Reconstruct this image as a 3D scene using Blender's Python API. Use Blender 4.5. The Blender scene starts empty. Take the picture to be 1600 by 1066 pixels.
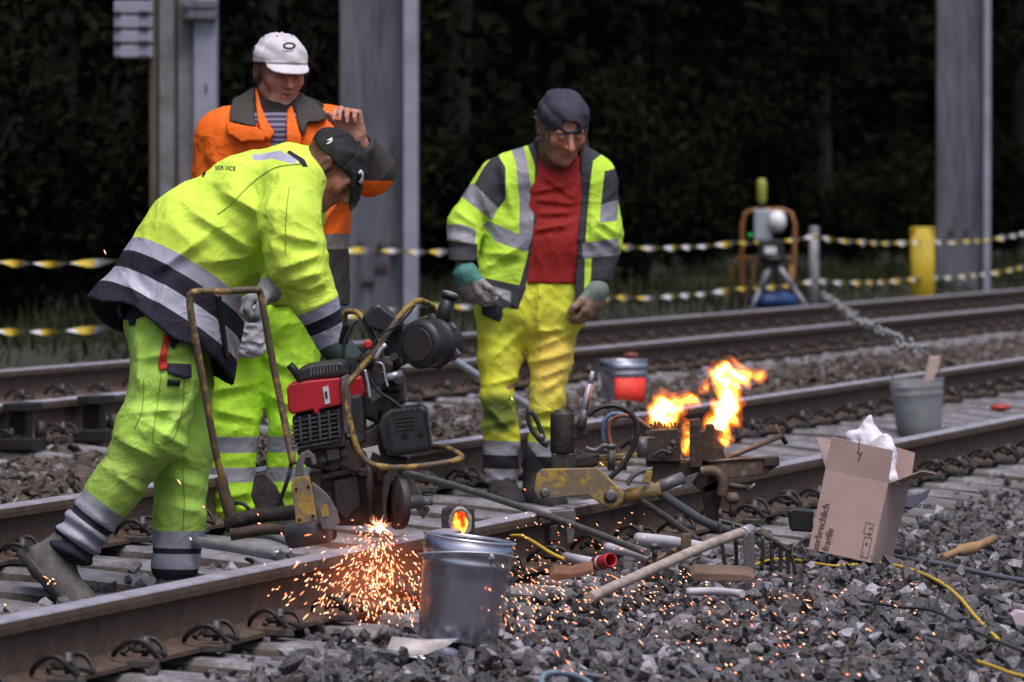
import bpy, bmesh, math, random
import numpy as np
from mathutils import Vector, Matrix
from mathutils.bvhtree import BVHTree

SC = bpy.context.scene
COL = SC.collection
rnd = random.Random(7)
RNG = np.random.default_rng(11)

# ------------------------------------------------------------------ camera, world, sun, exposure
F = 9000.0                       # focal length in pixels of the 1600 px wide photograph
CAMZ = 1.14
HORIZON = 320.0
PITCH = math.atan((533.0 - HORIZON) / F)
cam_data = bpy.data.cameras.new('camera')
cam_data.sensor_width = 36.0
cam_data.lens = F / 1600.0 * 36.0
cam_data.clip_start = 0.5
cam_data.clip_end = 2000.0
cam_data.dof.use_dof = True
cam_data.dof.focus_distance = 17.2
cam_data.dof.aperture_fstop = 7.5
cam = bpy.data.objects.new('camera', cam_data)
cam.location = (0, 0, CAMZ)
cam.rotation_euler = (math.pi / 2 - PITCH, 0, 0)
COL.objects.link(cam)
SC.camera = cam

SUN_ELEV, SUN_AZ = 66.0, 160.0     # azimuth clockwise from +Y: behind the camera, a little left
world = bpy.data.worlds.new('World')
SC.world = world
world.use_nodes = True
wn = world.node_tree
sky = wn.nodes.new('ShaderNodeTexSky')
sky.sky_type = 'NISHITA'
sky.sun_disc = False
sky.sun_elevation = math.radians(SUN_ELEV)
sky.sun_rotation = math.radians(SUN_AZ)
sky.air_density = 1.0
sky.dust_density = 5.0
sky.ozone_density = 2.0
bg = wn.nodes['Background']
bg.inputs['Strength'].default_value = 0.088
wn.links.new(sky.outputs[0], bg.inputs[0])

sun_d = bpy.data.lights.new('sun', 'SUN')
sun_d.energy = 1.3
sun_d.angle = math.radians(35)
sun_d.color = (1.0, 0.955, 0.985)
sun = bpy.data.objects.new('sun', sun_d)
_az, _el = math.radians(SUN_AZ), math.radians(SUN_ELEV)
_sv = Vector((math.sin(_az) * math.cos(_el), math.cos(_az) * math.cos(_el), math.sin(_el)))
sun.rotation_euler = (-_sv).to_track_quat('-Z', 'Y').to_euler()
sun.location = _sv * 60
COL.objects.link(sun)

SC.view_settings.view_transform = 'Standard'
SC.view_settings.look = 'None'
SC.view_settings.gamma = 1.0
SC.view_settings.use_curve_mapping = False
SC.view_settings.exposure = 0.65
SC.render.engine = 'CYCLES'
SC.cycles.use_denoising = True
SC.cycles.max_bounces = 8
SC.cycles.diffuse_bounces = 3
SC.cycles.glossy_bounces = 3
SC.cycles.transparent_max_bounces = 8
SC.cycles.caustics_reflective = False
SC.cycles.caustics_refractive = False

# ------------------------------------------------------------------ placing: a photograph pixel to a world point
def ray(px, py):
    x, y, z = (px - 800.0) / F, 1.0, -(py - 533.0) / F
    c, s = math.cos(-PITCH), math.sin(-PITCH)
    return Vector((x, y * c - z * s, y * s + z * c))
def P(px, py, Z):                # on the plane a distance Z in front of the camera
    r = ray(px, py)
    return Vector((0, 0, CAMZ)) + r * (Z / r.y)
def G(px, py, z=0.0):            # on the level plane at height z
    r = ray(px, py)
    return Vector((0, 0, CAMZ)) + r * ((z - CAMZ) / r.z)

# ------------------------------------------------------------------ the track frame
THETA = math.atan(2450.0 / F)
TD = Vector((math.sin(THETA), math.cos(THETA), 0))
TN = Vector((-math.cos(THETA), math.sin(THETA), 0))
def T(t, d, z=0.0):
    return TD * t + TN * d + Vector((0, 0, z))
def td_of(p):
    return p.dot(TD), p.dot(TN)
ROTZ_T = math.atan2(TD.y, TD.x)   # x axis along the track

# ------------------------------------------------------------------ materials
MATS = {}
def pmat(name, col, rough=0.7, metal=0.0, noise=0.0, nscale=8.0, bump=0.0, bscale=40.0, col2=None, spec=0.5,
         emis=None, estr=0.0, alpha=1.0, trans=0.0, patch=0.0, pscale=6.0, pcol=None, pthr=0.55, coords='Object', sheen=0.0, stretch=None, sss=0.0):
    if name in MATS: return MATS[name]
    m = bpy.data.materials.new(name); MATS[name] = m
    m.use_nodes = True
    nt = m.node_tree; N = nt.nodes; L = nt.links
    b = N['Principled BSDF']
    b.inputs['Base Color'].default_value = (*col, 1)
    b.inputs['Roughness'].default_value = rough
    b.inputs['Metallic'].default_value = metal
    b.inputs['Specular IOR Level'].default_value = spec
    tc = N.new('ShaderNodeTexCoord')
    co = tc.outputs[coords]
    if stretch:
        mp = N.new('ShaderNodeMapping'); mp.inputs['Scale'].default_value = stretch
        L.new(co, mp.inputs[0]); co = mp.outputs[0]
    cur = None
    if noise > 0 or col2:
        n = N.new('ShaderNodeTexNoise'); n.inputs['Scale'].default_value = nscale; n.inputs['Detail'].default_value = 6
        n.inputs['Roughness'].default_value = 0.65
        L.new(co, n.inputs['Vector'])
        r = N.new('ShaderNodeValToRGB'); L.new(n.outputs[0], r.inputs[0])
        c2 = col2 if col2 else tuple(c * (1 - noise) for c in col)
        c1 = col if col2 else tuple(min(1, c * (1 + noise * .6)) for c in col)
        r.color_ramp.elements[0].position = 0.33; r.color_ramp.elements[0].color = (*c2, 1)
        r.color_ramp.elements[1].position = 0.68; r.color_ramp.elements[1].color = (*c1, 1)
        cur = r.outputs[0]
    if patch > 0:
        n = N.new('ShaderNodeTexNoise'); n.inputs['Scale'].default_value = pscale; n.inputs['Detail'].default_value = 8
        n.inputs['Roughness'].default_value = 0.7
        L.new(co, n.inputs['Vector'])
        r = N.new('ShaderNodeMapRange'); r.inputs[1].default_value = pthr; r.inputs[2].default_value = pthr + 0.06
        r.inputs[4].default_value = patch
        L.new(n.outputs[0], r.inputs[0])
        mx = N.new('ShaderNodeMix'); mx.data_type = 'RGBA'
        L.new(r.outputs[0], mx.inputs[0])
        if cur: L.new(cur, mx.inputs[6])
        else: mx.inputs[6].default_value = (*col, 1)
        mx.inputs[7].default_value = (*pcol, 1)
        cur = mx.outputs[2]
        if metal > 0:
            mm = N.new('ShaderNodeMath'); mm.operation = 'MULTIPLY_ADD'; mm.inputs[1].default_value = -metal; mm.inputs[2].default_value = metal
            L.new(r.outputs[0], mm.inputs[0]); L.new(mm.outputs[0], b.inputs['Metallic'])
    if cur: L.new(cur, b.inputs['Base Color'])
    if bump > 0:
        n = N.new('ShaderNodeTexNoise'); n.inputs['Scale'].default_value = bscale; n.inputs['Detail'].default_value = 5
        L.new(co, n.inputs['Vector'])
        bp = N.new('ShaderNodeBump'); bp.inputs['Strength'].default_value = bump; bp.inputs['Distance'].default_value = 0.01
        L.new(n.outputs[0], bp.inputs['Height']); L.new(bp.outputs[0], b.inputs['Normal'])
    if emis:
        b.inputs['Emission Color'].default_value = (*emis, 1); b.inputs['Emission Strength'].default_value = estr
    if alpha < 1: b.inputs['Alpha'].default_value = alpha
    if trans > 0: b.inputs['Transmission Weight'].default_value = trans
    if sss > 0:
        b.inputs['Subsurface Weight'].default_value = sss; b.inputs['Subsurface Radius'].default_value = (.012, .004, .002)
    return m

def layered(name, base, layers, rough=0.75, dirt=None, dscale=5.0, bump=0.25, bscale=60, weave=True, spec=0.3, dthr=0.52, dstr=0.6, fold=0.0, sss=0.0):
    """base colour, then for each (attribute, colour, softness, strength, roughness, metal) mix in where the attribute is above 0"""
    m = bpy.data.materials.new(name); m.use_nodes = True
    nt = m.node_tree; N = nt.nodes; L = nt.links
    b = N['Principled BSDF']; b.inputs['Specular IOR Level'].default_value = spec
    tc = N.new('ShaderNodeTexCoord')
    n = N.new('ShaderNodeTexNoise'); n.inputs['Scale'].default_value = 7; n.inputs['Detail'].default_value = 5
    L.new(tc.outputs['Object'], n.inputs['Vector'])
    mr = N.new('ShaderNodeMapRange'); mr.inputs[1].default_value = .3; mr.inputs[2].default_value = .7; mr.inputs[3].default_value = .90; mr.inputs[4].default_value = 1.0
    L.new(n.outputs[0], mr.inputs[0])
    hs = N.new('ShaderNodeMix'); hs.data_type = 'RGBA'; hs.blend_type = 'MULTIPLY'; hs.inputs[0].default_value = 1
    hs.inputs[6].default_value = (*base, 1); L.new(mr.outputs[0], hs.inputs[7])
    cur = hs.outputs[2]; rc = None
    if dirt:
        n2 = N.new('ShaderNodeTexNoise'); n2.inputs['Scale'].default_value = dscale; n2.inputs['Detail'].default_value = 9; n2.inputs['Roughness'].default_value = .7
        L.new(tc.outputs['Object'], n2.inputs['Vector'])
        m2 = N.new('ShaderNodeMapRange'); m2.inputs[1].default_value = dthr; m2.inputs[2].default_value = dthr + .2; m2.inputs[4].default_value = dstr
        L.new(n2.outputs[0], m2.inputs[0])
        mx = N.new('ShaderNodeMix'); mx.data_type = 'RGBA'; L.new(m2.outputs[0], mx.inputs[0]); L.new(cur, mx.inputs[6]); mx.inputs[7].default_value = (*dirt, 1)
        cur = mx.outputs[2]
    rv = N.new('ShaderNodeValue'); rv.outputs[0].default_value = rough; rc = rv.outputs[0]
    for (an, c, soft, strength, rg) in layers:
        at = N.new('ShaderNodeAttribute'); at.attribute_name = an
        m2 = N.new('ShaderNodeMapRange'); m2.interpolation_type = 'SMOOTHSTEP' if soft > .002 else 'LINEAR'
        m2.inputs[1].default_value = -soft; m2.inputs[2].default_value = soft; m2.inputs[4].default_value = strength
        L.new(at.outputs['Fac'], m2.inputs[0])
        mx = N.new('ShaderNodeMix'); mx.data_type = 'RGBA'
        L.new(m2.outputs[0], mx.inputs[0]); L.new(cur, mx.inputs[6]); mx.inputs[7].default_value = (*c, 1)
        cur = mx.outputs[2]
        m3 = N.new('ShaderNodeMix'); L.new(m2.outputs[0], m3.inputs[0]); L.new(rc, m3.inputs[2]); m3.inputs[3].default_value = rg
        rc = m3.outputs[0]
    L.new(cur, b.inputs['Base Color']); L.new(rc, b.inputs['Roughness'])
    n3 = N.new('ShaderNodeTexNoise'); n3.inputs['Scale'].default_value = bscale; n3.inputs['Detail'].default_value = 3
    L.new(tc.outputs['Object'], n3.inputs['Vector'])
    bp = N.new('ShaderNodeBump'); bp.inputs['Strength'].default_value = bump; bp.inputs['Distance'].default_value = .004
    L.new(n3.outputs[0], bp.inputs['Height'])
    last = bp
    if fold > 0:
        for sc_, ds_, st_ in ((5.0, .034, 1.0), (13, .008, .6)):
            n4 = N.new('ShaderNodeTexNoise'); n4.inputs['Scale'].default_value = sc_; n4.inputs['Detail'].default_value = 2; n4.inputs['Distortion'].default_value = 1.6
            L.new(tc.outputs['Object'], n4.inputs['Vector'])
            q1 = N.new('ShaderNodeMath'); q1.operation = 'SUBTRACT'; q1.inputs[1].default_value = .5; L.new(n4.outputs[0], q1.inputs[0])
            q2 = N.new('ShaderNodeMath'); q2.operation = 'ABSOLUTE'; L.new(q1.outputs[0], q2.inputs[0])
            q3 = N.new('ShaderNodeMath'); q3.operation = 'POWER'; q3.inputs[1].default_value = .7; L.new(q2.outputs[0], q3.inputs[0])
            b2 = N.new('ShaderNodeBump'); b2.invert = True; b2.inputs['Strength'].default_value = min(1, fold * .8 * st_); b2.inputs['Distance'].default_value = ds_ * .75
            L.new(q3.outputs[0], b2.inputs['Height']); L.new(last.outputs[0], b2.inputs['Normal']); last = b2
    L.new(last.outputs[0], b.inputs['Normal'])
    if sss > 0:
        b.inputs['Subsurface Weight'].default_value = sss; b.inputs['Subsurface Radius'].default_value = (.012, .004, .002)
    return m

# ------------------------------------------------------------------ objects
def link(o, parent=None):
    COL.objects.link(o)
    if parent is not None:
        o.parent = parent
        if parent.matrix_world != Matrix.Identity(4) or True:
            o.matrix_parent_inverse = PINV.get(parent.name, Matrix.Identity(4))
    return o
PINV = {}
def tag(o, label=None, cat=None, group=None, kind=None):
    if label: o['label'] = label
    if cat: o['category'] = cat
    if group: o['group'] = group
    if kind: o['kind'] = kind
    return o
def thing(name, loc, label=None, cat=None, group=None, kind=None, rot=None):
    """an Empty at the thing's base; parts are given in world coordinates"""
    o = bpy.data.objects.new(name, None); o.empty_display_size = .1
    o.location = loc
    if rot: o.rotation_euler = rot
    COL.objects.link(o)
    M = Matrix.LocRotScale(Vector(loc), o.rotation_euler, None)
    PINV[o.name] = M.inverted()
    return tag(o, label, cat, group, kind)

class MB:
    """collects shapes of one object: verts, faces, material slots, smooth flags"""
    def __init__(s): s.v = []; s.f = []; s.m = []; s.sm = []; s.mats = []; s.cm = 0; s.cs = False
    def mat(s, m, smooth=False):
        if m not in s.mats: s.mats.append(m)
        s.cm = s.mats.index(m); s.cs = smooth; return s
    def add(s, vs, fs, smooth=None):
        o = len(s.v); s.v += [tuple(v) for v in vs]
        for f in fs:
            s.f.append(tuple(i + o for i in f)); s.m.append(s.cm); s.sm.append(s.cs if smooth is None else smooth)
        return s
    def box(s, c, size, rot=None, bev=0.0, taper=(1, 1)):
        c = Vector(c); hx, hy, hz = size[0] / 2, size[1] / 2, size[2] / 2
        R = rot if rot is not None else Matrix.Identity(3)
        if bev <= 0:
            vs = []
            for z in (-1, 1):
                tx, ty = (taper if z > 0 else (1, 1))
                for x, y in ((-1, -1), (1, -1), (1, 1), (-1, 1)):
                    vs.append(c + R @ Vector((x * hx * tx, y * hy * ty, z * hz)))
            return s.add(vs, [(3, 2, 1, 0), (4, 5, 6, 7), (0, 1, 5, 4), (1, 2, 6, 5), (2, 3, 7, 6), (3, 0, 4, 7)], smooth=False)
        bm = bmesh.new(); bmesh.ops.create_cube(bm, size=1)
        for v in bm.verts:
            tx, ty = (taper if v.co.z > 0 else (1, 1))
            v.co = Vector((v.co.x * 2 * hx * tx, v.co.y * 2 * hy * ty, v.co.z * 2 * hz))
        bmesh.ops.bevel(bm, geom=list(bm.edges), offset=bev, segments=2, affect='EDGES', profile=.6)
        bm.verts.index_update()
        s.add([c + R @ v.co for v in bm.verts], [[v.index for v in f.verts] for f in bm.faces])
        bm.free(); return s
    def tube(s, pts, r, n=8, caps=True, smooth=True, closed=False):
        pts = [Vector(p) for p in pts]; k = len(pts)
        rr = r if isinstance(r, (list, tuple)) else [r] * k
        up = None; rings = []
        for i in range(k):
            if closed: d = pts[(i + 1) % k] - pts[i - 1]
            else: d = pts[min(i + 1, k - 1)] - pts[max(i - 1, 0)]
            if d.length < 1e-9: d = Vector((0, 0, 1))
            d.normalize()
            if up is None:
                up = d.orthogonal().normalized()
            up = (up - d * up.dot(d))
            if up.length < 1e-6: up = d.orthogonal()
            up.normalize(); w = d.cross(up)
            rings.append([pts[i] + (up * math.cos(2 * math.pi * j / n) + w * math.sin(2 * math.pi * j / n)) * rr[i] for j in range(n)])
        vs = [v for g in rings for v in g]; fs = []
        for i in range(k if closed else k - 1):
            a, b_ = i * n, ((i + 1) % k) * n
            for j in range(n): fs.append((a + j, a + (j + 1) % n, b_ + (j + 1) % n, b_ + j))
        s.add(vs, fs, smooth=smooth)
        if caps and not closed:
            o = len(s.v) - len(vs)
            s.f.append(tuple(o + j for j in range(n))[::-1]); s.m.append(s.cm); s.sm.append(False)
            s.f.append(tuple(o + (k - 1) * n + j for j in range(n))); s.m.append(s.cm); s.sm.append(False)
        return s
    def lathe(s, base, axis, prof, n=20, smooth=True, capb=True, capt=True):
        """prof: (radius, height) pairs along the axis"""
        base = Vector(base); d = Vector(axis).normalized(); u = d.orthogonal().normalized(); w = d.cross(u)
        vs = []; fs = []
        for (r, h) in prof:
            for j in range(n):
                a = 2 * math.pi * j / n; vs.append(base + d * h + (u * math.cos(a) + w * math.sin(a)) * r)
        for i in range(len(prof) - 1):
            for j in range(n): fs.append((i * n + j, i * n + (j + 1) % n, (i + 1) * n + (j + 1) % n, (i + 1) * n + j))
        s.add(vs, fs, smooth=smooth)
        o = len(s.v) - len(vs)
        if capb: s.f.append(tuple(o + j for j in range(n))[::-1]); s.m.append(s.cm); s.sm.append(False)
        if capt: s.f.append(tuple(o + (len(prof) - 1) * n + j for j in range(n))); s.m.append(s.cm); s.sm.append(False)
        return s
    def cyl(s, a, b, r, n=14, r2=None):
        a, b = Vector(a), Vector(b)
        return s.lathe(a, b - a, [(r, 0), (r if r2 is None else r2, (b - a).length)], n)
    def prism(s, pts, off, smooth=False):
        """polygon (list of points) pushed along off"""
        k = len(pts); off = Vector(off); pts = [Vector(p) for p in pts]
        vs = pts + [p + off for p in pts]
        fs = [tuple(range(k))[::-1], tuple(range(k, 2 * k))] + [(i, (i + 1) % k, k + (i + 1) % k, k + i) for i in range(k)]
        return s.add(vs, fs, smooth=smooth)
    def build(s, name, parent=None, mat=None, bevel=0.0, solid=0.0, subdiv=0):
        me = bpy.data.meshes.new(name)
        me.from_pydata(s.v, [], s.f)
        for m in (s.mats or [mat]): me.materials.append(m)
        me.polygons.foreach_set('material_index', s.m); me.polygons.foreach_set('use_smooth', s.sm)
        me.update()
        bm = bmesh.new(); bm.from_mesh(me); bmesh.ops.recalc_face_normals(bm, faces=bm.faces); bm.to_mesh(me); bm.free()
        o = bpy.data.objects.new(name, me); link(o, parent)
        if solid:
            md = o.modifiers.new('thick', 'SOLIDIFY'); md.thickness = solid; md.offset = 0
        if bevel:
            md = o.modifiers.new('bevel', 'BEVEL'); md.width = bevel; md.segments = 2; md.limit_method = 'ANGLE'; md.angle_limit = math.radians(40)
        if subdiv:
            md = o.modifiers.new('sub', 'SUBSURF'); md.levels = subdiv; md.render_levels = subdiv
        return o

def spline(pts, n=8):
    """Catmull-Rom through the points"""
    pts = [Vector(p) for p in pts]; out = []
    for i in range(len(pts) - 1):
        p0, p1, p2, p3 = pts[max(i - 1, 0)], pts[i], pts[i + 1], pts[min(i + 2, len(pts) - 1)]
        for j in range(n):
            t = j / n
            out.append(.5 * ((2 * p1) + (p2 - p0) * t + (2 * p0 - 5 * p1 + 4 * p2 - p3) * t * t + (3 * p1 - p0 - 3 * p2 + p3) * t ** 3))
    out.append(pts[-1]); return out
def PP(lst, Z=None):
    """(px, py[, Z]) triples to points"""
    return [P(a[0], a[1], a[2] if len(a) > 2 else Z) for a in lst]
def axes(x=None, z=None, y=None):
    """rotation with the given axis directions (two of them)"""
    if x is not None and z is not None:
        x = Vector(x).normalized(); z = Vector(z); z = (z - x * z.dot(x)).normalized(); y = z.cross(x)
    elif y is not None and z is not None:
        y = Vector(y).normalized(); z = Vector(z); z = (z - y * z.dot(y)).normalized(); x = y.cross(z)
    else:
        x = Vector(x).normalized(); y = Vector(y); y = (y - x * y.dot(x)).normalized(); z = x.cross(y)
    return Matrix((x, y, z)).transposed()
RT = axes(x=TD, z=(0, 0, 1))      # track frame as a rotation: x along, y across (away from the camera's side is +d)

def mesh_np(name, v, f, mats, parent=None, smooth=False, mi=None):
    me = bpy.data.meshes.new(name)
    v = np.asarray(v, np.float32); f = np.asarray(f, np.int32); k = f.shape[1]
    me.vertices.add(len(v)); me.vertices.foreach_set('co', v.ravel())
    me.loops.add(f.size); me.loops.foreach_set('vertex_index', f.ravel())
    me.polygons.add(len(f)); me.polygons.foreach_set('loop_start', np.arange(0, f.size, k, dtype=np.int32))
    me.polygons.foreach_set('loop_total', np.full(len(f), k, np.int32))
    me.polygons.foreach_set('use_smooth', np.full(len(f), smooth, bool))
    for m in mats: me.materials.append(m)
    if mi is not None: me.polygons.foreach_set('material_index', mi)
    me.update(calc_edges=True)
    o = bpy.data.objects.new(name, me); link(o, parent); return o
# ================================================================== ground, tracks, ballast
CANT = 0.03
D1, D2 = 4.616, 6.14             # near track: distance of its two rails from the camera line
D3, D4 = 8.37, 10.08             # second track
Z_TOP1, Z_TOP2, Z_TOP3 = 0.19, 0.22, 0.31
ZG2 = 0.12                       # level of the second track's bed

M_rail = pmat('rusty_rail_steel', (.135, .092, .070), .8, .0, spec=.15, noise=.4, nscale=14, bump=.25, bscale=90, col2=(.075, .053, .043), stretch=(.25, 1, 1))
M_railtop = pmat('rail_head_steel', (.40, .37, .43), .55, .35, noise=.35, nscale=9, bump=.1, bscale=60, stretch=(.2, 1, 1))
M_conc = pmat('sleeper_concrete', (.22, .21, .235), .9, 0, noise=.5, nscale=9, bump=.5, bscale=50, patch=.6, pscale=5, pcol=(.075, .062, .055), pthr=.47)
M_clip = pmat('clip_steel', (.035, .030, .028), .55, .5, noise=.4, nscale=30, bump=.2)
M_bolt = pmat('bolt_steel', (.085, .075, .075), .55, .5, noise=.4, nscale=40)
M_pad = pmat('guide_plate', (.10, .085, .075), .8, 0, noise=.4, nscale=30)

def smooth01(x, a, b):
    t = np.clip((x - a) / (b - a), 0, 1); return t * t * (3 - 2 * t)
def vnoise(x, y, s, seed=0):
    r = np.random.default_rng(seed); out = 0
    for i in range(6):
        a = r.uniform(0, 6.28); k = s * r.uniform(.6, 1.7); ph = r.uniform(0, 6.28)
        out = out + np.sin((x * math.cos(a) + y * math.sin(a)) * k + ph + 1.3 * np.sin((x * math.sin(a) - y * math.cos(a)) * k * .7 + ph * 2))
    return out / 6
def ground_h(t, d):
    """height of the ballast or soil surface"""
    h = np.full_like(np.asarray(t, float), -.035)
    h = h - (.012 + .018 * smooth01(t, 19, 22)) * smooth01(d, 3.85, 4.15) * (1 - smooth01(d, 6.3, 6.6)) - .030 * smooth01(t, 17, 20) * smooth01(d, 4.6, 4.8) * (1 - smooth01(d, 5.9, 6.1))
    h = h + .03 * (1 - smooth01(np.abs(d - 3.3), .0, .7)) * vnoise(t, d, 3.0, 2) * 1.5
    mound = smooth01(d, 6.55, 7.05) * (1 - smooth01(d, 7.15, 7.75))
    h = h + mound * (.16 + .05 * vnoise(t, d, 1.7, 3))
    h = h + (ZG2) * smooth01(d, 7.2, 7.8)
    h = h + .018 * vnoise(t, d, 6, 4)
    h = h + .20 * smooth01(d, 10.9, 12.3) + .10 * vnoise(t, d, .8, 5) * smooth01(d, 11, 13)
    h = h + .02 * np.maximum(0, d - 13)
    return h

# ground sheet, fine near the tracks and coarse out to the horizon
def ground_sheet():
    ts = np.concatenate([[-900, -300, -80, -20, 0], np.arange(6, 92, .35), [110, 160, 300, 900]])
    ds = np.concatenate([[-900, -300, -80, -20, -6, 0, .6], np.arange(1.0, 14.0, .16), np.arange(14, 34, .8), [40, 60, 120, 300, 900]])
    tt, dd = np.meshgrid(ts, ds, indexing='ij')
    h = ground_h(tt, dd) - .035
    h = np.where(dd > 34, .5, h)
    X = tt * TD.x + dd * TN.x; Y = tt * TD.y + dd * TN.y
    v = np.stack([X, Y, h], -1).reshape(-1, 3)
    nt, nd = len(ts), len(ds); i = np.arange(nt * nd).reshape(nt, nd)
    f = np.stack([i[:-1, :-1], i[1:, :-1], i[1:, 1:], i[:-1, 1:]], -1).reshape(-1, 4)
    dm = (dd[:-1, :-1] + dd[1:, 1:]).reshape(-1) / 2
    mi = np.where(dm > 10.9, 1, 0).astype(np.int32)
    soil = pmat('ballast_fines', (.075, .062, .055), .95, noise=.6, nscale=14, bump=.8, bscale=30, col2=(.03, .025, .022))
    turf = pmat('verge_soil', (.025, .026, .014), .95, noise=.6, nscale=2.5, bump=.8, bscale=12, col2=(.02, .022, .012))
    o = mesh_np('ground', v, f, [soil, turf], smooth=True, mi=mi); tag(o, kind='structure')
ground_sheet()

RAIL_PROF = [(-.075, 0), (.075, 0), (.075, .0115), (.03, .0205), (.0110, .036), (.00825, .06), (.00825, .115), (.012, .127), (.0345, .135),
             (.036, .150), (.035, .164), (.029, .170), (.018, .172), (-.018, .172), (-.029, .170), (-.035, .164), (-.036, .150), (-.0345, .135),
             (-.012, .127), (-.00825, .115), (-.00825, .06), (-.0110, .036), (-.03, .0205), (-.075, .0115)]
def rail(parent, d, ztop, t0, t1, label=None):
    mb = MB(); k = len(RAIL_PROF); n = 2 + int((t1 - t0) / 2.0)
    vs = []; tops = range(10, 15)
    for i in range(n):
        t = t0 + (t1 - t0) * i / (n - 1)
        for (y, z) in RAIL_PROF: vs.append(T(t, d + y, ztop - .172 + z))
    mb.mat(M_rail)
    fr = [(i * k + j, (i + 1) * k + j, (i + 1) * k + (j + 1) % k, i * k + (j + 1) % k) for i in range(n - 1) for j in range(k) if j not in tops]
    ft = [(i * k + j, (i + 1) * k + j, (i + 1) * k + (j + 1) % k, i * k + (j + 1) % k) for i in range(n - 1) for j in tops]
    mb.add(vs, fr, smooth=False)
    o = len(mb.v) - len(vs)
    mb.mat(M_railtop)
    for f in ft: mb.f.append(tuple(i + o for i in f)); mb.m.append(mb.cm); mb.sm.append(True)
    mb.f.append(tuple(range(k))); mb.m.append(0); mb.sm.append(False)
    mb.f.append(tuple(range((n - 1) * k, n * k))); mb.m.append(0); mb.sm.append(False)
    ob = mb.build('rail', parent)
    if label: ob['label'] = label
    return ob

def sleeper_mesh(dA, dB, zseat, cant):
    """concrete sleeper in track coordinates with origin at its middle"""
    L = 2.6; c = (dA + dB) / 2; W = .15
    st = [(-1.3, -.075, .8), (-1.275, -.038, .95), (-1.0, -.010, 1), (-.75, 0, 1), (-.45, -.012, .95), (0, -.05, .78), (.45, -.012, .95), (.75, 0, 1), (1.0, -.012, 1), (1.275, -.035, .95), (1.3, -.075, .8)]
    mb = MB().mat(M_conc)
    M_side = pmat('stained_concrete_side', (.075, .062, .055), .95, noise=.5, nscale=12, bump=.6, bscale=30, spec=.1)  # shade on the sleeper flanks is put into this darker side colour
    prof = [(-1, -.2), (-.97, -.05), (-.84, -.016), (-.64, 0), (.64, 0), (.84, -.016), (.97, -.05), (1, -.2)]
    vs = []
    for (y, z, w) in st:
        for (px, pz) in prof: vs.append((px * W * w * .95, y, (z + pz if pz > -.15 else -.2) + zseat + cant * y))
    k = len(prof); fs = []
    for i in range(len(st) - 1):
        for j in range(k - 1): fs.append((i * k + j, i * k + j + 1, (i + 1) * k + j + 1, (i + 1) * k + j))
    fs.append(tuple(range(k))); fs.append(tuple(range((len(st) - 1) * k, len(st) * k)))
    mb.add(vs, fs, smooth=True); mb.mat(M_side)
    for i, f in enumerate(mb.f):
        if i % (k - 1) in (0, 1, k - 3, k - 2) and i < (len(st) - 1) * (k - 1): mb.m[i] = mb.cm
    return mb

def fastening_mb(fine=True):
    """tension clip with two curled arms, screw and guide plate; +y points away from the rail"""
    mb = MB()
    mb.mat(M_pad); mb.box((0, .04, -.002), (.12, .085, .024), bev=.005 if fine else 0)
    mb.mat(M_clip, True); n = 8 if fine else 5
    for s in (-1, 1):
        pts = [(s * .018, .010, .040), (s * .024, .06, .040), (s * .040, .092, .030), (s * .066, .098, .022), (s * .090, .086, .044), (s * .098, .055, .074),
               (s * .094, .012, .072), (s * .084, -.028, .044), (s * .06, -.045, .026)]
        mb.tube(spline(pts, 4 if fine else 2), .0088, n)
    mb.tube([(-.018, .010, .045), (0, -.004, .046), (.018, .010, .045)], .0085, n)
    mb.mat(M_bolt, False)
    mb.lathe((0, .045, .02), (0, 0, 1), [(.012, 0), (.012, .034), (.024, .036), (.024, .042), (.0165, .044), (.0155, .064), (.010, .067)], 6 if not fine else 8)
    return mb

def build_track(name, label, dA, dB, zA, zB, t0, t1, s, phase, fine_until, railr, rail_labels=None):
    tr = thing(name, T((t0 + t1) / 2, (dA + dB) / 2, 0), label, 'railway track')
    for d, z, i in ((dA, zA, 0), (dB, zB, 1)):
        rail(tr, d, z, *railr, label=(rail_labels[i] if rail_labels else None))
    cant = (zB - zA) / (dB - dA)
    zs = (zA + zB) / 2 - .172 - .004
    me = None; protos = {}
    base = Matrix.Translation(Vector((0, 0, 0)))
    k0 = math.ceil((t0 - phase) / s)
    n = 0
    while True:
        t = phase + (k0 + n) * s; n += 1
        if t > t1: break
        if me is None:
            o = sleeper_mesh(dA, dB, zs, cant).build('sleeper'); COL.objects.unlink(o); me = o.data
            for kk in (True, False):
                f = fastening_mb(kk).build('rail_fastening'); COL.objects.unlink(f); protos[kk] = f.data
        sl = bpy.data.objects.new('sleeper', me); COL.objects.link(sl)
        M = Matrix.Translation(T(t, (dA + dB) / 2, rnd.uniform(-.006, .004))) @ RT.to_4x4() @ Matrix.Rotation(rnd.uniform(-.012, .012), 4, 'Z')
        sl.parent = tr; sl.matrix_parent_inverse = PINV[tr.name]; sl.matrix_basis = M
        fine = t < fine_until
        for (d, z) in ((dA, zA), (dB, zB)):
            for sd in (-1, 1):
                if not fine and sd == 1: continue
                fo = bpy.data.objects.new('rail_fastening', protos[fine]); COL.objects.link(fo)
                fo.parent = sl
                fo.matrix_basis = Matrix.Translation((rnd.uniform(-.006, .006), d - (dA + dB) / 2 + sd * .062, z - .172 + .012)) @ Matrix.Rotation((0 if sd > 0 else math.pi) + rnd.uniform(-.14, .14), 4, 'Z') @ Matrix.Rotation(rnd.uniform(-.10, .10), 4, 'Y') @ Matrix.Scale(rnd.uniform(.70, .82), 4)
    return tr
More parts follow.
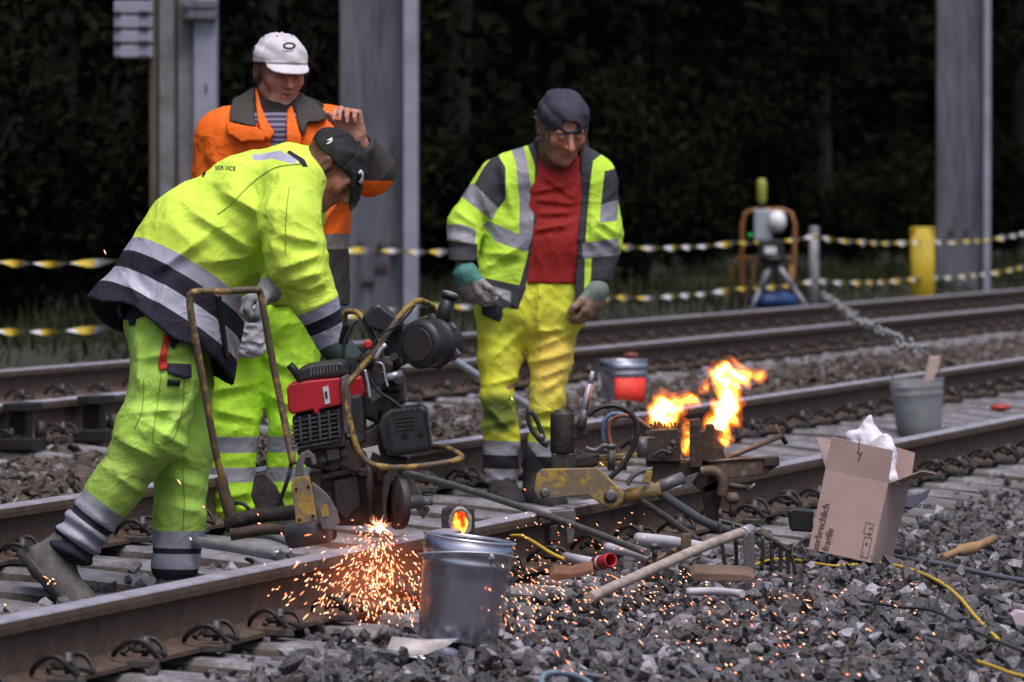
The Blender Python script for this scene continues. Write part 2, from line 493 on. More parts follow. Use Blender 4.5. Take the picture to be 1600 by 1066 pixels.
# phase of the near sleepers from the bolt seen at pixel x = 225
def t_at(px, d):
    c = (px - 800) / F; Zp = d / (math.sin(THETA) - c * math.cos(THETA)); return Zp * math.cos(THETA) + c * Zp * math.sin(THETA)
S1 = (t_at(1576, D1 - .1) - t_at(225, D1 - .1)) / round((t_at(1576, D1 - .1) - t_at(225, D1 - .1)) / .545)
PH1 = t_at(225, D1 - .1)
track1 = build_track('railway_track', 'railway track the workers are repairing, with concrete sleepers', D1, D2, Z_TOP1, Z_TOP2, 10.2, 41, S1, PH1, 27, (6, 60))
track2 = build_track('railway_track', 'second railway track behind the workers, in front of the barrier tape', D3, D4, Z_TOP3, Z_TOP3, 20.5, 78, .6, 20.7, 0, (8, 110))

# a joint bar and tie plate seen on the second track at the left
def track_gear():
    for px in (150, 35):
        mb = MB().mat(M_clip); t = t_at(px, D3 - .12)
        mb.box(T(t, D3 - .12, .30), (.22, .10, .035), RT, bev=.006)
        mb.box(T(t + .03, D3 - .10, .22), (.08, .08, .14), RT, bev=.006)
        mb.box(T(t - .12, D3 - .16, .15), (.16, .16, .05), RT, bev=.006)
        mb.cyl(T(t, D3 - .2, .15), T(t, D3 - .2, .24), .025, 8)
        mb.build('rail_brace', track2)
track_gear()

# ---- ballast
def hull_protos(n, seed, npts=(11, 15)):
    out = []; r = np.random.default_rng(seed)
    for _ in range(n):
        k = r.integers(*npts)
        p = r.normal(size=(k, 3)); p /= np.linalg.norm(p, axis=1)[:, None]; p *= r.uniform(.72, 1.0, (k, 1)); p *= (1, r.uniform(.6, .95), r.uniform(.45, .8))
        bm = bmesh.new()
        for q in p: bm.verts.new(q)
        res = bmesh.ops.convex_hull(bm, input=bm.verts)
        bmesh.ops.delete(bm, geom=list({e for e in res['geom_interior'] + res['geom_unused'] if isinstance(e, bmesh.types.BMVert)}), context='VERTS')
        bmesh.ops.triangulate(bm, faces=bm.faces); bmesh.ops.recalc_face_normals(bm, faces=bm.faces)
        bm.verts.index_update()
        out.append((np.array([v.co[:] for v in bm.verts]), np.array([[v.index for v in f.verts] for f in bm.faces])))
        bm.free()
    return out
def rot_mats(r, n):
    q = r.normal(size=(n, 4)); q /= np.linalg.norm(q, axis=1)[:, None]; w, x, y, z = q.T
    return np.stack([1 - 2 * (y * y + z * z), 2 * (x * y - z * w), 2 * (x * z + y * w), 2 * (x * y + z * w), 1 - 2 * (x * x + z * z), 2 * (y * z - x * w),
                     2 * (x * z - y * w), 2 * (y * z + x * w), 1 - 2 * (x * x + y * y)], -1).reshape(n, 3, 3)
def scatter(name, pts, sizes, protos, mat, seed, flat=.0):
    r = np.random.default_rng(seed); n = len(pts); R = rot_mats(r, n); pi = r.integers(0, len(protos), n)
    V = []; Fc = []; off = 0
    for k, (pv, pf) in enumerate(protos):
        idx = np.nonzero(pi == k)[0]
        if not len(idx): continue
        v = np.einsum('nij,vj->nvi', R[idx], pv) * sizes[idx][:, None, None] + pts[idx][:, None, :]
        V.append(v.reshape(-1, 3)); m = len(pv)
        Fc.append((pf[None] + (off + np.arange(len(idx)) * m)[:, None, None]).reshape(-1, 3)); off += len(idx) * m
    return mesh_np(name, np.concatenate(V), np.concatenate(Fc), [mat])

def stone_mat(name, cols, sc=1.0):
    m = bpy.data.materials.new(name); m.use_nodes = True; N = m.node_tree.nodes; L = m.node_tree.links; b = N['Principled BSDF']
    g = N.new('ShaderNodeNewGeometry'); r = N.new('ShaderNodeValToRGB'); L.new(g.outputs['Random Per Island'], r.inputs[0])
    el = r.color_ramp.elements
    for i, (p, c) in enumerate(cols):
        e = el[i] if i < 2 else el.new(p)
        e.position = p; e.color = (*c, 1)
    tc = N.new('ShaderNodeTexCoord'); n = N.new('ShaderNodeTexNoise'); n.inputs['Scale'].default_value = 28; n.inputs['Detail'].default_value = 6; n.inputs['Roughness'].default_value = .7
    L.new(tc.outputs['Object'], n.inputs[0])
    mr = N.new('ShaderNodeMapRange'); mr.inputs[1].default_value = .3; mr.inputs[2].default_value = .7; mr.inputs[3].default_value = .45; mr.inputs[4].default_value = 1.25
    L.new(n.outputs[0], mr.inputs[0])
    mx = N.new('ShaderNodeMix'); mx.data_type = 'RGBA'; mx.blend_type = 'MULTIPLY'; mx.inputs[0].default_value = 1; mx.clamp_result = False
    L.new(r.outputs[0], mx.inputs[6]); L.new(mr.outputs[0], mx.inputs[7])
    nb = N.new('ShaderNodeTexNoise'); nb.inputs['Scale'].default_value = 1.3; nb.inputs['Detail'].default_value = 4; L.new(tc.outputs['Object'], nb.inputs[0])
    mb_ = N.new('ShaderNodeMapRange'); mb_.inputs[1].default_value = .48; mb_.inputs[2].default_value = .66; mb_.inputs[4].default_value = .75; L.new(nb.outputs[0], mb_.inputs[0])
    m3 = N.new('ShaderNodeMix'); m3.data_type = 'RGBA'; m3.blend_type = 'MULTIPLY'; L.new(mb_.outputs[0], m3.inputs[0]); L.new(mx.outputs[2], m3.inputs[6]); m3.inputs[7].default_value = (.88, .76, .68, 1)
    L.new(m3.outputs[2], b.inputs['Base Color'])
    b.inputs['Roughness'].default_value = .68; b.inputs['Specular IOR Level'].default_value = .45
    bp = N.new('ShaderNodeBump'); bp.inputs['Strength'].default_value = .9; bp.inputs['Distance'].default_value = .014
    n2 = N.new('ShaderNodeTexNoise'); n2.inputs['Scale'].default_value = 60; n2.inputs['Detail'].default_value = 4; L.new(tc.outputs['Object'], n2.inputs[0])
    L.new(n2.outputs[0], bp.inputs['Height']); L.new(bp.outputs[0], b.inputs['Normal'])
    return m
M_stone = stone_mat('grey_ballast_stone', [(0, (.065, .061, .069)), (.25, (.13, .123, .14)), (.5, (.045, .040, .040)), (.72, (.18, .17, .195)), (.86, (.11, .078, .062)), (.97, (.40, .38, .44))])
M_stoneb = stone_mat('brown_ballast_stone', [(0, (.075, .055, .045)), (.3, (.11, .085, .07)), (.6, (.06, .047, .04)), (.85, (.15, .12, .105)), (.97, (.28, .25, .24))])

def in_view(t, d, z=0, mx=260, my=140):
    X = t * TD.x + d * TN.x; Y = t * TD.y + d * TN.y
    px = 800 + X / np.maximum(Y, .1) * F; py = HORIZON + (CAMZ - z) / np.maximum(Y, .1) * F
    return (Y > 3) & (px > -mx) & (px < 1600 + mx) & (py < 1066 + my)
def ballast():
    protos = hull_protos(28, 3); protos_low = hull_protos(16, 4, (8, 11))
    def field(dens, t0, t1, d0, d1, s0, s1, seed, zj=.02, on_sleeper=.12):
        r = np.random.default_rng(seed); n = int(dens * (t1 - t0) * (d1 - d0))
        t = r.uniform(t0, t1, n); d = r.uniform(d0, d1, n); k = in_view(t, d); t, d = t[k], d[k]
        sz = r.uniform(s0, s1, len(t)) * (1 + (r.random(len(t)) < .06) * .5)
        keep = np.ones(len(t), bool); z = ground_h(t, d) + r.uniform(-zj, zj, len(t))
        for (dr, zt) in ((D1, Z_TOP1), (D2, Z_TOP2), (D3, Z_TOP3), (D4, Z_TOP3)):
            keep &= ~((np.abs(d - dr) < .10) & (z + sz * .6 > zt - .17)) 
        ph = ((t - PH1) / S1) % 1.0; ph = np.minimum(ph, 1 - ph) * S1
        ons = (ph < .15) & (d > D1 - .58) & (d < D2 + .6)
        keep &= ~(ons & (r.random(len(t)) > np.where(t < 19.5, .34, on_sleeper) * np.where(vnoise(t, d, 4, 12) > -.1, 1, .3))); z = np.where(ons, z + .035, z)
        ph2 = ((t - 20.7) / .6) % 1.0; ph2 = np.minimum(ph2, 1 - ph2) * .6
        on2 = (ph2 < .15) & (d > D3 - .5) & (d < D4 + .5)
        keep &= ~(on2 & (r.random(len(t)) > on_sleeper))
        t, d, z, sz = t[keep], d[keep], z[keep], sz[keep]
        pts = np.stack([t * TD.x + d * TN.x, t * TD.y + d * TN.y, z], -1)
        return pts, sz
    p, s = field(850, 9, 30, 1.6, 4.57, .012, .042, 1, .028)
    o = scatter('foreground_ballast', p, s, protos, M_stone, 5); tag(o, kind='stuff')
    p1, s1 = field(520, 11, 31, 4.5, 6.6, .02, .038, 2); p1b, s1b = field(300, 28, 50, 1.6, 6.6, .026, .045, 8)
    o = scatter('track_bed_ballast', np.concatenate([p1, p1b]), np.concatenate([s1, s1b]), protos, M_stone, 6); tag(o, kind='stuff')
    p2, s2 = field(420, 14, 40, 6.5, 8.0, .024, .045, 3); p2b, s2b = field(190, 38, 75, 6.5, 8.0, .03, .05, 9)
    o = scatter('ballast_between_tracks', np.concatenate([p2, p2b]), np.concatenate([s2, s2b]), protos, M_stoneb, 7); tag(o, kind='stuff')
    p3, s3 = field(150, 20, 80, 8.0, 11.2, .03, .05, 4)
    o = scatter('second_track_ballast', p3, s3, protos_low, M_stoneb, 8); tag(o, kind='stuff')
    print('stones', len(p), len(p1) + len(p1b), len(p2) + len(p2b), len(p3))
ballast()

# ================================================================== behind the tracks
M_bark = pmat('dark_bark', (.022, .018, .015), .95, noise=.5, nscale=6, bump=.8, bscale=14, stretch=(1, 1, .3))
def leaf_mat(name, c1, c2):
    m = bpy.data.materials.new(name); m.use_nodes = True; N = m.node_tree.nodes; L = m.node_tree.links; b = N['Principled BSDF']
    g = N.new('ShaderNodeNewGeometry'); r = N.new('ShaderNodeValToRGB'); L.new(g.outputs['Random Per Island'], r.inputs[0])
    r.color_ramp.elements[0].color = (*c1, 1); r.color_ramp.elements[1].color = (*c2, 1)
    L.new(r.outputs[0], b.inputs['Base Color']); b.inputs['Roughness'].default_value = .9; b.inputs['Specular IOR Level'].default_value = .04
    return m
M_leaf = leaf_mat('dark_leaves', (.003, .0045, .002), (.008, .011, .005))
M_leaf2 = leaf_mat('bush_leaves', (.004, .007, .003), (.013, .018, .007))
M_grass = leaf_mat('verge_grass', (.015, .019, .008), (.042, .044, .022))

def leaves(n, fn, size, seed, aspect=.55):
    """n little folded leaf faces at positions from fn(rng, n)"""
    r = np.random.default_rng(seed); c = fn(r, n); R = rot_mats(r, n); s = r.uniform(.6, 1.3, n)[:, None, None] * size
    q = np.array([(-1, 0, 0), (0, -aspect, .15), (1, 0, 0), (0, aspect, .15)])
    v = np.einsum('nij,vj->nvi', R, q) * s + c[:, None, :]
    return v.reshape(-1, 3), np.arange(n * 4).reshape(n, 4)
def tree(px, d, h, tr, seed, label):
    cden = (px - 800) / F; Z = d / (math.sin(THETA) - cden * math.cos(THETA)); x = cden * Z
    z0 = float(ground_h(np.array([0.]), np.array([d]))[0]) - .1
    th = thing('tree', (x, Z, z0), label, 'tree', 'trees at the edge of the dark wood')
    r = random.Random(seed); lean = Vector((r.uniform(-.06, .06), r.uniform(-.05, .05), 1))
    pts = [Vector((x, Z, z0)) + lean * (h * k / 7) + Vector((r.uniform(-.05, .05), r.uniform(-.05, .05), 0)) * k for k in range(8)]
    mb = MB().mat(M_bark, True); mb.tube([pts[0] - Vector((0, 0, .2))] + pts, [tr * 1.5] + [tr * (1.15 - .9 * k / 7) for k in range(8)], 9)
    for k in range(9):
        b0 = pts[2].lerp(pts[6], r.random()); a = r.uniform(0, 6.28); ln = r.uniform(.8, 1.9)
        e = b0 + Vector((math.cos(a), math.sin(a), r.uniform(.1, .7))) * ln
        mb.tube([b0, b0.lerp(e, .5) + Vector((0, 0, -.06)), e], [tr * .35, tr * .22, .012], 5)
    mb.build('trunk', th)
    cl = []
    for k in range(26):
        zz = r.uniform(.22, 1.0); rad = (1.9 * (1 - zz) + .8); a = r.uniform(0, 6.28); q = r.random() ** .5 * rad
        cl.append((x + math.cos(a) * q, Z + math.sin(a) * q, z0 + h * zz, r.uniform(.5, .95)))
    cl = np.array(cl)
    def fn(rg, n):
        i = rg.integers(0, len(cl), n); g = rg.normal(size=(n, 3)); g /= np.linalg.norm(g, axis=1)[:, None]; g *= rg.random((n, 1)) ** .4
        return cl[i, :3] + g * cl[i, 3:4] * np.array([1.1, 1.1, .75])
    v, f = leaves(5200, fn, .10, seed); mesh_np('crown', v, f, [M_leaf], th)
def shrub(px, d, h, w, seed, label, mat=None, n=3600):
    cden = (px - 800) / F; Z = d / (math.sin(THETA) - cden * math.cos(THETA)); x = cden * Z
    z0 = float(ground_h(np.array([0.]), np.array([d]))[0]) - .05
    th = thing('shrub', (x, Z, z0), label, 'shrub', 'shrubs in front of the wood')
    r = random.Random(seed); mb = MB().mat(M_bark, True); cl = []
    for k in range(11):
        a = r.uniform(0, 6.28); q = r.uniform(.15, 1) * w; e = Vector((x + math.cos(a) * q, Z + math.sin(a) * q * .6, z0 + h * r.uniform(.35, 1)))
        mb.tube([(x + r.uniform(-.1, .1), Z, z0 - .1), Vector((x, Z, z0)).lerp(e, .5) + Vector((0, 0, .12)), e], [.025, .016, .006], 4)
        cl.append((*e, r.uniform(.25, .5) * (h / 2) ** .5)); m = Vector((x, Z, z0)).lerp(e, .55); cl.append((*m, .35))
    mb.build('stem', th); cl = np.array(cl)
    def fn(rg, n):
        i = rg.integers(0, len(cl), n); g = rg.normal(size=(n, 3)); g /= np.linalg.norm(g, axis=1)[:, None]; g *= rg.random((n, 1)) ** .5
        return cl[i, :3] + g * cl[i, 3:4]
    v, f = leaves(n, fn, .055, seed); mesh_np('foliage', v, f, [mat or M_leaf2], th)

tree(-160, 17, 10, .15, 140, 'tree outside the left edge of the picture')
shrub(-120, 14.6, 2.2, 1.0, 340, 'bush outside the left edge of the picture')
shrub(-260, 15.2, 2.6, 1.0, 341, 'tall bush outside the left edge of the picture')
tl = ['tall dark tree trunk at the left edge of the picture', 'forked looking trunk left of the steel mast', 'dark trunk just beside the composite mast', 'trunk hidden in leaves between the two masts',
      'tree behind the man in the white cap', 'tree standing right of the wide grey mast', 'tree behind the worker in the red shirt', 'slender tree in the middle of the dark wood',
      'tree behind the orange framed survey set', 'tree in the gap left of the yellow post', 'tree behind the yellow post', 'tree at the right edge beyond the last mast']
for i, px in enumerate([20, 95, 190, 390, 470, 700, 850, 1000, 1130, 1290, 1400, 1590]):
    tree(px, [16.5, 17.5, 18.2, 17.3, 20, 16.8, 19, 17.5, 18.8, 17.2, 19.5, 17][i], 9 + (i * 37 % 5), .12 + .03 * (i % 3), 100 + i, tl[i])
sl_ = ['low bush under the left end of the tape', 'bush between the left mast and the tree trunks', 'round bush left of the steel mast', 'leafy bush between the masts', 'bush behind the wide mast',
       'bush right of the wide grey mast', 'dark bush behind the shoulder of the red shirted worker', 'bush right of the red shirted worker', 'bush between the worker and the survey set', 'bush behind the survey set',
       'bush between the short grey post and the yellow post', 'bush right of the yellow post', 'pale green bush at the far right edge']
for i, px in enumerate([30, 120, 210, 400, 600, 720, 790, 1000, 1080, 1200, 1340, 1440, 1580]):
    shrub(px, 14.4 + (i * 53 % 7) * .22, 1.3 + (i * 31 % 5) * .35, .9, 300 + i, sl_[i], M_leaf2 if i % 3 else M_leaf)

def wood_mass():
    def fn(r, n):
        t = r.uniform(5, 130, n); d = r.uniform(17, 32, n); z = r.uniform(0, 1, n) ** 1.1 * 11
        k = .5 + .5 * np.sin(t * 1.1 + 2 * np.sin(d)) * np.sin(z * .9 + t * .3)
        t = t + (1 - k) * r.normal(size=n) * .4
        return np.stack([t * TD.x + d * TN.x, t * TD.y + d * TN.y, z + .02 * d], -1)
    v, f = leaves(150000, fn, .17, 77); o = mesh_np('distant_wood', v, f, [M_leaf]); tag(o, kind='stuff')
    # the wooded rise that closes the view behind the leaves
    ts = np.linspace(-120, 260, 40); prof = [(30, .3), (34, 6), (38, 13), (50, 17), (200, 20)]
    vs = []; fs = []
    for i, t in enumerate(ts):
        for j, (d, z) in enumerate(prof): vs.append(T(t, d, z + (0 if j == 0 else 1.2 * math.sin(t * .13 + j))))
    k = len(prof)
    for i in range(len(ts) - 1):
        for j in range(k - 1): fs.append((i * k + j, (i + 1) * k + j, (i + 1) * k + j + 1, i * k + j + 1))
    mb = MB().mat(pmat('wooded_slope', (.005, .006, .004), .95, noise=.6, nscale=.8, bump=.8, bscale=3), True); mb.add(vs, fs)
    tag(mb.build('wooded_hill'), kind='structure')
wood_mass()

def verge_grass():
    r = np.random.default_rng(5); n = 26000
    t = r.uniform(22, 85, n); d = 10.9 + r.random(n) ** 1.2 * 5.0
    k = in_view(t, d) & (vnoise(t, d, 1.6, 9) > -.45 + .5 * (d < 11.6)); t, d = t[k], d[k]; n = len(t)
    h = r.uniform(.06, .26, n) * (1 + .6 * vnoise(t, d, 1.1, 10)); a = r.uniform(0, 6.28, n); w = .009
    x = t * TD.x + d * TN.x; y = t * TD.y + d * TN.y; z = ground_h(t, d) - .05
    dx, dy = np.cos(a), np.sin(a); ln = r.uniform(.1, .7, n) * h
    v = np.stack([np.stack([x - dy * w, y + dx * w, z], -1), np.stack([x + dy * w, y - dx * w, z], -1), np.stack([x + dx * ln, y + dy * ln, z + h], -1)], 1).reshape(-1, 3)
    o = mesh_np('verge_grass', v, np.arange(3 * n).reshape(n, 3), [M_grass]); tag(o, kind='stuff')
verge_grass()

# ---- masts
M_galv = pmat('galvanised_mast', (.12, .127, .155), .6, .1, noise=.5, nscale=5, bump=.1, stretch=(3, 3, .35), patch=.35, pscale=9, pcol=(.11, .115, .14), pthr=.55)
M_galv_l = pmat('pale_galvanised_steel', (.32, .33, .42), .5, .1, noise=.2, nscale=4)
M_mconc = pmat('mast_concrete', (.20, .20, .215), .9, noise=.35, nscale=5, bump=.3, bscale=30, patch=.5, pscale=12, pcol=(.12, .115, .11), pthr=.56)
M_browns = pmat('brown_painted_post', (.10, .085, .055), .8, noise=.3, nscale=4)
M_darkst = pmat('dark_steel', (.06, .06, .065), .5, .5, noise=.3, nscale=10)
def Zd(px, d): return d / (math.sin(THETA) - (px - 800) / F * math.cos(THETA))
def masts():
    # wide grey mast in the middle: an H section, its broad web face towards the tracks and a bright flange edge
    def hmast(x0, x1, xf, d, label, z1=9.0):
        Z = Zd((x0 + x1) / 2, d); th = thing('catenary_mast', P((x0 + x1) / 2, 480, Z) * 1.0, label, 'mast', 'steel masts of the overhead line')
        s = Z / F; xl, xr, xm = (x0 - 800) * s, (x1 - 800) * s, (xf - 800) * s
        mb = MB().mat(M_galv)
        mb.box(((xl + xm) / 2, Z + .12, z1 / 2 - .3), (xm - xl, .02, z1 + .6)); 
        mb.box(((xl + xm) / 2, Z + .30, z1 / 2 - .3), (xm - xl, .02, z1 + .6))
        mb.box((xl + .008, Z + .2, z1 / 2 - .3), (.016, .2, z1 + .6))
        mb.build('web', th)
        mb = MB().mat(M_galv_l); mb.box(((xm + xr) / 2, Z + .15, z1 / 2 - .3), (xr - xm, .36, z1 + .6)); mb.build('flange', th)
        mb = MB().mat(M_bolt)
        for zz in (.25, .85):
            for q in (.3, .62): mb.cyl((xl + (xm - xl) * q, Z + .11, zz), (xl + (xm - xl) * q, Z + .05, zz), .022, 8)
        mb.build('bolt', th)
        mb = MB().mat(M_mconc); mb.box(((xl + xr) / 2, Z + .2, -.05), (xr - xl + .3, .8, .35), bev=.02); mb.build('footing', th)
        return th, Z
    a, Za = hmast(531, 653, 631, 12.0, 'wide grey steel mast rising behind the two men on the left')
    # small plates fixed on the wide mast
    mb = MB().mat(M_bolt); mb.cyl(P(617, 380, Za + .1), P(617, 380, Za - .04), .03, 10); mb.box(P(595, 418, Za + .1), (.09, .03, .05)); mb.box(P(575, 440, Za + .1), (.09, .03, .03)); mb.build('tape_bracket', a)
    b, Zb = hmast(1465, 1547, 1537, 12.0, 'grey steel mast standing right of the yellow post')
    # composite mast at the left
    Z = Zd(290, 12.0); th = thing('catenary_mast', P(290, 540, Z), 'narrow mast made of pale and grey strips left of the man in orange', 'mast')
    def strip(x0, x1, m, name, y0=0, dep=.1, zt=9.0, zb=-.2):
        s = Z / F; mb = MB().mat(m); xa, xb = (x0 - 800) * s, (x1 - 800) * s
        mb.box(((xa + xb) / 2, Z + y0 + dep / 2, (zt + zb) / 2), (xb - xa, dep, zt - zb)); return mb.build(name, th)
    strip(249, 272, M_mconc, 'concrete_edge', 0, .3); strip(272, 279, M_browns, 'groove', .06, .2); strip(279, 304, M_mconc, 'concrete_face', .03, .26)
    strip(304, 338, M_galv_l, 'steel_cover', -.02, .3)
    strip(235, 246, M_browns, 'cable_conduit', -.05, .05)
    s = Z / F
    mb = MB().mat(M_darkst); mb.box(P(322, 138, Z - .02), (.012, .02, .06)); mb.build('slot', th)
    # stacked grey boxes clamped beside it
    for k in range(5):
        y = 8 + k * 22 - 22 * (k > 3) * 0
        if k == 4: continue
        mb = MB().mat(M_galv_l); c = P(209, 12 + k * 23, Z - .06); mb.box(c, (60 * s, .12, 19 * s), bev=.008)
        mb.mat(M_darkst); mb.box(P(225, 20 + k * 23, Z - .13), (16 * s, .02, 5 * s)); mb.box(P(184, 12 + k * 23 + 8, Z - .13), (10 * s, .03, 4 * s)); mb.build('terminal_box', th)
    for k in range(2):
        mb = MB().mat(M_galv); c = P(311, 8 + k * 16, Z - .05); mb.box(c, (58 * s, .10, 13 * s), bev=.008)
        mb.mat(M_darkst); mb.box(P(288, 12 + k * 16, Z - .11), (14 * s, .02, 5 * s)); mb.build('terminal_box', th)
masts()

# ---- short posts, survey set, tape
M_yel = pmat('yellow_plastic', (.50, .36, .015), .5, noise=.15, nscale=6, patch=.5, pscale=8, pcol=(.35, .25, .02), pthr=.6)
M_post = pmat('grey_post', (.30, .30, .32), .6, .2, noise=.3, nscale=10)
M_white = pmat('white_paint', (.75, .75, .78), .5)
M_orange = pmat('orange_frame_paint', (.26, .11, .03), .5, noise=.2, nscale=10)
M_black = pmat('black_rubber', (.018, .018, .02), .55, noise=.3, nscale=20)
M_blue = pmat('blue_plastic', (.02, .06, .20), .5)
def posts():
    Z = Zd(1440, 11.4); th = thing('yellow_post', (P(1440, 460, Z).x, Z, .1), 'yellow plastic marker post left of the right mast', 'marker post')
    s = Z / F; xa, xb = (1423 - 800) * s, (1460 - 800) * s
    mb = MB().mat(M_yel, True); pts = []
    for i in range(9):
        a = math.pi * i / 8; pts.append(Vector(((xa + xb) / 2 - math.cos(a) * (xb - xa) / 2, Z - math.sin(a) * .07, -.2)))
    ptop = P(1440, 355, Z).z
    for i in range(8): mb.add([pts[i], pts[i + 1], pts[i + 1] + Vector((0, 0, ptop + .2)), pts[i] + Vector((0, 0, ptop + .2))], [(0, 1, 2, 3)])
    mb.build('shell', th, solid=.008)
    mb = MB().mat(M_yel); mb.box(((xa + xb) / 2, Z - .035, ptop - .02), (xb - xa - .01, .06, .02)); mb.build('top_rib', th)
    Z = Zd(1272, 11.5); x = P(1272, 400, Z).x
    th = thing('short_post', (x, Z, .2), 'short grey metal post carrying the twisted tape', 'post')
    mb = MB().mat(M_post, True); mb.cyl((x, Z, -.1), (x, Z, P(1272, 357, Z).z), .045, 14); mb.lathe((x, Z, P(1272, 357, Z).z), (0, 0, 1), [(.05, -.02), (.05, .0), (.03, .018)], 14); mb.build('tube', th)
posts()
def survey():
    Z = 51.0; s = Z / F
    th = thing('survey_instrument', P(1205, 485, Z), 'white headed survey instrument on a tripod behind the tape', 'tripod')
    mb = MB().mat(pmat('tripod_alu', (.26, .26, .30), .5, .4)); c = P(1208, 405, Z)
    for e in ((1172, 487, Z - .2), (1263, 482, Z - .25), (1222, 470, Z + .5)):
        mb2 = MB().mat(MATS['tripod_alu']); ep = P(*e); mid = c.lerp(ep, .55)
        mb2.tube([c, mid], .03, 8); mb2.tube([mid, ep], .018, 8); mb2.tube([ep, ep + Vector((0, 0, -.03))], [.02, .006], 6); mb2.build('leg', th)
    mb = MB().mat(M_black); mb.cyl(c - Vector((0, 0, .03)), c + Vector((0, 0, .03)), .12, 14); mb.box(P(1204, 390, Z), (.22, .2, .17), bev=.02); mb.build('battery_case', th)
    mb = MB().mat(pmat('instrument_grey', (.32, .36, .42), .5)); mb.box(P(1192, 352, Z), (.16, .18, .28), bev=.02); mb.build('housing', th)
    mb = MB().mat(M_white, True); q = P(1212, 346, Z); mb.lathe(q + Vector((-.04, -.08, 0)), (1, -.15, 0), [(.05, -.02), (.085, 0), (.10, .05), (.085, .10), (.04, .125)], 16); mb.build('head', th)
    mb = MB().mat(M_white); mb.box(P(1204, 391, Z - .11), (.10, .01, .06)); mb.build('type_plate', th)
    th2 = thing('carrying_frame', P(1205, 440, Z + .3), 'orange tube frame standing round the survey instrument', 'frame')
    r = [(1160, 478), (1159, 430), (1160, 350), (1165, 333), (1180, 328), (1222, 328), (1236, 333), (1242, 350), (1240, 430), (1236, 450)]
    mb = MB().mat(M_orange, True); mb.tube([P(a, b, Z + .12) for a, b in r], .022, 8); mb.build('hoop', th2)
    mb = MB().mat(M_orange, True); mb.tube([P(a, b, Z + .35) for a, b in [(1143, 478), (1143, 420), (1152, 403), (1238, 403)]], .016, 8); mb.build('rear_hoop', th2)
    mb = MB().mat(M_orange, True); mb.tube([P(1180, 398, Z + .1), P(1176, 440, Z + .05), P(1170, 478, Z + .1)], .014, 6); mb.build('strut', th2); mb = MB().mat(M_orange, True); mb.tube([P(1236, 415, Z + .1), P(1236, 470, Z + .1)], .02, 6); mb.build('strut', th2)
    th3 = thing('warning_lamp', P(1191, 330, Z + .15), 'small yellow green lamp on a stem above the survey set', 'lamp')
    mb = MB().mat(pmat('lamp_yellow', (.28, .30, .05), .4), True); q = P(1190, 318, Z + .1); mb.lathe(q, (0, 0, 1), [(.03, 0), (.045, .03), (.045, .18), (.03, .22)], 12); mb.build('lens', th3)
    mb = MB().mat(M_black, True); mb.tube([P(1189, 340, Z + .1), q], .015, 6); mb.build('stem', th3)
    # blue bag and its pile of tools
    mb = MB().mat(M_blue, True); c = P(1206, 470, Z + .1)
    o = blob(mb, c, (.22, .14, .08), 9).build('blue_bag'); tag(o, 'blue plastic bag lying under the tripod', 'bag')
    mb = MB().mat(pmat('led_green', (.02, .3, .05), .4, emis=(.05, 1, .2), estr=.4)); mb.lathe(P(1172, 367, Z - .05), (0, -1, 0), [(.012, 0), (.01, .02)], 8)
    mb.build('indicator_light', th)
    c = P(1250, 470, Z)
def blob(mb, c, r, seed, n=2, amp=.18):
    bm = bmesh.new(); bmesh.ops.create_icosphere(bm, subdivisions=n, radius=1); rr = random.Random(seed); ph = [rr.uniform(0, 6) for _ in range(4)]
    bm.verts.index_update(); vs = []
    for v in bm.verts:
        q = v.co; k = 1 + amp * (math.sin(q.x * 3 + ph[0]) * math.cos(q.y * 3.4 + ph[1]) + .5 * math.sin(q.z * 6 + q.x * 5 + ph[2]))
        vs.append(Vector(c) + Vector((q.x * r[0] * k, q.y * r[1] * k, q.z * r[2] * k)))
    mb.add(vs, [[v.index for v in f.verts] for f in bm.faces]); bm.free(); return mb
survey()

def tape_mat():
    m = bpy.data.materials.new('barrier_tape'); m.use_nodes = True; N = m.node_tree.nodes; L = m.node_tree.links; b = N['Principled BSDF']
    at = N.new('ShaderNodeAttribute'); at.attribute_name = 'u'
    fr = N.new('ShaderNodeMath'); fr.operation = 'FRACT'; L.new(at.outputs['Fac'], fr.inputs[0])
    g = N.new('ShaderNodeMath'); g.operation = 'GREATER_THAN'; g.inputs[1].default_value = .5; L.new(fr.outputs[0], g.inputs[0])
    mx = N.new('ShaderNodeMix'); mx.data_type = 'RGBA'; L.new(g.outputs[0], mx.inputs[0]); mx.inputs[6].default_value = (.75, .52, .03, 1); mx.inputs[7].default_value = (.78, .76, .80, 1)
    L.new(mx.outputs[2], b.inputs['Base Color']); b.inputs['Roughness'].default_value = .35; b.inputs['Transmission Weight'].default_value = 0
    return m
M_tape = tape_mat()
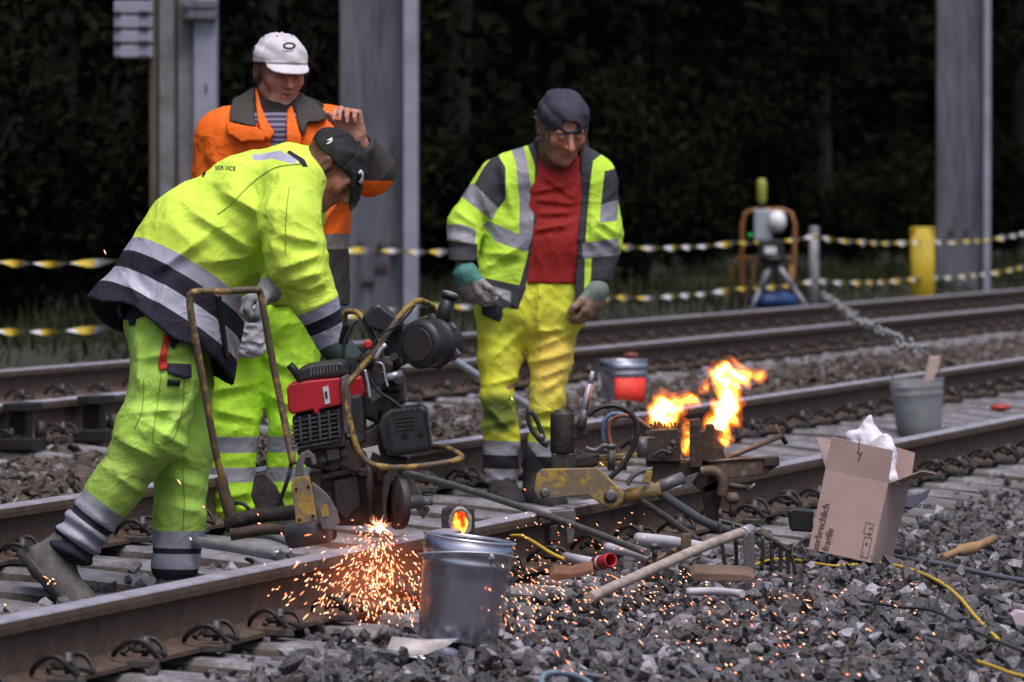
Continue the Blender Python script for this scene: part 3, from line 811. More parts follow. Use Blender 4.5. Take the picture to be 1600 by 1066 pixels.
def tape(pts, w, twist, period, label, seed=0):
    """a twisted plastic ribbon through the points; twist in half turns per metre"""
    rr = random.Random(seed)
    L = 0; pl = []
    sp = spline(pts, 1) if len(pts) > 2 else [Vector(p) for p in pts]
    segs = [(sp[i], sp[i + 1]) for i in range(len(sp) - 1)]
    vs = []; us = []; fs = []; step = .035; tot = 0; ang = rr.uniform(0, 3)
    for a, b in segs:
        ln = (b - a).length; n = max(2, int(ln / step)); dr = (b - a).normalized(); u1 = Vector((0, 0, 1)); u2 = dr.cross(u1)
        for i in range(n):
            f = i / n; p = a.lerp(b, f) - Vector((0, 0, .05 * min(1, ln / 8) * 4 * f * (1 - f)))
            s = tot + ln * f; an = ang + math.pi * twist * s + .5 * math.sin(s * 2.3); ww = w * (.72 + .28 * math.sin(s * 1.7 + 1) ** 2)
            e = (u1 * math.cos(an) + u2 * math.sin(an)) * ww / 2
            vs += [p - e, p, p + e]; us += [s / period] * 3
        tot += ln
    for i in range(len(vs) // 3 - 1):
        for j in range(2): fs.append((i * 3 + j, i * 3 + j + 1, i * 3 + 4 + j, i * 3 + 3 + j))
    mb = MB().mat(M_tape, True); mb.add(vs, fs); o = mb.build('barrier_tape')
    at = o.data.attributes.new('u', 'FLOAT', 'POINT'); at.data.foreach_set('value', us)
    tag(o, label, 'tape', 'twisted yellow and white barrier tapes'); return o
def tapes():
    D = 11.4
    def pt(px, py, d=D): return P(px, py, Zd(px, d))
    Zp = 0
    tape([pt(-250, 417), pt(0, 411), pt(190, 408), pt(330, 402), pt(560, 391), pt(617, 392), pt(700, 394), pt(960, 386), pt(1150, 380), pt(1272, 370)], .048, 1.45, .62, 'upper twisted yellow and white tape from the left edge to the short grey post', 1)
    tape([pt(1272, 371), pt(1440, 379), pt(1600, 366), pt(1850, 345)], .055, 1.45, .62, 'upper tape running right from the short grey post past the yellow post', 2)
    tape([pt(-250, 522), pt(0, 519), pt(180, 512), pt(400, 500), pt(660, 478), pt(960, 466), pt(1150, 452), pt(1272, 440)], .048, 1.45, .62, 'lower twisted tape from the left edge to the short grey post', 3)
    tape([pt(1272, 440), pt(1440, 435), pt(1600, 418), pt(1850, 398)], .055, 1.45, .62, 'lower tape running right from the short grey post', 4)
tapes()
# ================================================================== soft shapes: distance fields turned into one skin
f32 = np.float32
def V3(p): return np.array(p[:] if hasattr(p, 'x') else p, f32)
def smin(a, b, k):
    if k <= 0: return np.minimum(a, b)
    h = np.clip(.5 + .5 * (b - a) / k, 0, 1); return b * (1 - h) + a * h - k * h * (1 - h)
def smax(a, b, k): return -smin(-a, -b, k)
def rc(a, b, r1, r2):
    a, b = V3(a), V3(b); ab = b - a; L2 = float(ab @ ab) + 1e-12
    def f(p):
        t = np.clip((p - a) @ ab / L2, 0, 1)
        q = p - a - t[:, None] * ab
        return np.sqrt((q * q).sum(1)) - (r1 + (r2 - r1) * t)
    return f
def ell(c, r, R=None):
    c = V3(c); r = np.array(r, f32); R = np.array(R, f32) if R is not None else None
    def f(p):
        q = p - c
        if R is not None: q = q @ R
        k0 = np.sqrt(((q / r) ** 2).sum(1)); k1 = np.sqrt(((q / (r * r)) ** 2).sum(1)) + 1e-9
        return k0 * (k0 - 1) / k1
    return f
def sph(c, r):
    c = V3(c)
    return lambda p: np.sqrt(((p - c) ** 2).sum(1)) - r
def wide(a, b, r1, r2, w1, w2, side):
    """two parallel rounded cones blended: a flattened limb or trunk, half-width w beyond r along side"""
    s = Vector(side).normalized(); a, b = Vector(a), Vector(b)
    fs = [rc(a + s * (w1 * k), b + s * (w2 * k), r1, r2) for k in (-1, 0, 1)]
    def f(p):
        d = fs[0](p)
        for g in fs[1:]: d = smin(d, g(p), .07)
        return d
    return f
def uni(fs, k=.03):
    def f(p):
        d = None
        for g in fs:
            kk = k
            if isinstance(g, tuple): g, kk = g
            v = g(p); d = v if d is None else smin(d, v, kk)
        return d
    return f
def sub(f, g, k=.01): return lambda p: smax(f(p), -g(p), k)
def inter(f, g, k=.0): return lambda p: smax(f(p), g(p), k) if k > 0 else np.maximum(f(p), g(p))
def near(f, c, R):
    """evaluate f only within the sphere (bounding)"""
    c = V3(c)
    def g(p):
        d = np.sqrt(((p - c) ** 2).sum(1)) - R; m = d < .05
        if m.any():
            d = d.astype(f32); d[m] = f(p[m])
        return d
    return g
def plane(c, n):
    c, n = V3(c), V3(Vector(n).normalized()); return lambda p: (p - c) @ n
def wav(p, k1, k2, ph=0.0):
    k1, k2 = np.array(k1, f32), np.array(k2, f32)
    return np.sin(p @ k1 + ph + 1.6 * np.sin(p @ k2 + ph * 1.7))
def folds(f, amp, seed, sc=1.0, ani=(1, 1, 1)):
    r = np.random.default_rng(seed); ks = []
    for i in range(6):
        v = r.normal(size=3) * np.array(ani); v /= np.linalg.norm(v); w = r.normal(size=3); w /= np.linalg.norm(w)
        ks.append((v * (r.uniform(24, 55) if i < 4 else r.uniform(70, 120)) * sc, w * r.uniform(9, 16) * sc, r.uniform(0, 6)))
    def g(p):
        d = f(p); n = 0
        for i, (a, b, ph) in enumerate(ks):
            w = wav(p, a, b, ph); n = n + ((1 - np.abs(w)) ** 1.6 - .4) * (1.0 if i % 2 else .8) * (1 if i < 4 else .4)
        return d - amp * n.astype(f32) * .55
    return g
def crease(pts, r=.012, amp=.62):
    """height of sharp cloth folds running along (a, b) segments, for the surface on the near side"""
    sg = [(np.array((a.x, a.z), f32), np.array((b.x, b.z), f32), (a.y + b.y) / 2) for a, b in pts]
    def f(p):
        q = p[:, [0, 2]]; out = np.zeros(len(p), f32)
        for a, b, y in sg:
            ab = b - a; L2 = float(ab @ ab) + 1e-9; t = (q - a) @ ab / L2; tc = np.clip(t, 0, 1)
            w = q - a - tc[:, None] * ab; d = np.sqrt((w * w).sum(1)); side = np.sign(w[:, 0] * ab[1] - w[:, 1] * ab[0])
            env = np.clip(4 * (tc + .12) * (1.12 - tc), 0, 1) * (p[:, 1] < y + .17)
            out += env * r * amp * (np.exp(-d / (r * .75)) - .55 * np.exp(-((d * side - r * 1.4) / (r * .9)) ** 2))
        return out
    return f
def poly(pts, Z):
    """signed distance (metres, negative inside) to a polygon given in photograph pixels on the plane at distance Z, swept along y"""
    q = np.array([(lambda v: (v.x, v.z))(P(a, b, Z)) for a, b in pts], f32); n = len(q)
    def f(p):
        x = p[:, 0]; z = p[:, 2]; d = np.full(len(p), 1e9, f32); ins = np.zeros(len(p), bool)
        j = n - 1
        for i in range(n):
            ex, ez = q[j] - q[i]; wx, wz = x - q[i, 0], z - q[i, 1]
            t = np.clip((wx * ex + wz * ez) / (ex * ex + ez * ez + 1e-12), 0, 1)
            d = np.minimum(d, (wx - ex * t) ** 2 + (wz - ez * t) ** 2)
            c = ((q[i, 1] > z) != (q[j, 1] > z)) & (x < (q[j, 0] - q[i, 0]) * (z - q[i, 1]) / (q[j, 1] - q[i, 1] + 1e-12) + q[i, 0])
            ins ^= c; j = i
        return np.where(ins, -1, 1) * np.sqrt(d)
    return f

def polygonize(fn, lo, hi, vs, B=10):
    lo = np.array(lo[:], float); hi = np.array(hi[:], float)
    nb = np.ceil((hi - lo) / (vs * B)).astype(int); N = nb * B + 1
    bi = np.stack(np.meshgrid(*[np.arange(k) for k in nb], indexing='ij'), -1).reshape(-1, 3)
    cen = (lo + (bi + .5) * B * vs).astype(f32)
    dc = fn(cen); act = np.abs(dc) < vs * B * .5 * 1.7321 * 1.35 + .012
    big = np.empty(tuple(N), f32)
    sgn = np.where(dc < 0, -1, 1).reshape(tuple(nb))
    big[...] = 1.0
    up = np.repeat(np.repeat(np.repeat(sgn, B, 0), B, 1), B, 2); big[:-1, :-1, :-1] = up
    loc = np.stack(np.meshgrid(*[np.arange(B + 1)] * 3, indexing='ij'), -1).reshape(-1, 3)
    ab = bi[act]
    for s in range(0, len(ab), 160):
        blk = ab[s:s + 160]; idx = (blk[:, None, :] * B + loc[None]).reshape(-1, 3)
        v = fn((lo + idx * vs).astype(f32)); big[idx[:, 0], idx[:, 1], idx[:, 2]] = v
    neg = big < 0
    c8 = [(0, 0, 0), (1, 0, 0), (0, 1, 0), (1, 1, 0), (0, 0, 1), (1, 0, 1), (0, 1, 1), (1, 1, 1)]
    sl = lambda c: neg[c[0]:N[0] - 1 + c[0], c[1]:N[1] - 1 + c[1], c[2]:N[2] - 1 + c[2]]
    allp = np.ones(tuple(N - 1), bool); anyp = np.zeros(tuple(N - 1), bool)
    for c in c8: allp &= sl(c); anyp |= sl(c)
    cells = np.argwhere(anyp & ~allp)
    ids = np.full(tuple(N - 1), -1, np.int32); ids[cells[:, 0], cells[:, 1], cells[:, 2]] = np.arange(len(cells))
    cv = np.stack([big[cells[:, 0] + c[0], cells[:, 1] + c[1], cells[:, 2] + c[2]] for c in c8], -1)
    acc = np.zeros((len(cells), 3)); cnt = np.zeros(len(cells))
    for a in range(8):
        for b in range(a + 1, 8):
            df = np.array(c8[b]) - np.array(c8[a])
            if np.abs(df).sum() != 1: continue
            m = (cv[:, a] < 0) != (cv[:, b] < 0)
            t = cv[m, a] / (cv[m, a] - cv[m, b]); acc[m] += np.array(c8[a]) + t[:, None] * df; cnt[m] += 1
    verts = lo + (cells + acc / cnt[:, None]) * vs
    quads = []
    for ax in range(3):
        o1, o2 = (ax + 1) % 3, (ax + 2) % 3
        s0 = [slice(1, N[0] - 1), slice(1, N[1] - 1), slice(1, N[2] - 1)]; s1 = list(s0)
        s0[ax] = slice(0, N[ax] - 1); s1[ax] = slice(1, N[ax])
        A, Bn = neg[tuple(s0)], neg[tuple(s1)]
        e = np.argwhere(A != Bn)
        if not len(e): continue
        fl = A[e[:, 0], e[:, 1], e[:, 2]]
        st = np.array([1, 1, 1]); st[ax] = 0; e = e + st
        def cell(a, b):
            q = e.copy(); q[:, o1] -= a; q[:, o2] -= b; return ids[q[:, 0], q[:, 1], q[:, 2]]
        q = np.stack([cell(1, 1), cell(0, 1), cell(0, 0), cell(1, 0)], -1)
        q[~fl] = q[~fl][:, ::-1]; quads.append(q)
    quads = np.concatenate(quads); quads = quads[(quads >= 0).all(1)]
    return verts.astype(f32), quads

def soft(name, fn, lo, hi, vs, mats, parent, attrs=None, mi=None):
    v, q = polygonize(fn, lo, hi, vs)
    o = mesh_np(name, v, q, mats if isinstance(mats, list) else [mats], parent, smooth=True)
    for an, g in (attrs or {}).items():
        at = o.data.attributes.new(an, 'FLOAT', 'POINT'); at.data.foreach_set('value', np.asarray(g(v), f32))
    if mi is not None:
        c = v[q].mean(1); o.data.polygons.foreach_set('material_index', mi(c).astype(np.int32))
    return o
def band(a, b, lst):
    """field positive inside the bands lst of (s0, s1), s measured in metres from a towards b"""
    a = V3(a); n = V3((Vector(b) - Vector(a)).normalized())
    def f(p):
        s = (p - a) @ n; d = np.full(len(p), -1., f32)
        for (s0, s1) in lst: d = np.maximum(d, (s1 - s0) / 2 - np.abs(s - (s0 + s1) / 2))
        return d
    return f
def AND(*fs): return lambda p: np.minimum.reduce([f(p) for f in fs])
def OR(*fs): return lambda p: np.maximum.reduce([f(p) for f in fs])
def NEG(f): return lambda p: -f(p)

# ---- decals: pockets, straps and print sewn on a garment, cut to an outline and laid on the surface
def bvh_of(objs):
    vs = []; fs = []
    for o in objs:
        off = len(vs); vs += [o.matrix_world @ v.co if False else Vector(v.co) for v in o.data.vertices]
        fs += [[i + off for i in p.vertices] for p in o.data.polygons]
    return BVHTree.FromPolygons(vs, fs)
def lay(name, outline, bvh, mat, parent, off=.004, thick=.004, seg=7.0):
    bm = bmesh.new(); vs = [bm.verts.new((x, -y, 0)) for x, y in outline]; bm.faces.new(vs)
    bmesh.ops.triangulate(bm, faces=bm.faces)
    for _ in range(6):
        es = [e for e in bm.edges if e.calc_length() > seg]
        if not es: break
        bmesh.ops.subdivide_edges(bm, edges=es, cuts=1); bmesh.ops.triangulate(bm, faces=[f for f in bm.faces if len(f.verts) > 3])
    return _drop(bm, name, bvh, mat, parent, off, thick)
def _drop(bm, name, bvh, mat, parent, off, thick, zdef=None):
    o0 = Vector((0, 0, CAMZ)); last = None; ds = []
    for v in bm.verts:
        r = ray(v.co.x, -v.co.y).normalized(); h = bvh.ray_cast(o0, r)
        ds.append((v, r, h[3] if h[0] is not None else None))
    good = [d for _, _, d in ds if d is not None]; md = sorted(good)[len(good) // 2] if good else 17
    for v, r, d in ds:
        if d is None or abs(d - md) > .25: d = md
        v.co = o0 + r * (d - off)
    me = bpy.data.meshes.new(name); bm.to_mesh(me); bm.free(); me.materials.append(mat)
    o = bpy.data.objects.new(name, me); link(o, parent)
    for p in me.polygons: p.use_smooth = True
    if thick:
        md_ = o.modifiers.new('t', 'SOLIDIFY'); md_.thickness = thick; md_.offset = 0
    return o
def text_bm(body, cx, cy, h, ang=0, shear=0, sx=1.0, align='CENTER'):
    c = bpy.data.curves.new('lettering', 'FONT'); c.body = body; c.size = h; c.offset = .018 * h; c.align_x = align; c.align_y = 'CENTER'; c.resolution_u = 3
    o = bpy.data.objects.new('lettering', c); COL.objects.link(o)
    dg = bpy.context.evaluated_depsgraph_get(); me = bpy.data.meshes.new_from_object(o.evaluated_get(dg))
    bm = bmesh.new(); bm.from_mesh(me); bpy.data.objects.remove(o); bpy.data.curves.remove(c); bpy.data.meshes.remove(me)
    ca, sa = math.cos(math.radians(ang)), math.sin(math.radians(ang))
    for v in bm.verts:
        x, y = v.co.x * sx + shear * v.co.y, v.co.y
        v.co = Vector((cx + x * ca - y * sa, -cy + x * sa + y * ca, 0))
    return bm
def lay_text(name, body, cx, cy, h, bvh, mat, parent, ang=0, shear=0, sx=1.0, off=.004):
    return _drop(text_bm(body, cx, cy, h, ang, shear, sx), name, bvh, mat, parent, off, 0)

def seam_strip(nm, pts, bvh, mat, parent, w=1.1):
    pl = [(v.x, v.y) for v in spline([Vector((x, y, 0)) for x, y in pts], 8)]; bm = bmesh.new(); prev = None
    for i, (x, y) in enumerate(pl):
        a = pl[max(i - 1, 0)]; b = pl[min(i + 1, len(pl) - 1)]; dx, dy = b[0] - a[0], b[1] - a[1]; l = math.hypot(dx, dy) + 1e-6
        p = (bm.verts.new((x - dy / l * w / 2, -(y + dx / l * w / 2), 0)), bm.verts.new((x + dy / l * w / 2, -(y - dx / l * w / 2), 0)))
        if prev: bm.faces.new((prev[0], p[0], p[1], prev[1]))
        prev = p
    return _drop(bm, nm, bvh, mat, parent, .002, .001)
# ================================================================== the three workers
YEL = (.74, 1.0, .10); SIL = (.42, .42, .52); NAV = (.018, .018, .032); ORG = (1.0, .17, .012); DGR = (.045, .045, .055)
M_skin_cols = (.42, .20, .13)
def head_frame(c, face, up):
    y = Vector(face).normalized(); z = Vector(up); z = (z - y * z.dot(y)).normalized(); x = y.cross(z)
    return Vector(c), Matrix((x, y, z)).transposed()
def head_sdf(c, R, s=1.0, ears=True):
    L = lambda x, y, z: c + R @ (Vector((x, y, z)) * s)
    Rn = np.array(R, f32)
    def E(x, y, z, a, b, d): return ell(L(x, y, z), (a * s, b * s, d * s), Rn)
    base = uni([E(0, -.014, .032, .077, .098, .088), (E(0, .028, -.03, .060, .066, .083), .03), (E(0, .045, -.080, .044, .042, .034), .03),
                (sph(L(.041, .062, -.02), .022 * s), .025), (sph(L(-.041, .062, -.02), .022 * s), .025),
                (rc(L(.038, .078, .021), L(-.038, .078, .021), .013 * s, .013 * s), .018), (sph(L(0, .077, -.1), .020 * s), .02),
                (rc(L(.055, .02, -.06), L(.03, .06, -.095), .02 * s, .018 * s), .02)])
    f = base
    for x in (.030, -.030): f = sub(f, sph(L(x, .103, .002), .019 * s), .014)
    add = [(rc(L(0, .090, .012), L(0, .116, -.028), .0075 * s, .0125 * s), .012), (sph(L(.013, .100, -.033), .0085 * s), .008), (sph(L(-.013, .100, -.033), .0085 * s), .008),
           (rc(L(.017, .088, -.056), L(0, .099, -.054), .006 * s, .007 * s), .008), (rc(L(-.017, .088, -.056), L(0, .099, -.054), .006 * s, .007 * s), .008),
           (rc(L(.014, .090, -.069), L(-.014, .090, -.069), .007 * s, .007 * s), .008),
           (sph(L(.030, .079, .001), .0145 * s), .003), (sph(L(-.030, .079, .001), .0145 * s), .003)]
    if ears:
        for k in (1, -1):
            add.append((E(.079 * k, -.010, -.004, .011, .022, .034), .006))
    f2 = uni([f] + add)
    for k in (1, -1):
        f2 = sub(f2, rc(L(.019 * k, .098, -.036), L(.036 * k, .082, -.066), .0035 * s, .0025 * s), .006)
        if ears: f2 = sub(f2, E(.09 * k, -.004, .0, .008, .012, .022), .005)
    f2 = sub(f2, rc(L(.020, .096, -.0625), L(-.020, .096, -.0625), .003 * s, .003 * s), .004)
    return f2, L
def head_attrs(c, R, s, hair=None):
    ci = V3(c); Rn = np.array(R, f32)
    def loc(p): return ((p - ci) @ Rn) / s
    def lip(p):
        q = loc(p); return np.minimum(.0095 - np.abs(q[:, 2] + .0625), .024 - np.abs(q[:, 0])) * (q[:, 1] > .07)
    def brow(p):
        q = loc(p); return np.minimum(.006 - np.abs(q[:, 2] - .023 + .15 * np.abs(np.abs(q[:, 0]) - .03)), .020 - np.abs(np.abs(q[:, 0]) - .032)) * (q[:, 1] > .05) - .0
    def lid(p):
        q = loc(p); return np.minimum(.0028 - np.abs(q[:, 2] + .001), .014 - np.abs(np.abs(q[:, 0]) - .030)) * (q[:, 1] > .07)
    def stub(p):
        q = loc(p); return np.minimum(-.03 - q[:, 2], .6 * (q[:, 1] + .02)) - .02 * (np.abs(q[:, 0]) < .0)
    def flush(p):
        q = loc(p); return np.minimum(.03 - np.sqrt((q[:, 2] + .03) ** 2 + (np.abs(q[:, 0]) - .03) ** 2), q[:, 1] - .03)
    def hr(p):
        q = loc(p); return hair(q) if hair else np.full(len(p), -1., f32)
    return {'lip': lip, 'brow': brow, 'lid': lid, 'stub': stub, 'flush': flush, 'hair': hr}
def skin_mat(name, base, hairc, stubc=.25):
    return layered(name, base, [('flush', (base[0] * 1.05, base[1] * .62, base[2] * .55), .02, .55, .5), ('stub', (base[0] * .45, base[1] * .5, base[2] * .55), .02, stubc, .6),
                                ('hair', hairc, .004, .9, .8), ('lip', (base[0] * .75, base[1] * .42, base[2] * .42), .003, .7, .45), ('brow', hairc, .004, .5, .8), ('lid', (.05, .03, .022), .002, .6, .4)],
                   rough=.55, bump=.5, bscale=90, spec=.35, sss=.08, dirt=(base[0] * .6, base[1] * .42, base[2] * .38), dscale=16, dstr=.55, dthr=.47)
def hand_sdf(w, fwd, palm, s=1.0, curl=(.5, .6, .4), fat=1.0, thumb=(.5, .3), side=1, spread=.05):
    """w wrist, fwd wrist->knuckles, palm the way the palm faces; side +1 puts the thumb on +x of (fwd x palm)"""
    w = Vector(w); y = Vector(fwd).normalized(); z = Vector(palm); z = (z - y * z.dot(y)).normalized(); x = y.cross(z) * side
    L = lambda a, b, c_: w + (x * a + y * b + z * c_) * s
    fs = []
    for i, (bx, ln) in enumerate(((.030, .074), (.010, .082), (-.010, .076), (-.029, .060))):
        k0 = L(bx * .75, .01, 0); k1 = L(bx * 1.02, .088 - .006 * abs(i - 1), 0)
        fs.append((rc(k0, k1, .0155 * s * fat, .0125 * s * fat), .012))
        d = (y + x * (bx * spread * 20)).normalized(); p = k1; a = 0
        for j, (q, c_) in enumerate(((.45, curl[0]), (.32, curl[1]), (.23, curl[2]))):
            a += c_ * (1 + .08 * (i - 1)); dd = d * math.cos(a) + z * math.sin(a); e = p + dd * (ln * q * s)
            fs.append((rc(p, e, (.0100 - .001 * j) * s * fat, (.0092 - .001 * j) * s * fat), .002 if j == 0 else .003)); p = e
    fs.append((rc(L(-.012, .02, -.002), L(.012, .02, -.002), .018 * s * fat, .018 * s * fat), .012))
    t0 = L(.022, .02, .004); t1 = L(.046, .052, .012); t2 = t1 + (x * .35 + y * .8 + z * thumb[0]).normalized() * (.034 * s); t3 = t2 + (x * -.1 + y * .75 + z * (thumb[0] + thumb[1])).normalized() * (.028 * s)
    fs += [(rc(t0, t1, .016 * s * fat, .0125 * s * fat), .012), (rc(t1, t2, .0115 * s * fat, .0105 * s * fat), .004), (rc(t2, t3, .0105 * s * fat, .0085 * s * fat), .003)]
    cen = L(0, .09, .02)
    return near(uni(fs), cen, .14 * s), cen
def bounds(pts, pad):
    a = np.array([Vector(p)[:] for p in pts]); return a.min(0) - pad, a.max(0) + pad
def boot(name, ankle, toe_dir, parent, mat, s=1.0, up=(0, 0, 1), r=.052, sole_drop=.10):
    a = Vector(ankle); f = Vector(toe_dir).normalized(); u = Vector(up); u = (u - f * u.dot(f)).normalized(); L = lambda x, z: a + (f * x + u * z) * s
    sd = f.cross(u)
    sh = uni([rc(L(0, .10), L(-.005, -.04), r * s, .05 * s), (rc(L(-.02, -.06), L(.03, -.062), .042 * s, .042 * s), .03), (wide(L(.05, -.062), L(.165, -.072), .040 * s, .030 * s, .004, .012, sd), .04),
              (wide(L(.15, -.068), L(.185, -.072), .036 * s, .030 * s, .012, .012, sd), .02)])
    sole = uni([wide(L(-.022, -.075), L(.05, -.075), .036 * s, .034 * s, .006, .004, sd), (wide(L(.06, -.075), L(.185, -.075), .036 * s, .034 * s, .008, .016, sd), .02)])
    bot = plane(L(0, -.102), -u); top = plane(L(0, -.078), u)
    both = lambda p: np.maximum(smin(sh(p), np.maximum(sole(p), top(p)), .003), bot(p))
    lo, hi = bounds([L(-.05, .12), L(.2, -.1), L(.2, .05), L(-.05, -.1)], .09)
    return soft(name, folds(both, .003, 3, 1.3), lo, hi, .0055, mat, parent, {'sole': lambda p: (V3(L(0, -.077)) - p) @ V3(u)})
def vest_mat(name, base, layers, **k): return layered(name, base, layers, **k)
M_boot = layered('dusty_work_boot', (.10, .092, .088), [('sole', (.035, .033, .032), .001, 1, .8)], dirt=(.20, .185, .17), dscale=14, dstr=.7, dthr=.45, bump=.5, bscale=40)
M_bootd = layered('dark_work_boot', (.022, .020, .022), [('sole', (.02, .02, .02), .001, 1, .8)], dirt=(.07, .06, .055), dscale=14, dstr=.6, bump=.4, bscale=40)
M_glove = layered('grey_work_glove', (.27, .27, .28), [('cuff', (.025, .025, .03), .001, 1, .8)], dirt=(.10, .09, .08), dscale=22, dstr=.7, bump=.4)
M_gloveg = layered('green_cuffed_glove', (.36, .33, .33), [('cuff', (.07, .21, .18), .001, 1, .7)], dirt=(.16, .09, .07), dscale=24, dstr=.85, dthr=.46, bump=.5)

# ------------------------------------------------------------------ A: bending over the grinder
def worker_a():
    Z = 16.9; J = lambda x, y, d=0: P(x, y, Z + d)
    who = thing('person', J(180, 925), 'man in yellow jacket and black cap bending over the rail grinder', 'person')
    hc, HR = head_frame(J(517, 264, -.02), (.64, -.16, -.77), (.77, 0, .64))
    hs = .90
    hf, HL = head_sdf(hc, HR, hs)
    sy = (0, 1, 0)
    shR, elR, wrR = J(456, 288, -.16), J(462, 402, -.25), J(517, 528, -.20)
    shL, elL, wrL = J(470, 292, .18), J(458, 398, .10), J(432, 450, -.20)
    hipR, knR, anR = J(250, 512, -.09), J(238, 672, -.11), J(112, 858, -.08)
    hipL, knL, anL = J(275, 520, .09), J(288, 690, .07), J(275, 880, .05)
    gR, gRc = hand_sdf(wrR + Vector((.012, 0, -.03)), (.45, .05, -.45), (.8, .1, -.5), 1.0, (.7, .9, .5), .85, (.9, .2), -1)
    gL, gLc = hand_sdf(wrL + Vector((-.01, -.03, -.005)), (-.70, -.35, -.30), (-.25, -.3, -.95), 1.02, (.8, 1.1, .8), .9, (.6, .2), 1)
    body = uni([near(hf, hc, .17), (rc(HL(0, -.035, -.06), J(472, 268), .058, .066), .03),
                (wide(J(262, 475), J(330, 390), .10, .10, .06, .04, sy), .05), (wide(J(330, 390), J(440, 295), .10, .095, .05, .09, sy), .05),
                (rc(shR, elR, .052, .042), .03), (rc(elR, wrR, .042, .028), .02), (rc(shL, elL, .052, .042), .03), (rc(elL, wrL, .042, .028), .02),
                (rc(hipR, knR, .085, .058), .04), (rc(knR, anR, .056, .036), .02), (rc(hipL, knL, .085, .058), .04), (rc(knL, anL, .056, .036), .02),
                (rc(anR, J(100, 872, -.08), .03, .028), .02), (rc(anL, J(275, 900, .05), .03, .028), .02), (gR, .01), (gL, .01)])
    lo, hi = bounds([hc, HL(0, .12, 0), HL(0, 0, .12), shR, shL, elR, elL, wrR, gRc, gLc, J(262, 475), knR, anR, anL], .14)
    hairA = lambda q: np.minimum(np.minimum(.035 - q[:, 1], q[:, 2] + .055 - .35 * np.clip(q[:, 1], -.1, .05) * -1), .012 - np.abs(q[:, 2] - .01) + .06 - .5 * np.abs(q[:, 1])) - .012 * (np.abs(np.abs(q[:, 0]) - .085) < .012)
    soft('body', body, lo, hi, .0052, skin_mat('skin_of_bending_man', (.54, .26, .18), (.035, .028, .024), .25), who, head_attrs(hc, HR, hs, hairA))
    # jacket
    hemn = Vector((-.51, 0, -.86)).normalized(); hemp = J(257, 512)
    tor = uni([wide(J(285, 425), J(318, 380), .150, .150, .045, .05, sy), (wide(J(318, 380), J(400, 322), .150, .138, .05, .075, sy), .05),
               (wide(J(400, 322), J(452, 288), .138, .098, .075, .10, sy), .05), (rc(J(455, 268), J(486, 262), .085, .062), .04),
               (wide(J(318, 395), J(240, 545), .135, .235, .03, -.02, sy), .05)])
    arms = uni([rc(shR, J(452, 345, -.24), .098, .088), (rc(J(452, 345, -.24), elR, .088, .088), .03), (rc(elR, J(492, 468, -.23), .088, .066), .04), (rc(J(492, 468, -.23), wrR, .066, .052), .03)])
    armL = uni([rc(shL, elL, .095, .075), (rc(elL, wrL, .072, .052), .03)])
    cr = [(J(425, 300, -.30), J(400, 372, -.27)), (J(432, 330, -.32), J(424, 395, -.30)), (J(500, 398, -.32), J(440, 420, -.33)), (J(505, 425, -.32), J(452, 440, -.33)), (J(440, 365, -.33), J(500, 380, -.33)),
          (J(300, 330, -.20), J(390, 388, -.22)), (J(350, 300, -.20), J(402, 330, -.22)), (J(330, 410, -.20), J(400, 400, -.20)), (J(250, 420, -.20), J(330, 365, -.21)), (J(478, 455, -.30), J(510, 440, -.28)),
          (J(222, 470, -.16), J(200, 440, -.16)), (J(300, 480, -.20), J(320, 540, -.2)), (J(260, 440, -.2), J(240, 510, -.2))]
    crf = crease(cr, .020)
    whole = uni([tor, (arms, .035), (armL, .035)])
    sv = (lambda p: (p - V3(hemp)) @ V3(hemn) - .20 * (p[:, 1] - f32(Z - .2)))
    def jak(p):
        o = (whole(p) - crf(p))
        s = sv(p)
        shell = np.maximum(o, -np.maximum(o + .019, -.13 - s))
        d = np.maximum(shell, s - .0 + .012 * np.sin(p[:, 0] * 28 + 1))
        cut = np.maximum(plane(J(515, 545, -.2), (.43, 0, -.9))(p), -(np.sqrt(((p - V3(wrR)) ** 2).sum(1)) - .16))
        return d
    jk = folds(jak, .0045, 21, .8)
    endR = plane(wrR + Vector((.020, 0, -.035)), (.43, 0, -.9)); nw = lambda p: np.sqrt(((p - V3(wrR)) ** 2).sum(1)) - .15
    jk2 = lambda p: np.where(nw(p) < 0, np.maximum(jk(p), endR(p)), jk(p))
    m = 9.0 / F * 0 + Z / F
    tb = AND(lambda p: np.where(True, 1.0, 1.0) * np.ones(len(p), f32), lambda p: np.maximum.reduce([(s1 - s0) / 2 - np.abs(sv(p) - (s0 + s1) / 2) for s0, s1 in ((-.215, -.17), (-.115, -.06))]), NEG(lambda p: -(arms(p) - .015)) if False else (lambda p: np.minimum(arms(p), armL(p)) + .01))
    tn = AND(lambda p: np.maximum.reduce([(s1 - s0) / 2 - np.abs(sv(p) - (s0 + s1) / 2) for s0, s1 in ((-.17, -.115), (-.06, .3))]), lambda p: np.minimum(arms(p), armL(p)) + .01)
    a0 = J(460, 420, -.23); a1 = J(520, 545, -.2)
    an_ = lambda p: np.where(((p - V3(J(430, 455, 0))) @ V3((1, 0, 0))) > 0, 1., -1.) * 1.0
    armm = lambda p: .02 - arms(p)
    ab = AND(band(a0, a1, [(65 * m, 84 * m), (104 * m, 130 * m)]), armm); an2 = AND(band(a0, a1, [(84 * m, 104 * m), (130 * m, 190 * m)]), armm)
    sh = NEG(poly([(395, 243), (440, 236), (470, 250), (466, 258), (430, 249), (400, 252)], Z)); 
    lab = AND(sh, lambda p: f32(Z + .12) - p[:, 1])
    low = NEG(poly([(455, 235), (480, 250), (486, 262), (478, 262), (470, 252), (452, 240)], Z))
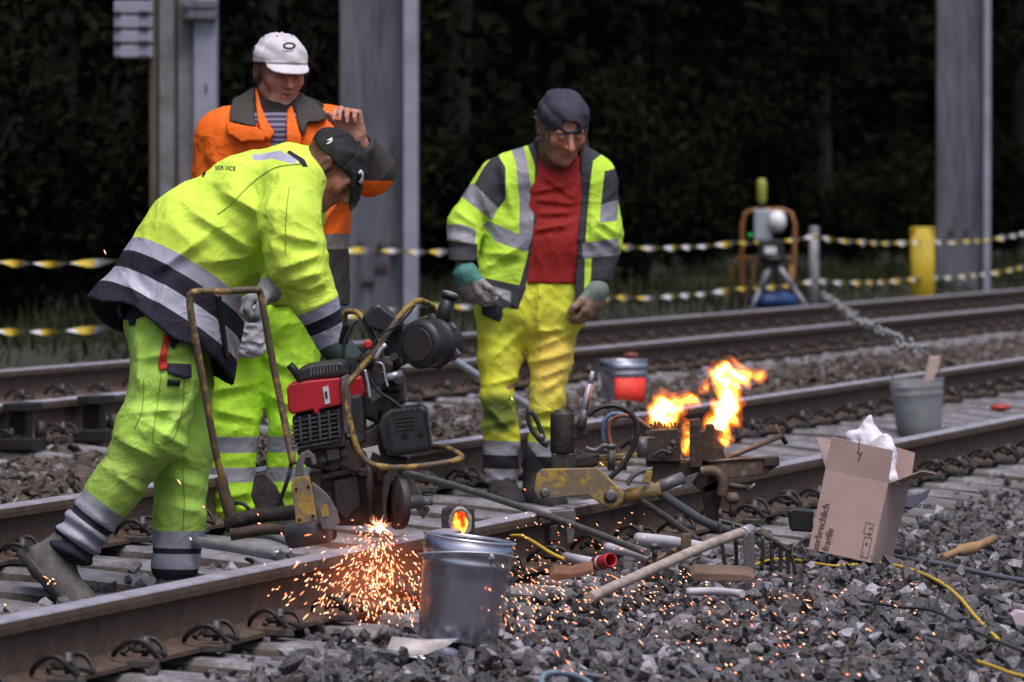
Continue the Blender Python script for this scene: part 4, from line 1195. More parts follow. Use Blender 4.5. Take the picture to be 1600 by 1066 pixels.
    M = layered('hi_vis_jacket_yellow', YEL, [('silver', SIL, .0005, 1, .35), ('navy', NAV, .0005, 1, .8)], dirt=(.40, .56, .07), dscale=4.5, dstr=.5, dthr=.48, bump=.25, fold=.45)
    lo, hi = bounds([J(145, 455, -.2), J(370, 590, .2), J(440, 230, -.35), J(535, 570, -.3), J(500, 300, .35)], .03)
    jo = soft('jacket', jk2, lo, hi, .0056, M, who, {'silver': OR(tb, ab, lab), 'navy': OR(tn, an2, low)})
    # collar
    cf = uni([rc(J(474, 262, -.02), J(496, 262, -.02), .085, .080)]); ci = rc(J(474, 262, -.02), J(520, 262, -.02), .070, .070)
    col = lambda p: np.maximum(np.maximum(cf(p), -ci(p)), np.maximum(plane(J(500, 262), (.97, 0, -.1))(p), -plane(J(478, 262), (.97, 0, -.1))(p)))
    # trousers
    tr0 = uni([ell(J(260, 492), (.128, .160, .112)), (rc(J(252, 512, -.09), J(258, 590, -.11), .104, .096), .05), (rc(J(258, 590, -.11), knR, .096, .098), .03), (rc(knR, J(178, 765, -.10), .096, .073), .05), (rc(J(178, 765, -.10), anR, .074, .070), .03),
              (rc(hipL, J(286, 600, .08), .10, .088), .05), (rc(J(286, 600, .08), knL, .088, .082), .03), (rc(knL, J(280, 800, .06), .088, .076), .04), (rc(J(280, 800, .06), anL, .078, .074), .02)])
    crt = crease([(J(225, 560, -.20), J(290, 545, -.2)), (J(285, 640, -.22), J(205, 645, -.21)), (J(292, 700, -.18), J(230, 660, -.22)), (J(190, 690, -.2), J(255, 720, -.21)), (J(300, 620, -.2), J(255, 690, -.22)), (J(205, 740, -.18), J(160, 730, -.18)),
                  (J(222, 770, -.18), J(180, 742, -.19)), (J(310, 760, 0), J(262, 745, -.03)), (J(312, 800, 0), J(270, 790, -.03)), (J(250, 690, -.0), J(300, 720, -.02)), (J(215, 600, -.2), J(215, 530, -.18)), (J(240, 480, -.16), J(300, 530, -.16))], .02)
    bR = lambda p: (p - V3(J(245, 680))) @ V3((J(110, 860) - J(245, 680)).normalized())
    bun = lambda p: .007 * np.sin(bR(p) * 2 * np.pi / .042 + 3 * np.sin(p[:, 0] * 14)) * smooth01(bR(p), .25, .34)
    tr = lambda p: (tr0(p) - crt(p)) - bun(p).astype(f32) * (np.where(p[:, 0] < J(225, 0).x, 1, 0))
    trf = folds(tr, .0055, 31, .85)
    bl = plane(J(128, 892), (.35, 0, -.93)); bl2 = plane(J(275, 907), (0, 0, -1))
    trc = lambda p: np.maximum(np.maximum(trf(p), np.where(p[:, 0] < J(215, 0).x, plane(J(100, 868), (-.35, 0, -.8))(p), -1)), bl2(p))
    lR = uni([rc(hipR, knR, .1, .1), (rc(knR, anR, .1, .07), .02)]); lL = uni([rc(hipL, knL, .1, .1), (rc(knL, anL, .1, .07), .02)])
    isR = lambda p: (lL(p) - lR(p)) * 1.0; isL = lambda p: -isR(p)
    q0, q1 = J(245, 680), J(113, 860)
    sR = AND(band(q0, q1, [(128 * m, 158 * m), (169 * m, 205 * m)]), isR); nR = AND(band(q0, q1, [(158 * m, 169 * m), (205 * m, 400 * m)]), isR)
    q2, q3 = J(278, 700), J(275, 890)
    sL = AND(band(q2, q3, [(130 * m, 157 * m), (166 * m, 190 * m)]), isL); nL = AND(band(q2, q3, [(157 * m, 166 * m), (190 * m, 300 * m)]), isL)
    M2 = layered('hi_vis_trousers_dusty', (.52, .84, .12), [('silver', (.33, .33, .40), .0005, 1, .45), ('navy', NAV, .0005, 1, .85), ('grime', (.26, .36, .07), .05, .75, .8)], dirt=(.30, .34, .16), dscale=4.5, dstr=.55, dthr=.48, bump=.3, fold=.5)
    lo, hi = bounds([J(165, 440, -.25), J(45, 920, -.2), J(350, 920, .22), J(340, 440, .2)], .03)
    gr = lambda p: .10 - np.sqrt(((p - V3(J(200, 745, -.1))) ** 2).sum(1)) * .9
    to = soft('trousers', trc, lo, hi, .0060, M2, who, {'silver': OR(sR, sL), 'navy': OR(nR, nL), 'grime': gr})
    boot('boot', J(94, 862, -.08), (.66, -.05, -.75), who, M_boot, 1.0, (.75, 0, .66))
    boot('boot', J(272, 903, .05), (1, -.05, -.02), who, M_boot, .98)
    # cap
    cl = lambda x, y, z: HL(x, y, z)
    Rn = np.array(HR, f32)
    dome = lambda g: ell(cl(0, -.008, .040), ((.084 + g) * hs, (.106 + g) * hs, (.080 + g) * hs), Rn)
    cut = plane(cl(0, -.02, .022), HR @ Vector((0, .10, -1)))
    capd = lambda p: np.maximum(np.maximum(dome(.004)(p), -dome(-.004)(p)), cut(p))
    b0 = cl(0, .075, .028); bd = (HR @ Vector((0, .74, -.67))).normalized(); bn = bd.cross(HR @ Vector((1, 0, 0)))
    def brim(p):
        q = p - V3(b0); u = q @ V3(HR @ Vector((1, 0, 0))); v = q @ V3(bd); w = q @ V3(bn)
        w = w + (u * u) * 3.2
        r_ = np.sqrt((u / .082) ** 2 + (np.maximum(v + .01, 0) / .098) ** 2) - 1
        return np.maximum(np.maximum(r_ * .08, np.abs(w) - .0032), -v - .02)
    c0 = V3(cl(0, -.01, .03))
    def pan(p):
        q = (p - c0) @ Rn; a = np.arctan2(q[:, 0], q[:, 1]); r_ = np.sqrt(q[:, 0] ** 2 + q[:, 1] ** 2); g = np.abs(np.mod(a + np.pi / 6, np.pi / 3) - np.pi / 6) * r_
        return .003 * np.exp(-(g / .004) ** 2) - .0035 * np.sin(q[:, 1] * 70 + 2 * np.sin(q[:, 2] * 60)) - .003 * np.sin(q[:, 0] * 85 + 3 * q[:, 1] * 20)
    capf = uni([lambda p: np.maximum(np.maximum((dome(.005)(p) + pan(p) * .8).astype(f32), -dome(-.010)(p)), cut(p)), (brim, .006), (sph(cl(0, -.008, .125), .006), .004)])
    M_cap = layered('black_cap_cloth', (.016, .016, .018), [('sand', (.12, .10, .085), .003, .5, .8)], dirt=(.05, .045, .04), dscale=10, dstr=.4, bump=.3)
    lo, hi = bounds([cl(-.1, -.13, 0), cl(.1, -.13, .14), cl(-.1, .12, .14), cl(.1, .16, 0), b0 + bd * .1, cl(.1, .1, -.05), cl(-.1, .1, -.08)], .03)
    co = soft('cap', capf, lo, hi, .0038, M_cap, who, {'sand': lambda p: ((p - V3(b0)) @ V3(bd)) - .07})
    mw = pmat('white_print', (.75, .75, .75), .6)
    bv = bvh_of([co]); mb = MB().mat(mw, True)
    lay('cap_logo', [(559, 270), (564, 265), (568, 270), (568, 283), (564, 288), (560, 285), (563, 281), (565, 276), (564, 271), (562, 274)], bv, mw, who, .003, .002, 4)
    lay('cap_mark', [(511, 219), (519, 215), (520, 220), (515, 225), (510, 226), (510, 224), (514, 222), (517, 218.5), (512, 221)], bv, mw, who, .003, .002, 4)
    # gloves
    g1, c1 = hand_sdf(wrR + Vector((.012, 0, -.03)), (.45, .05, -.45), (.8, .1, -.5), 1.0, (.7, .9, .5), 1.28, (.9, .2), -1)
    cuff = rc(wrR + Vector((.008, 0, -.02)), wrR + Vector((.045, 0, -.06)), .046, .046)
    lo, hi = bounds([c1, wrR], .13)
    soft('glove', uni([(g1, .0), (cuff, .02)]), lo, hi, .005, layered('dark_green_glove', (.03, .055, .05), [], dirt=(.06, .06, .05), bump=.3), who)
    g2, c2 = hand_sdf(wrL + Vector((-.01, -.03, -.005)), (-.70, -.35, -.30), (-.25, -.3, -.95), 1.02, (.8, 1.1, .8), 1.32, (.6, .2), 1)
    cuff2 = rc(wrL + Vector((.03, .02, .02)), wrL + Vector((-.01, -.03, 0)), .045, .04)
    lo, hi = bounds([c2, wrL], .13)
    soft('glove', uni([g2, (cuff2, .02)]), lo, hi, .0045, M_glove, who, {'cuff': lambda p: (p - V3(wrL)) @ V3((.7, .35, .3)) - .02})
    # sewn on pieces
    bj = bvh_of([jo]); bt = bvh_of([to]); bb = bvh_of([jo, to])
    mnav = pmat('navy_cloth', NAV, .85, noise=.3, bump=.2); mred = pmat('red_strap', (.55, .03, .02), .7, noise=.2)
    lay('hip_pocket', [(184, 470), (205, 464), (238, 476), (240, 488), (212, 498), (210, 508), (203, 509), (202, 500), (186, 496), (182, 484)], bt, mnav, who, .005, .008)
    lay('tool_strap', [(259, 497), (270, 499), (268, 520), (263, 540), (260, 560), (262, 575), (250, 579), (247, 570), (252, 545), (258, 522)], bt, mred, who, .010, .005)
    lay('strap_flap', [(270, 500), (285, 510), (283, 530), (272, 545), (266, 540), (269, 520)], bt, mnav, who, .012, .005)
    lay('pocket_flap', [(261, 568), (298, 570), (298, 590), (288, 592), (262, 583)], bt, mnav, who, .008, .007)
    lay('pocket_label', [(262, 592), (282, 594), (280, 604), (261, 602)], bt, pmat('black_label', (.01, .01, .01), .6), who, .005, .003)
    mseam = pmat('seam_thread', (.22, .34, .03), .8)
    def seam(pts, bvh, w=1.1, nm='seam'):
        seam_strip(nm, pts, bvh, mseam, who, w)
    seam([(470, 256), (430, 262), (395, 285), (362, 318), (340, 335)], bj); seam([(452, 292), (447, 340), (446, 395)], bj)
    seam([(225, 590), (222, 640), (210, 670)], bt); seam([(252, 585), (245, 640), (240, 690), (270, 685), (285, 640), (288, 595)], bt); seam([(285, 730), (288, 780), (286, 828)], bt)
    lay('zip_fastener', [(338, 462), (345, 462), (350, 500), (358, 560), (352, 560), (342, 500)], bj, pmat('zip_black', (.01, .01, .012), .4), who, .006, .004)
    lay_text('lettering', 'SERVICE', 352, 263, 9, bj, pmat('dark_print', (.03, .03, .03), .7), who, ang=-3, sx=1.0, off=.003)
    lay_text('lettering', 'PERSONAL', 372, 254, 5, bj, pmat('faded_print', (.45, .65, .10), .7), who, ang=-2, off=.003) if False else None
    lay('print_mark', [(318, 268), (322, 266), (321, 272), (317, 278), (315, 276)], bj, MATS['dark_print'], who, .003, .001, 4)
    return who
worker_a()

def cap_fn(HL, HR, hs, brimdir=(0, .93, -.36), tilt=.10, grow=0.0, back=False, blen=.072):
    Rn = np.array(HR, f32)
    dome = lambda g: ell(HL(0, -.010, .038), ((.082 + g + grow) * hs, (.103 + g + grow) * hs, (.082 + g + grow) * hs), Rn)
    cut = plane(HL(0, 0, .028), HR @ Vector((0, tilt, -1)))
    d = lambda p: np.maximum(np.maximum(dome(.005)(p), -dome(-.006)(p)), cut(p))
    sg = -1 if back else 1
    b0 = HL(0, .078 * sg, .036 + tilt * .078 * sg); bd = (HR @ Vector((brimdir[0], brimdir[1] * sg, brimdir[2]))).normalized(); bx = HR @ Vector((1, 0, 0)); bn = bd.cross(bx)
    if bn.dot(HR @ Vector((0, 0, 1))) < 0: bn = -bn
    def brim(p):
        q = p - V3(b0); u = q @ V3(bx); v = q @ V3(bd); w = q @ V3(bn) + u * u * 3.6
        r_ = np.sqrt((u / (.074 * hs)) ** 2 + (np.maximum(v, 0) / (blen * hs)) ** 2) - 1
        return np.maximum(np.maximum(r_ * .07, np.abs(w) - .0035), -v - .02)
    c0 = V3(HL(0, -.01, .03))
    def pan(p):
        q = (p - c0) @ Rn; a = np.arctan2(q[:, 0], q[:, 1]); r_ = np.sqrt(q[:, 0] ** 2 + q[:, 1] ** 2)
        g = np.abs(np.mod(a + np.pi / 6, np.pi / 3) - np.pi / 6) * r_
        return .0035 * np.exp(-(g / .004) ** 2) - .0035 * np.sin(q[:, 0] * 70 + 2 * np.sin(q[:, 2] * 60)) * (q[:, 2] > .02) - .003 * np.sin(q[:, 1] * 85 + 3 * q[:, 0] * 20)
    d = lambda p: np.maximum(np.maximum((dome(.005)(p) + pan(p) * .8).astype(f32), -dome(-.010)(p)), cut(p))
    f = uni([d, (brim, .006), (sph(HL(0, -.010, .125 + grow), .006), .004)])
    pts = [HL(x, y, z) for x in (-.1, .1) for y in (-.13, .12) for z in (-.01, .15)] + [b0 + bd * .09]
    return f, bounds(pts, .02), b0, bd

# ------------------------------------------------------------------ B: standing behind in the orange jacket
def worker_b():
    Z = 19.7; J = lambda x, y, d=0: P(x, y, Z + d); s = Z / F
    who = thing('person', J(400, 835), 'man in orange jacket and white cap standing behind with one hand raised', 'person')
    hc, HR = head_frame(J(437, 112, -.03), (.36, -.90, -.20), (.10, -.20, .95)); hs = 1.02
    hf, HL = head_sdf(hc, HR, hs)
    sx = (1, 0, 0)
    shR, elR, wrR = J(345, 215, 0), J(335, 330, .02), J(360, 430, -.12)
    shL, elL, wrL = J(522, 208, 0), J(578, 268, -.12), J(556, 214, -.22)
    hipR, knR, anR = J(368, 505, 0), J(366, 665, -.03), J(360, 812, 0)
    hipL, knL, anL = J(454, 505, 0), J(456, 660, -.02), J(444, 800, .04)
    gL, gc = hand_sdf(wrL, (-.25, -.25, .93), (-.35, -.93, -.1), 1.06, (1.0, 1.0, .5), 1.0, (.35, .2), -1)
    gR, gc2 = hand_sdf(wrR, (.1, -.1, -1), (.3, 1, 0), 1.0, (.3, .4, .3), 1.0, (.4, .2), 1)
    body = uni([near(hf, hc, .19), (rc(HL(0, -.03, -.07), J(432, 190), .062, .07), .03), (wide(J(432, 215), J(425, 330), .10, .10, .11, .07, sx), .05), (wide(J(425, 330), J(412, 480), .10, .11, .06, .07, sx), .05),
                (rc(shR, elR, .05, .042), .03), (rc(elR, wrR, .042, .03), .02), (rc(shL, elL, .05, .042), .03), (rc(elL, wrL, .042, .032), .02), (gL, .01), (gR, .01),
                (rc(hipR, knR, .085, .058), .04), (rc(knR, anR, .056, .038), .02), (rc(hipL, knL, .085, .058), .04), (rc(knL, anL, .056, .038), .02)])
    lo, hi = bounds([HL(0, 0, .13), shR, shL, elL, gc, gc2, anR, anL], .14)
    hb = lambda q: np.minimum(np.minimum(.02 - q[:, 1], .03 + q[:, 2]), .1)
    soft('body', body, lo, hi, .0055, skin_mat('skin_of_standing_man', (.62, .31, .23), (.06, .045, .035), .10), who, head_attrs(hc, HR, hs, hb))
    # jacket
    tor = uni([wide(J(432, 232), J(425, 330), .125, .14, .135, .12, sx), (wide(J(425, 330), J(420, 470), .14, .15, .12, .13, sx), .05), (wide(J(436, 185, .02), J(434, 215), .08, .12, .06, .11, sx), .06)])
    armR = uni([rc(shR, elR, .09, .08), (rc(elR, wrR, .078, .062), .03)]); armL = uni([rc(shL, elL, .088, .084), (rc(elL, J(560, 228, -.20), .083, .060), .02)])
    cr = crease([(J(330, 240, -.16), J(360, 330, -.18)), (J(380, 240, -.2), J(372, 300, -.2)), (J(480, 240, -.2), J(540, 270, -.22)), (J(520, 215, -.15), J(560, 262, -.22)), (J(500, 350, -.2), J(540, 300, -.2))], .022)
    opening = poly([(414, 160), (452, 160), (452, 200), (447, 235), (444, 300), (436, 300), (426, 225)], Z)
    fr = lambda p: p[:, 1] - f32(Z + .01)
    w = uni([tor, (armR, .05), (armL, .05)])
    def jak(p):
        o = (w(p) - cr(p))
        shell = np.maximum(o, -(o + .022))
        return np.maximum(np.maximum(shell, -np.maximum(opening(p), fr(p))), plane(J(0, 478), (0, 0, -1))(p))
    nl = plane(J(556, 224, -.20), (wrL - elL).normalized()); nwl = lambda p: np.sqrt(((p - V3(wrL)) ** 2).sum(1)) - .12
    jk = folds(jak, .005, 41, .8); jkk = lambda p: np.where(nwl(p) < 0, np.maximum(jk(p), nl(p)), jk(p))
    dark_arm = AND(lambda p: .03 - armL(p), plane(J(556, 236, 0), (.85, 0, .25)), plane(J(0, 283), (0, 0, 1)))
    M = layered('hi_vis_jacket_orange', ORG, [('silver', (.20, .18, .17), .0006, 1, .5), ('dark', (.045, .040, .040), .0006, 1, .85)], dirt=(.45, .09, .02), dscale=5, dstr=.4, bump=.25, fold=.5)
    lo, hi = bounds([J(285, 490, -.25), J(610, 170, .25), J(400, 150, -.3)], .03)
    soft('jacket', jkk, lo, hi, .0062, M, who, {'silver': lambda p: 12 * s - np.abs(p[:, 2] - J(0, 377).z), 'dark': OR(lambda p: J(0, 389).z - p[:, 2], dark_arm)})
    # wide dark collar and lapel flaps
    mcol = layered('brown_grey_collar', (.055, .046, .042), [], bump=.4, dirt=(.10, .08, .07), dstr=.4)
    def flap(name, pts, m, d0=-.17, th=.014):
        pf = poly(pts, Z); srf = lambda p: np.abs(w(p) - .012) - .011
        f = lambda p: np.maximum(np.maximum(srf(p), pf(p)), p[:, 1] - f32(Z + .06))
        a = [J(x, y, -.28) for x, y in pts] + [J(x, y, .08) for x, y in pts]
        lo, hi = bounds(a, .02); return soft(name, folds(f, .003, 5, 1.0), lo, hi, .0055, m, who)
    neckc = uni([rc(J(434, 178, .0), J(436, 150, .0), .105, .088)])
    nin = uni([rc(J(434, 185, .0), J(436, 140, -.01), .088, .070)])
    no = poly([(404, 120), (462, 120), (462, 175), (450, 215), (428, 215), (408, 175)], Z)
    f = lambda p: np.maximum(np.maximum(np.maximum(neckc(p), -nin(p)), plane(J(436, 148), (.05, -.2, 1))(p)), -np.maximum(no(p), fr(p)))
    lo, hi = bounds([J(380, 140, -.15), J(490, 215, .15)], .02); soft('collar', f, lo, hi, .0055, mcol, who)
    flap('collar', [(392, 122), (400, 128), (398, 160), (404, 200), (361, 192), (362, 158)], mcol)
    flap('collar', [(470, 145), (490, 158), (514, 178), (512, 190), (484, 192), (478, 215), (470, 205), (460, 160)], mcol)
    M2 = layered('hi_vis_orange_lapel', ORG, [], dirt=(.45, .09, .02), dstr=.3, bump=.25, fold=.4)
    flap('lapel', [(398, 140), (402, 136), (415, 180), (432, 208), (424, 222), (414, 214), (405, 190)], M2)
    flap('lapel', [(450, 160), (458, 165), (466, 190), (474, 215), (470, 235), (452, 240), (450, 200)], M2)
    flap('storm_flap', [(356, 190), (402, 200), (422, 210), (416, 222), (380, 222), (358, 210)], M2)
    # striped shirt
    sh = uni([wide(J(434, 205), J(430, 330), .115, .12, .09, .08, sx), (rc(J(436, 170, -.03), J(434, 200, -.03), .075, .1), .03)])
    Ms = layered('striped_shirt', (.30, .27, .36), [('st', (.07, .055, .13), .0008, 1, .8), ('neck', (.02, .016, .018), .001, 1, .8)], bump=.2)
    lo, hi = bounds([J(380, 160, -.2), J(500, 330, .1)], .02)
    soft('shirt', sh, lo, hi, .007, Ms, who, {'st': lambda p: .0035 * np.sin((p[:, 2] + .25 * (p[:, 0] - J(434, 0).x) ** 2) * 2 * np.pi / .0175) , 'neck': lambda p: p[:, 2] - J(0, 176).z})
    # trousers
    tr0 = uni([wide(J(385, 480), J(432, 480), .12, .12, .01, .01, sx), (rc(hipR, knR, .115, .086), .05), (rc(knR, anR, .086, .080), .02), (rc(hipL, knL, .118, .078), .05), (rc(knL, anL, .078, .074), .02)])
    crt = crease([(J(335, 640, -.1), J(400, 655, -.12)), (J(340, 610, -.1), J(395, 600, -.12)), (J(330, 780, -.08), J(392, 770, -.1)), (J(335, 800, -.08), J(395, 795, -.1)), (J(420, 620, -.1), J(470, 640, -.1)), (J(415, 560, -.14), J(480, 590, -.12)), (J(420, 775, -.08), J(465, 765, -.06))], .02)
    trf = folds(lambda p: (tr0(p) - crt(p)), .006, 51, .85)
    trc = lambda p: np.maximum(trf(p), plane(J(0, 818), (0, 0, -1))(p))
    bd = lambda l: (lambda p: np.maximum.reduce([(b - a) / 2 * s - np.abs(p[:, 2] - J(0, (a + b) / 2).z) for a, b in l]))
    M3 = layered('hi_vis_trousers_yellow', (.48, .86, .04), [('silver', (.30, .30, .34), .0006, 1, .45)], dirt=(.24, .40, .05), dscale=4, dstr=.5, dthr=.48, bump=.3, fold=.5)
    lo, hi = bounds([J(305, 440, -.2), J(510, 825, .2)], .03)
    to = soft('trousers', trc, lo, hi, .0068, M3, who, {'silver': bd([(681, 706), (729, 752)])})
    # work gloves stuffed in the leg pocket
    cl = layered('soiled_white_cloth', (.42, .41, .45), [], dirt=(.22, .21, .22), dscale=12, dstr=.6, bump=.5, fold=.6)
    bt = bvh_of([to])
    f = folds(uni([wide(J(385, 482, -.16), J(388, 545, -.15), .015, .018, .032, .038, sx), (rc(J(362, 530, -.15), J(410, 545, -.15), .012, .012), .02), (rc(J(368, 480, -.16), J(364, 540, -.15), .012, .012), .02)]), .008, 9, 2.2)
    lo, hi = bounds([J(355, 470, -.22), J(415, 555, -.1)], .03); soft('rag', f, lo, hi, .006, cl, who)
    boot('boot', J(358, 818, 0), (.15, -1, -.02), who, M_bootd, 1.0); boot('boot', J(440, 812, .04), (.5, -.85, -.02), who, M_bootd, 1.0)
    # cap
    cf, (lo, hi), b0, bd_ = cap_fn(HL, HR, hs, (0, .90, -.44), .16, .004)
    Mc = layered('white_cap_cloth', (.66, .63, .68), [('back', (.03, .028, .03), .002, 1, .8), ('edge', (.09, .07, .06), .002, .8, .8)], dirt=(.34, .28, .24), dscale=9, dstr=.5, dthr=.5, bump=.3)
    ax = HR @ Vector((0, 1, 0))
    co = soft('cap', cf, lo, hi, .0042, Mc, who, {'back': lambda p: np.minimum(-(p - V3(HL(0, -.028, 0))) @ V3(ax), -((p - V3(HL(0, 0, .075))) @ V3(HR @ Vector((0, 0, 1))))), 'edge': lambda p: -np.abs((p - V3(HL(0, 0, .029))) @ V3(HR @ Vector((0, -.16, 1)))) + .0035})
    bv = bvh_of([co]); mk = pmat('dark_logo', (.03, .03, .04), .6)
    ring = [(452 + 10 * math.cos(a * .3927), 71.5 + 4.6 * math.sin(a * .3927)) for a in range(17)]
    bm = bmesh.new(); pv = None
    for a in range(17):
        c_, s_ = math.cos(a * .3927), math.sin(a * .3927)
        q = (bm.verts.new((452 + 10.2 * c_, -(71.5 + 5.4 * s_), 0)), bm.verts.new((452 + 6.8 * c_, -(71.5 + 3.0 * s_), 0)))
        if pv: bm.faces.new((pv[0], q[0], q[1], pv[1]))
        pv = q
    _drop(bm, 'cap_logo', bv, mk, who, .003, .001)
    lay_text('cap_lettering', 'OAKLEY', 450, 79.5, 4.2, bv, mk, who, sx=1.15, off=.003)
    for x, y in ((412, 57), (433, 56), (456, 56)):
        lay('eyelet', [(x + 1.2 * math.cos(a), y + 1.2 * math.sin(a)) for a in (0, 1, 2, 3, 4, 5)], bv, mk, who, .003, .001, 3)
worker_b()

# ------------------------------------------------------------------ C: walking up in the open yellow vest jacket
def worker_c():
    Z = 22.0; J = lambda x, y, d=0: P(x, y, Z + d); s = Z / F; sx = (1, 0, 0)
    who = thing('person', J(805, 788), 'man in red shirt and open yellow jacket looking down at the rail clamp', 'person')
    hc, HR = head_frame(J(879, 197, -.14), (.30, -.83, -.52), (.12, -.44, .89)); hs = 1.08
    hf, HL = head_sdf(hc, HR, hs)
    shR, elR, wrR = J(778, 276, -.02), J(727, 350, -.06), J(724, 414, -.14)
    shL, elL, wrL = J(928, 278, .02), J(943, 362, -.02), J(935, 440, -.08)
    hipR, knR, anR = J(786, 490, 0), J(777, 620, -.05), J(782, 745, 0)
    hipL, knL, anL = J(862, 490, 0), J(855, 620, -.06), J(845, 745, -.02)
    hR, c1 = hand_sdf(wrR + Vector((.01, -.02, -.03)), (.35, -.1, -.9), (.75, .5, -.1), 1.08, (.55, .8, .5), .75, (.3, .2), 1)
    hL, c2 = hand_sdf(wrL + Vector((-.01, -.02, -.03)), (-.30, -.1, -.95), (-.8, .5, .1), 1.08, (.55, .8, .5), .75, (.3, .2), -1)
    body = uni([near(hf, hc, .19), (rc(HL(0, -.035, -.06), J(868, 245, -.03), .062, .07), .03), (wide(J(864, 292), J(858, 380), .075, .09, .07, .05, sx), .04), (wide(J(858, 380), J(832, 480), .09, .09, .05, .06, sx), .05),
                (rc(shR + Vector((.03, 0, -.03)), J(862, 300), .045, .05), .03), (rc(shL + Vector((-.03, 0, -.03)), J(862, 300), .045, .05), .03), (rc(shR, elR, .045, .042), .03), (rc(elR, wrR, .042, .03), .02), (rc(shL, elL, .042, .040), .03), (rc(elL, wrL, .040, .03), .02), (hR, .01), (hL, .01),
                (rc(hipR, knR, .085, .058), .04), (rc(knR, anR, .056, .038), .02), (rc(hipL, knL, .085, .058), .04), (rc(knL, anL, .056, .038), .02)])
    lo, hi = bounds([HL(0, 0, .13), HL(0, .13, 0), shR, shL, elR, elL, c1, c2, anR, anL], .14)
    hb = lambda q: np.minimum(np.minimum(-.012 - q[:, 1], .1 + q[:, 2]), .1)
    soft('body', body, lo, hi, .0058, skin_mat('skin_of_walking_man', (.56, .27, .19), (.10, .075, .055), .2), who, head_attrs(hc, HR, hs, hb))
    # red shirt
    sh0 = uni([wide(J(866, 290), J(862, 375), .112, .126, .065, .06, sx), (wide(J(862, 375), J(852, 435), .126, .122, .06, .062, sx), .04), (rc(J(872, 258, -.02), J(868, 280), .078, .10), .03)])
    cs = crease([(J(835, 300, -.14), J(885, 290, -.14)), (J(838, 312, -.14), J(893, 318, -.14)), (J(842, 335, -.14), J(890, 332, -.14)), (J(835, 360, -.15), J(885, 352, -.15)), (J(850, 275, -.13), J(890, 305, -.13))], .013)
    shf = folds(lambda p: (sh0(p) - cs(p)), .004, 61, 1.0)
    lo, hi = bounds([J(790, 240, -.22), J(930, 450, .2)], .03)
    neckcut = rc(J(872, 236, -.10), J(868, 262, -.02), .062, .062)
    soft('t_shirt', lambda p: np.maximum(np.maximum(shf(p), plane(J(0, 443), (0, 0, -1))(p)), -neckcut(p)), lo, hi, .006, layered('red_t_shirt', (.34, .018, .016), [('rib', (.26, .012, .012), .001, 1, .8)], dirt=(.22, .02, .018), dstr=.4, bump=.3, fold=.35), who, {'rib': lambda p: .008 - np.abs(neckcut(p))})
    # jacket
    tor = uni([wide(J(860, 292), J(863, 370), .116, .130, .142, .128, sx), (wide(J(863, 370), J(836, 470), .130, .140, .128, .150, sx), .05), (wide(J(874, 245, .04), J(862, 275), .065, .10, .06, .13, sx), .05)])
    aR = uni([rc(shR, elR, .076, .070), (rc(elR, wrR, .070, .056), .02)]); aL = uni([rc(shL, elL, .068, .058), (rc(elL, wrL, .058, .050), .02)])
    cr = crease([(J(712, 330, -.1), J(745, 352, -.13)), (J(705, 345, -.1), J(750, 365, -.13)), (J(700, 372, -.1), J(742, 380, -.12)), (J(752, 300, -.13), J(770, 350, -.16)), (J(760, 395, -.2), J(815, 400, -.2)), (J(758, 420, -.2), J(812, 385, -.2)),
                 (J(782, 255, -.14), J(800, 330, -.18)), (J(935, 345, -.1), J(965, 365, -.06)), (J(930, 360, -.1), J(962, 385, -.05)), (J(925, 270, -.16), J(925, 380, -.18)), (J(770, 455, -.2), J(805, 480, -.2))], .020)
    opening = poly([(842, 205), (905, 200), (906, 240), (905, 330), (897, 440), (900, 560), (792, 560), (800, 512), (824, 440), (838, 340), (840, 260)], Z)
    fr = lambda p: p[:, 1] - f32(Z + .02)
    w = uni([tor, (aR, .022), (aL, .022)])
    hem = lambda p: np.where(p[:, 0] < J(850, 0).x, plane(J(800, 513), (-.40, 0, -.9))(p), plane(J(905, 500), (.1, 0, -1))(p))
    armd = lambda p: np.minimum(aR(p), aL(p)) < .02
    def jak(p):
        o = (w(p) - cr(p))
        d = np.maximum(np.maximum(np.maximum(o, -(o + .021)), -np.maximum(opening(p), fr(p))), hem(p))
        return d
    jk = folds(jak, .005, 71, .85)
    e1 = plane(J(722, 408, -.1), (0, 0, -1)); e2 = plane(J(940, 438), (0, 0, -1))
    jkk = lambda p: np.maximum(jk(p), np.where(p[:, 0] < J(746, 0).x, e1(p), np.where(p[:, 0] > J(921, 0).x, e2(p), -1)))
    PL = lambda q: NEG(poly(q, Z))
    front = lambda p: f32(Z + .12) - p[:, 1]
    silver = OR(PL([(791, 212), (813, 206), (823, 250), (834, 320), (833, 362), (824, 393), (800, 386), (772, 376), (755, 352), (762, 345), (788, 356), (811, 366), (812, 320), (806, 255)]),
                PL([(739, 286), (778, 325), (769, 345), (716, 303)]), PL([(690, 352), (720, 350), (744, 358), (743, 381), (696, 373)]),
                PL([(938, 320), (966, 312), (964, 345), (936, 348)]), PL([(909, 380), (965, 372), (968, 398), (910, 404)]), PL([(752, 440), (798, 455), (798, 485), (748, 460)]))
    dark = OR(PL([(778, 242), (790, 262), (790, 312), (778, 327), (737, 296), (756, 262), (768, 246)]), PL([(690, 374), (746, 381), (748, 420), (690, 420)]), PL([(730, 428), (826, 448), (810, 520), (735, 505)]),
              PL([(944, 268), (968, 262), (972, 318), (938, 322)]), PL([(924, 399), (972, 397), (965, 446), (922, 446)]), PL([(832, 205), (842, 212), (843, 330), (828, 425), (812, 470), (806, 466), (824, 400), (833, 330), (836, 260), (824, 226)]),
              PL([(900, 200), (930, 214), (944, 238), (926, 252), (920, 300), (914, 380), (911, 520), (890, 520), (898, 400), (904, 300)]))
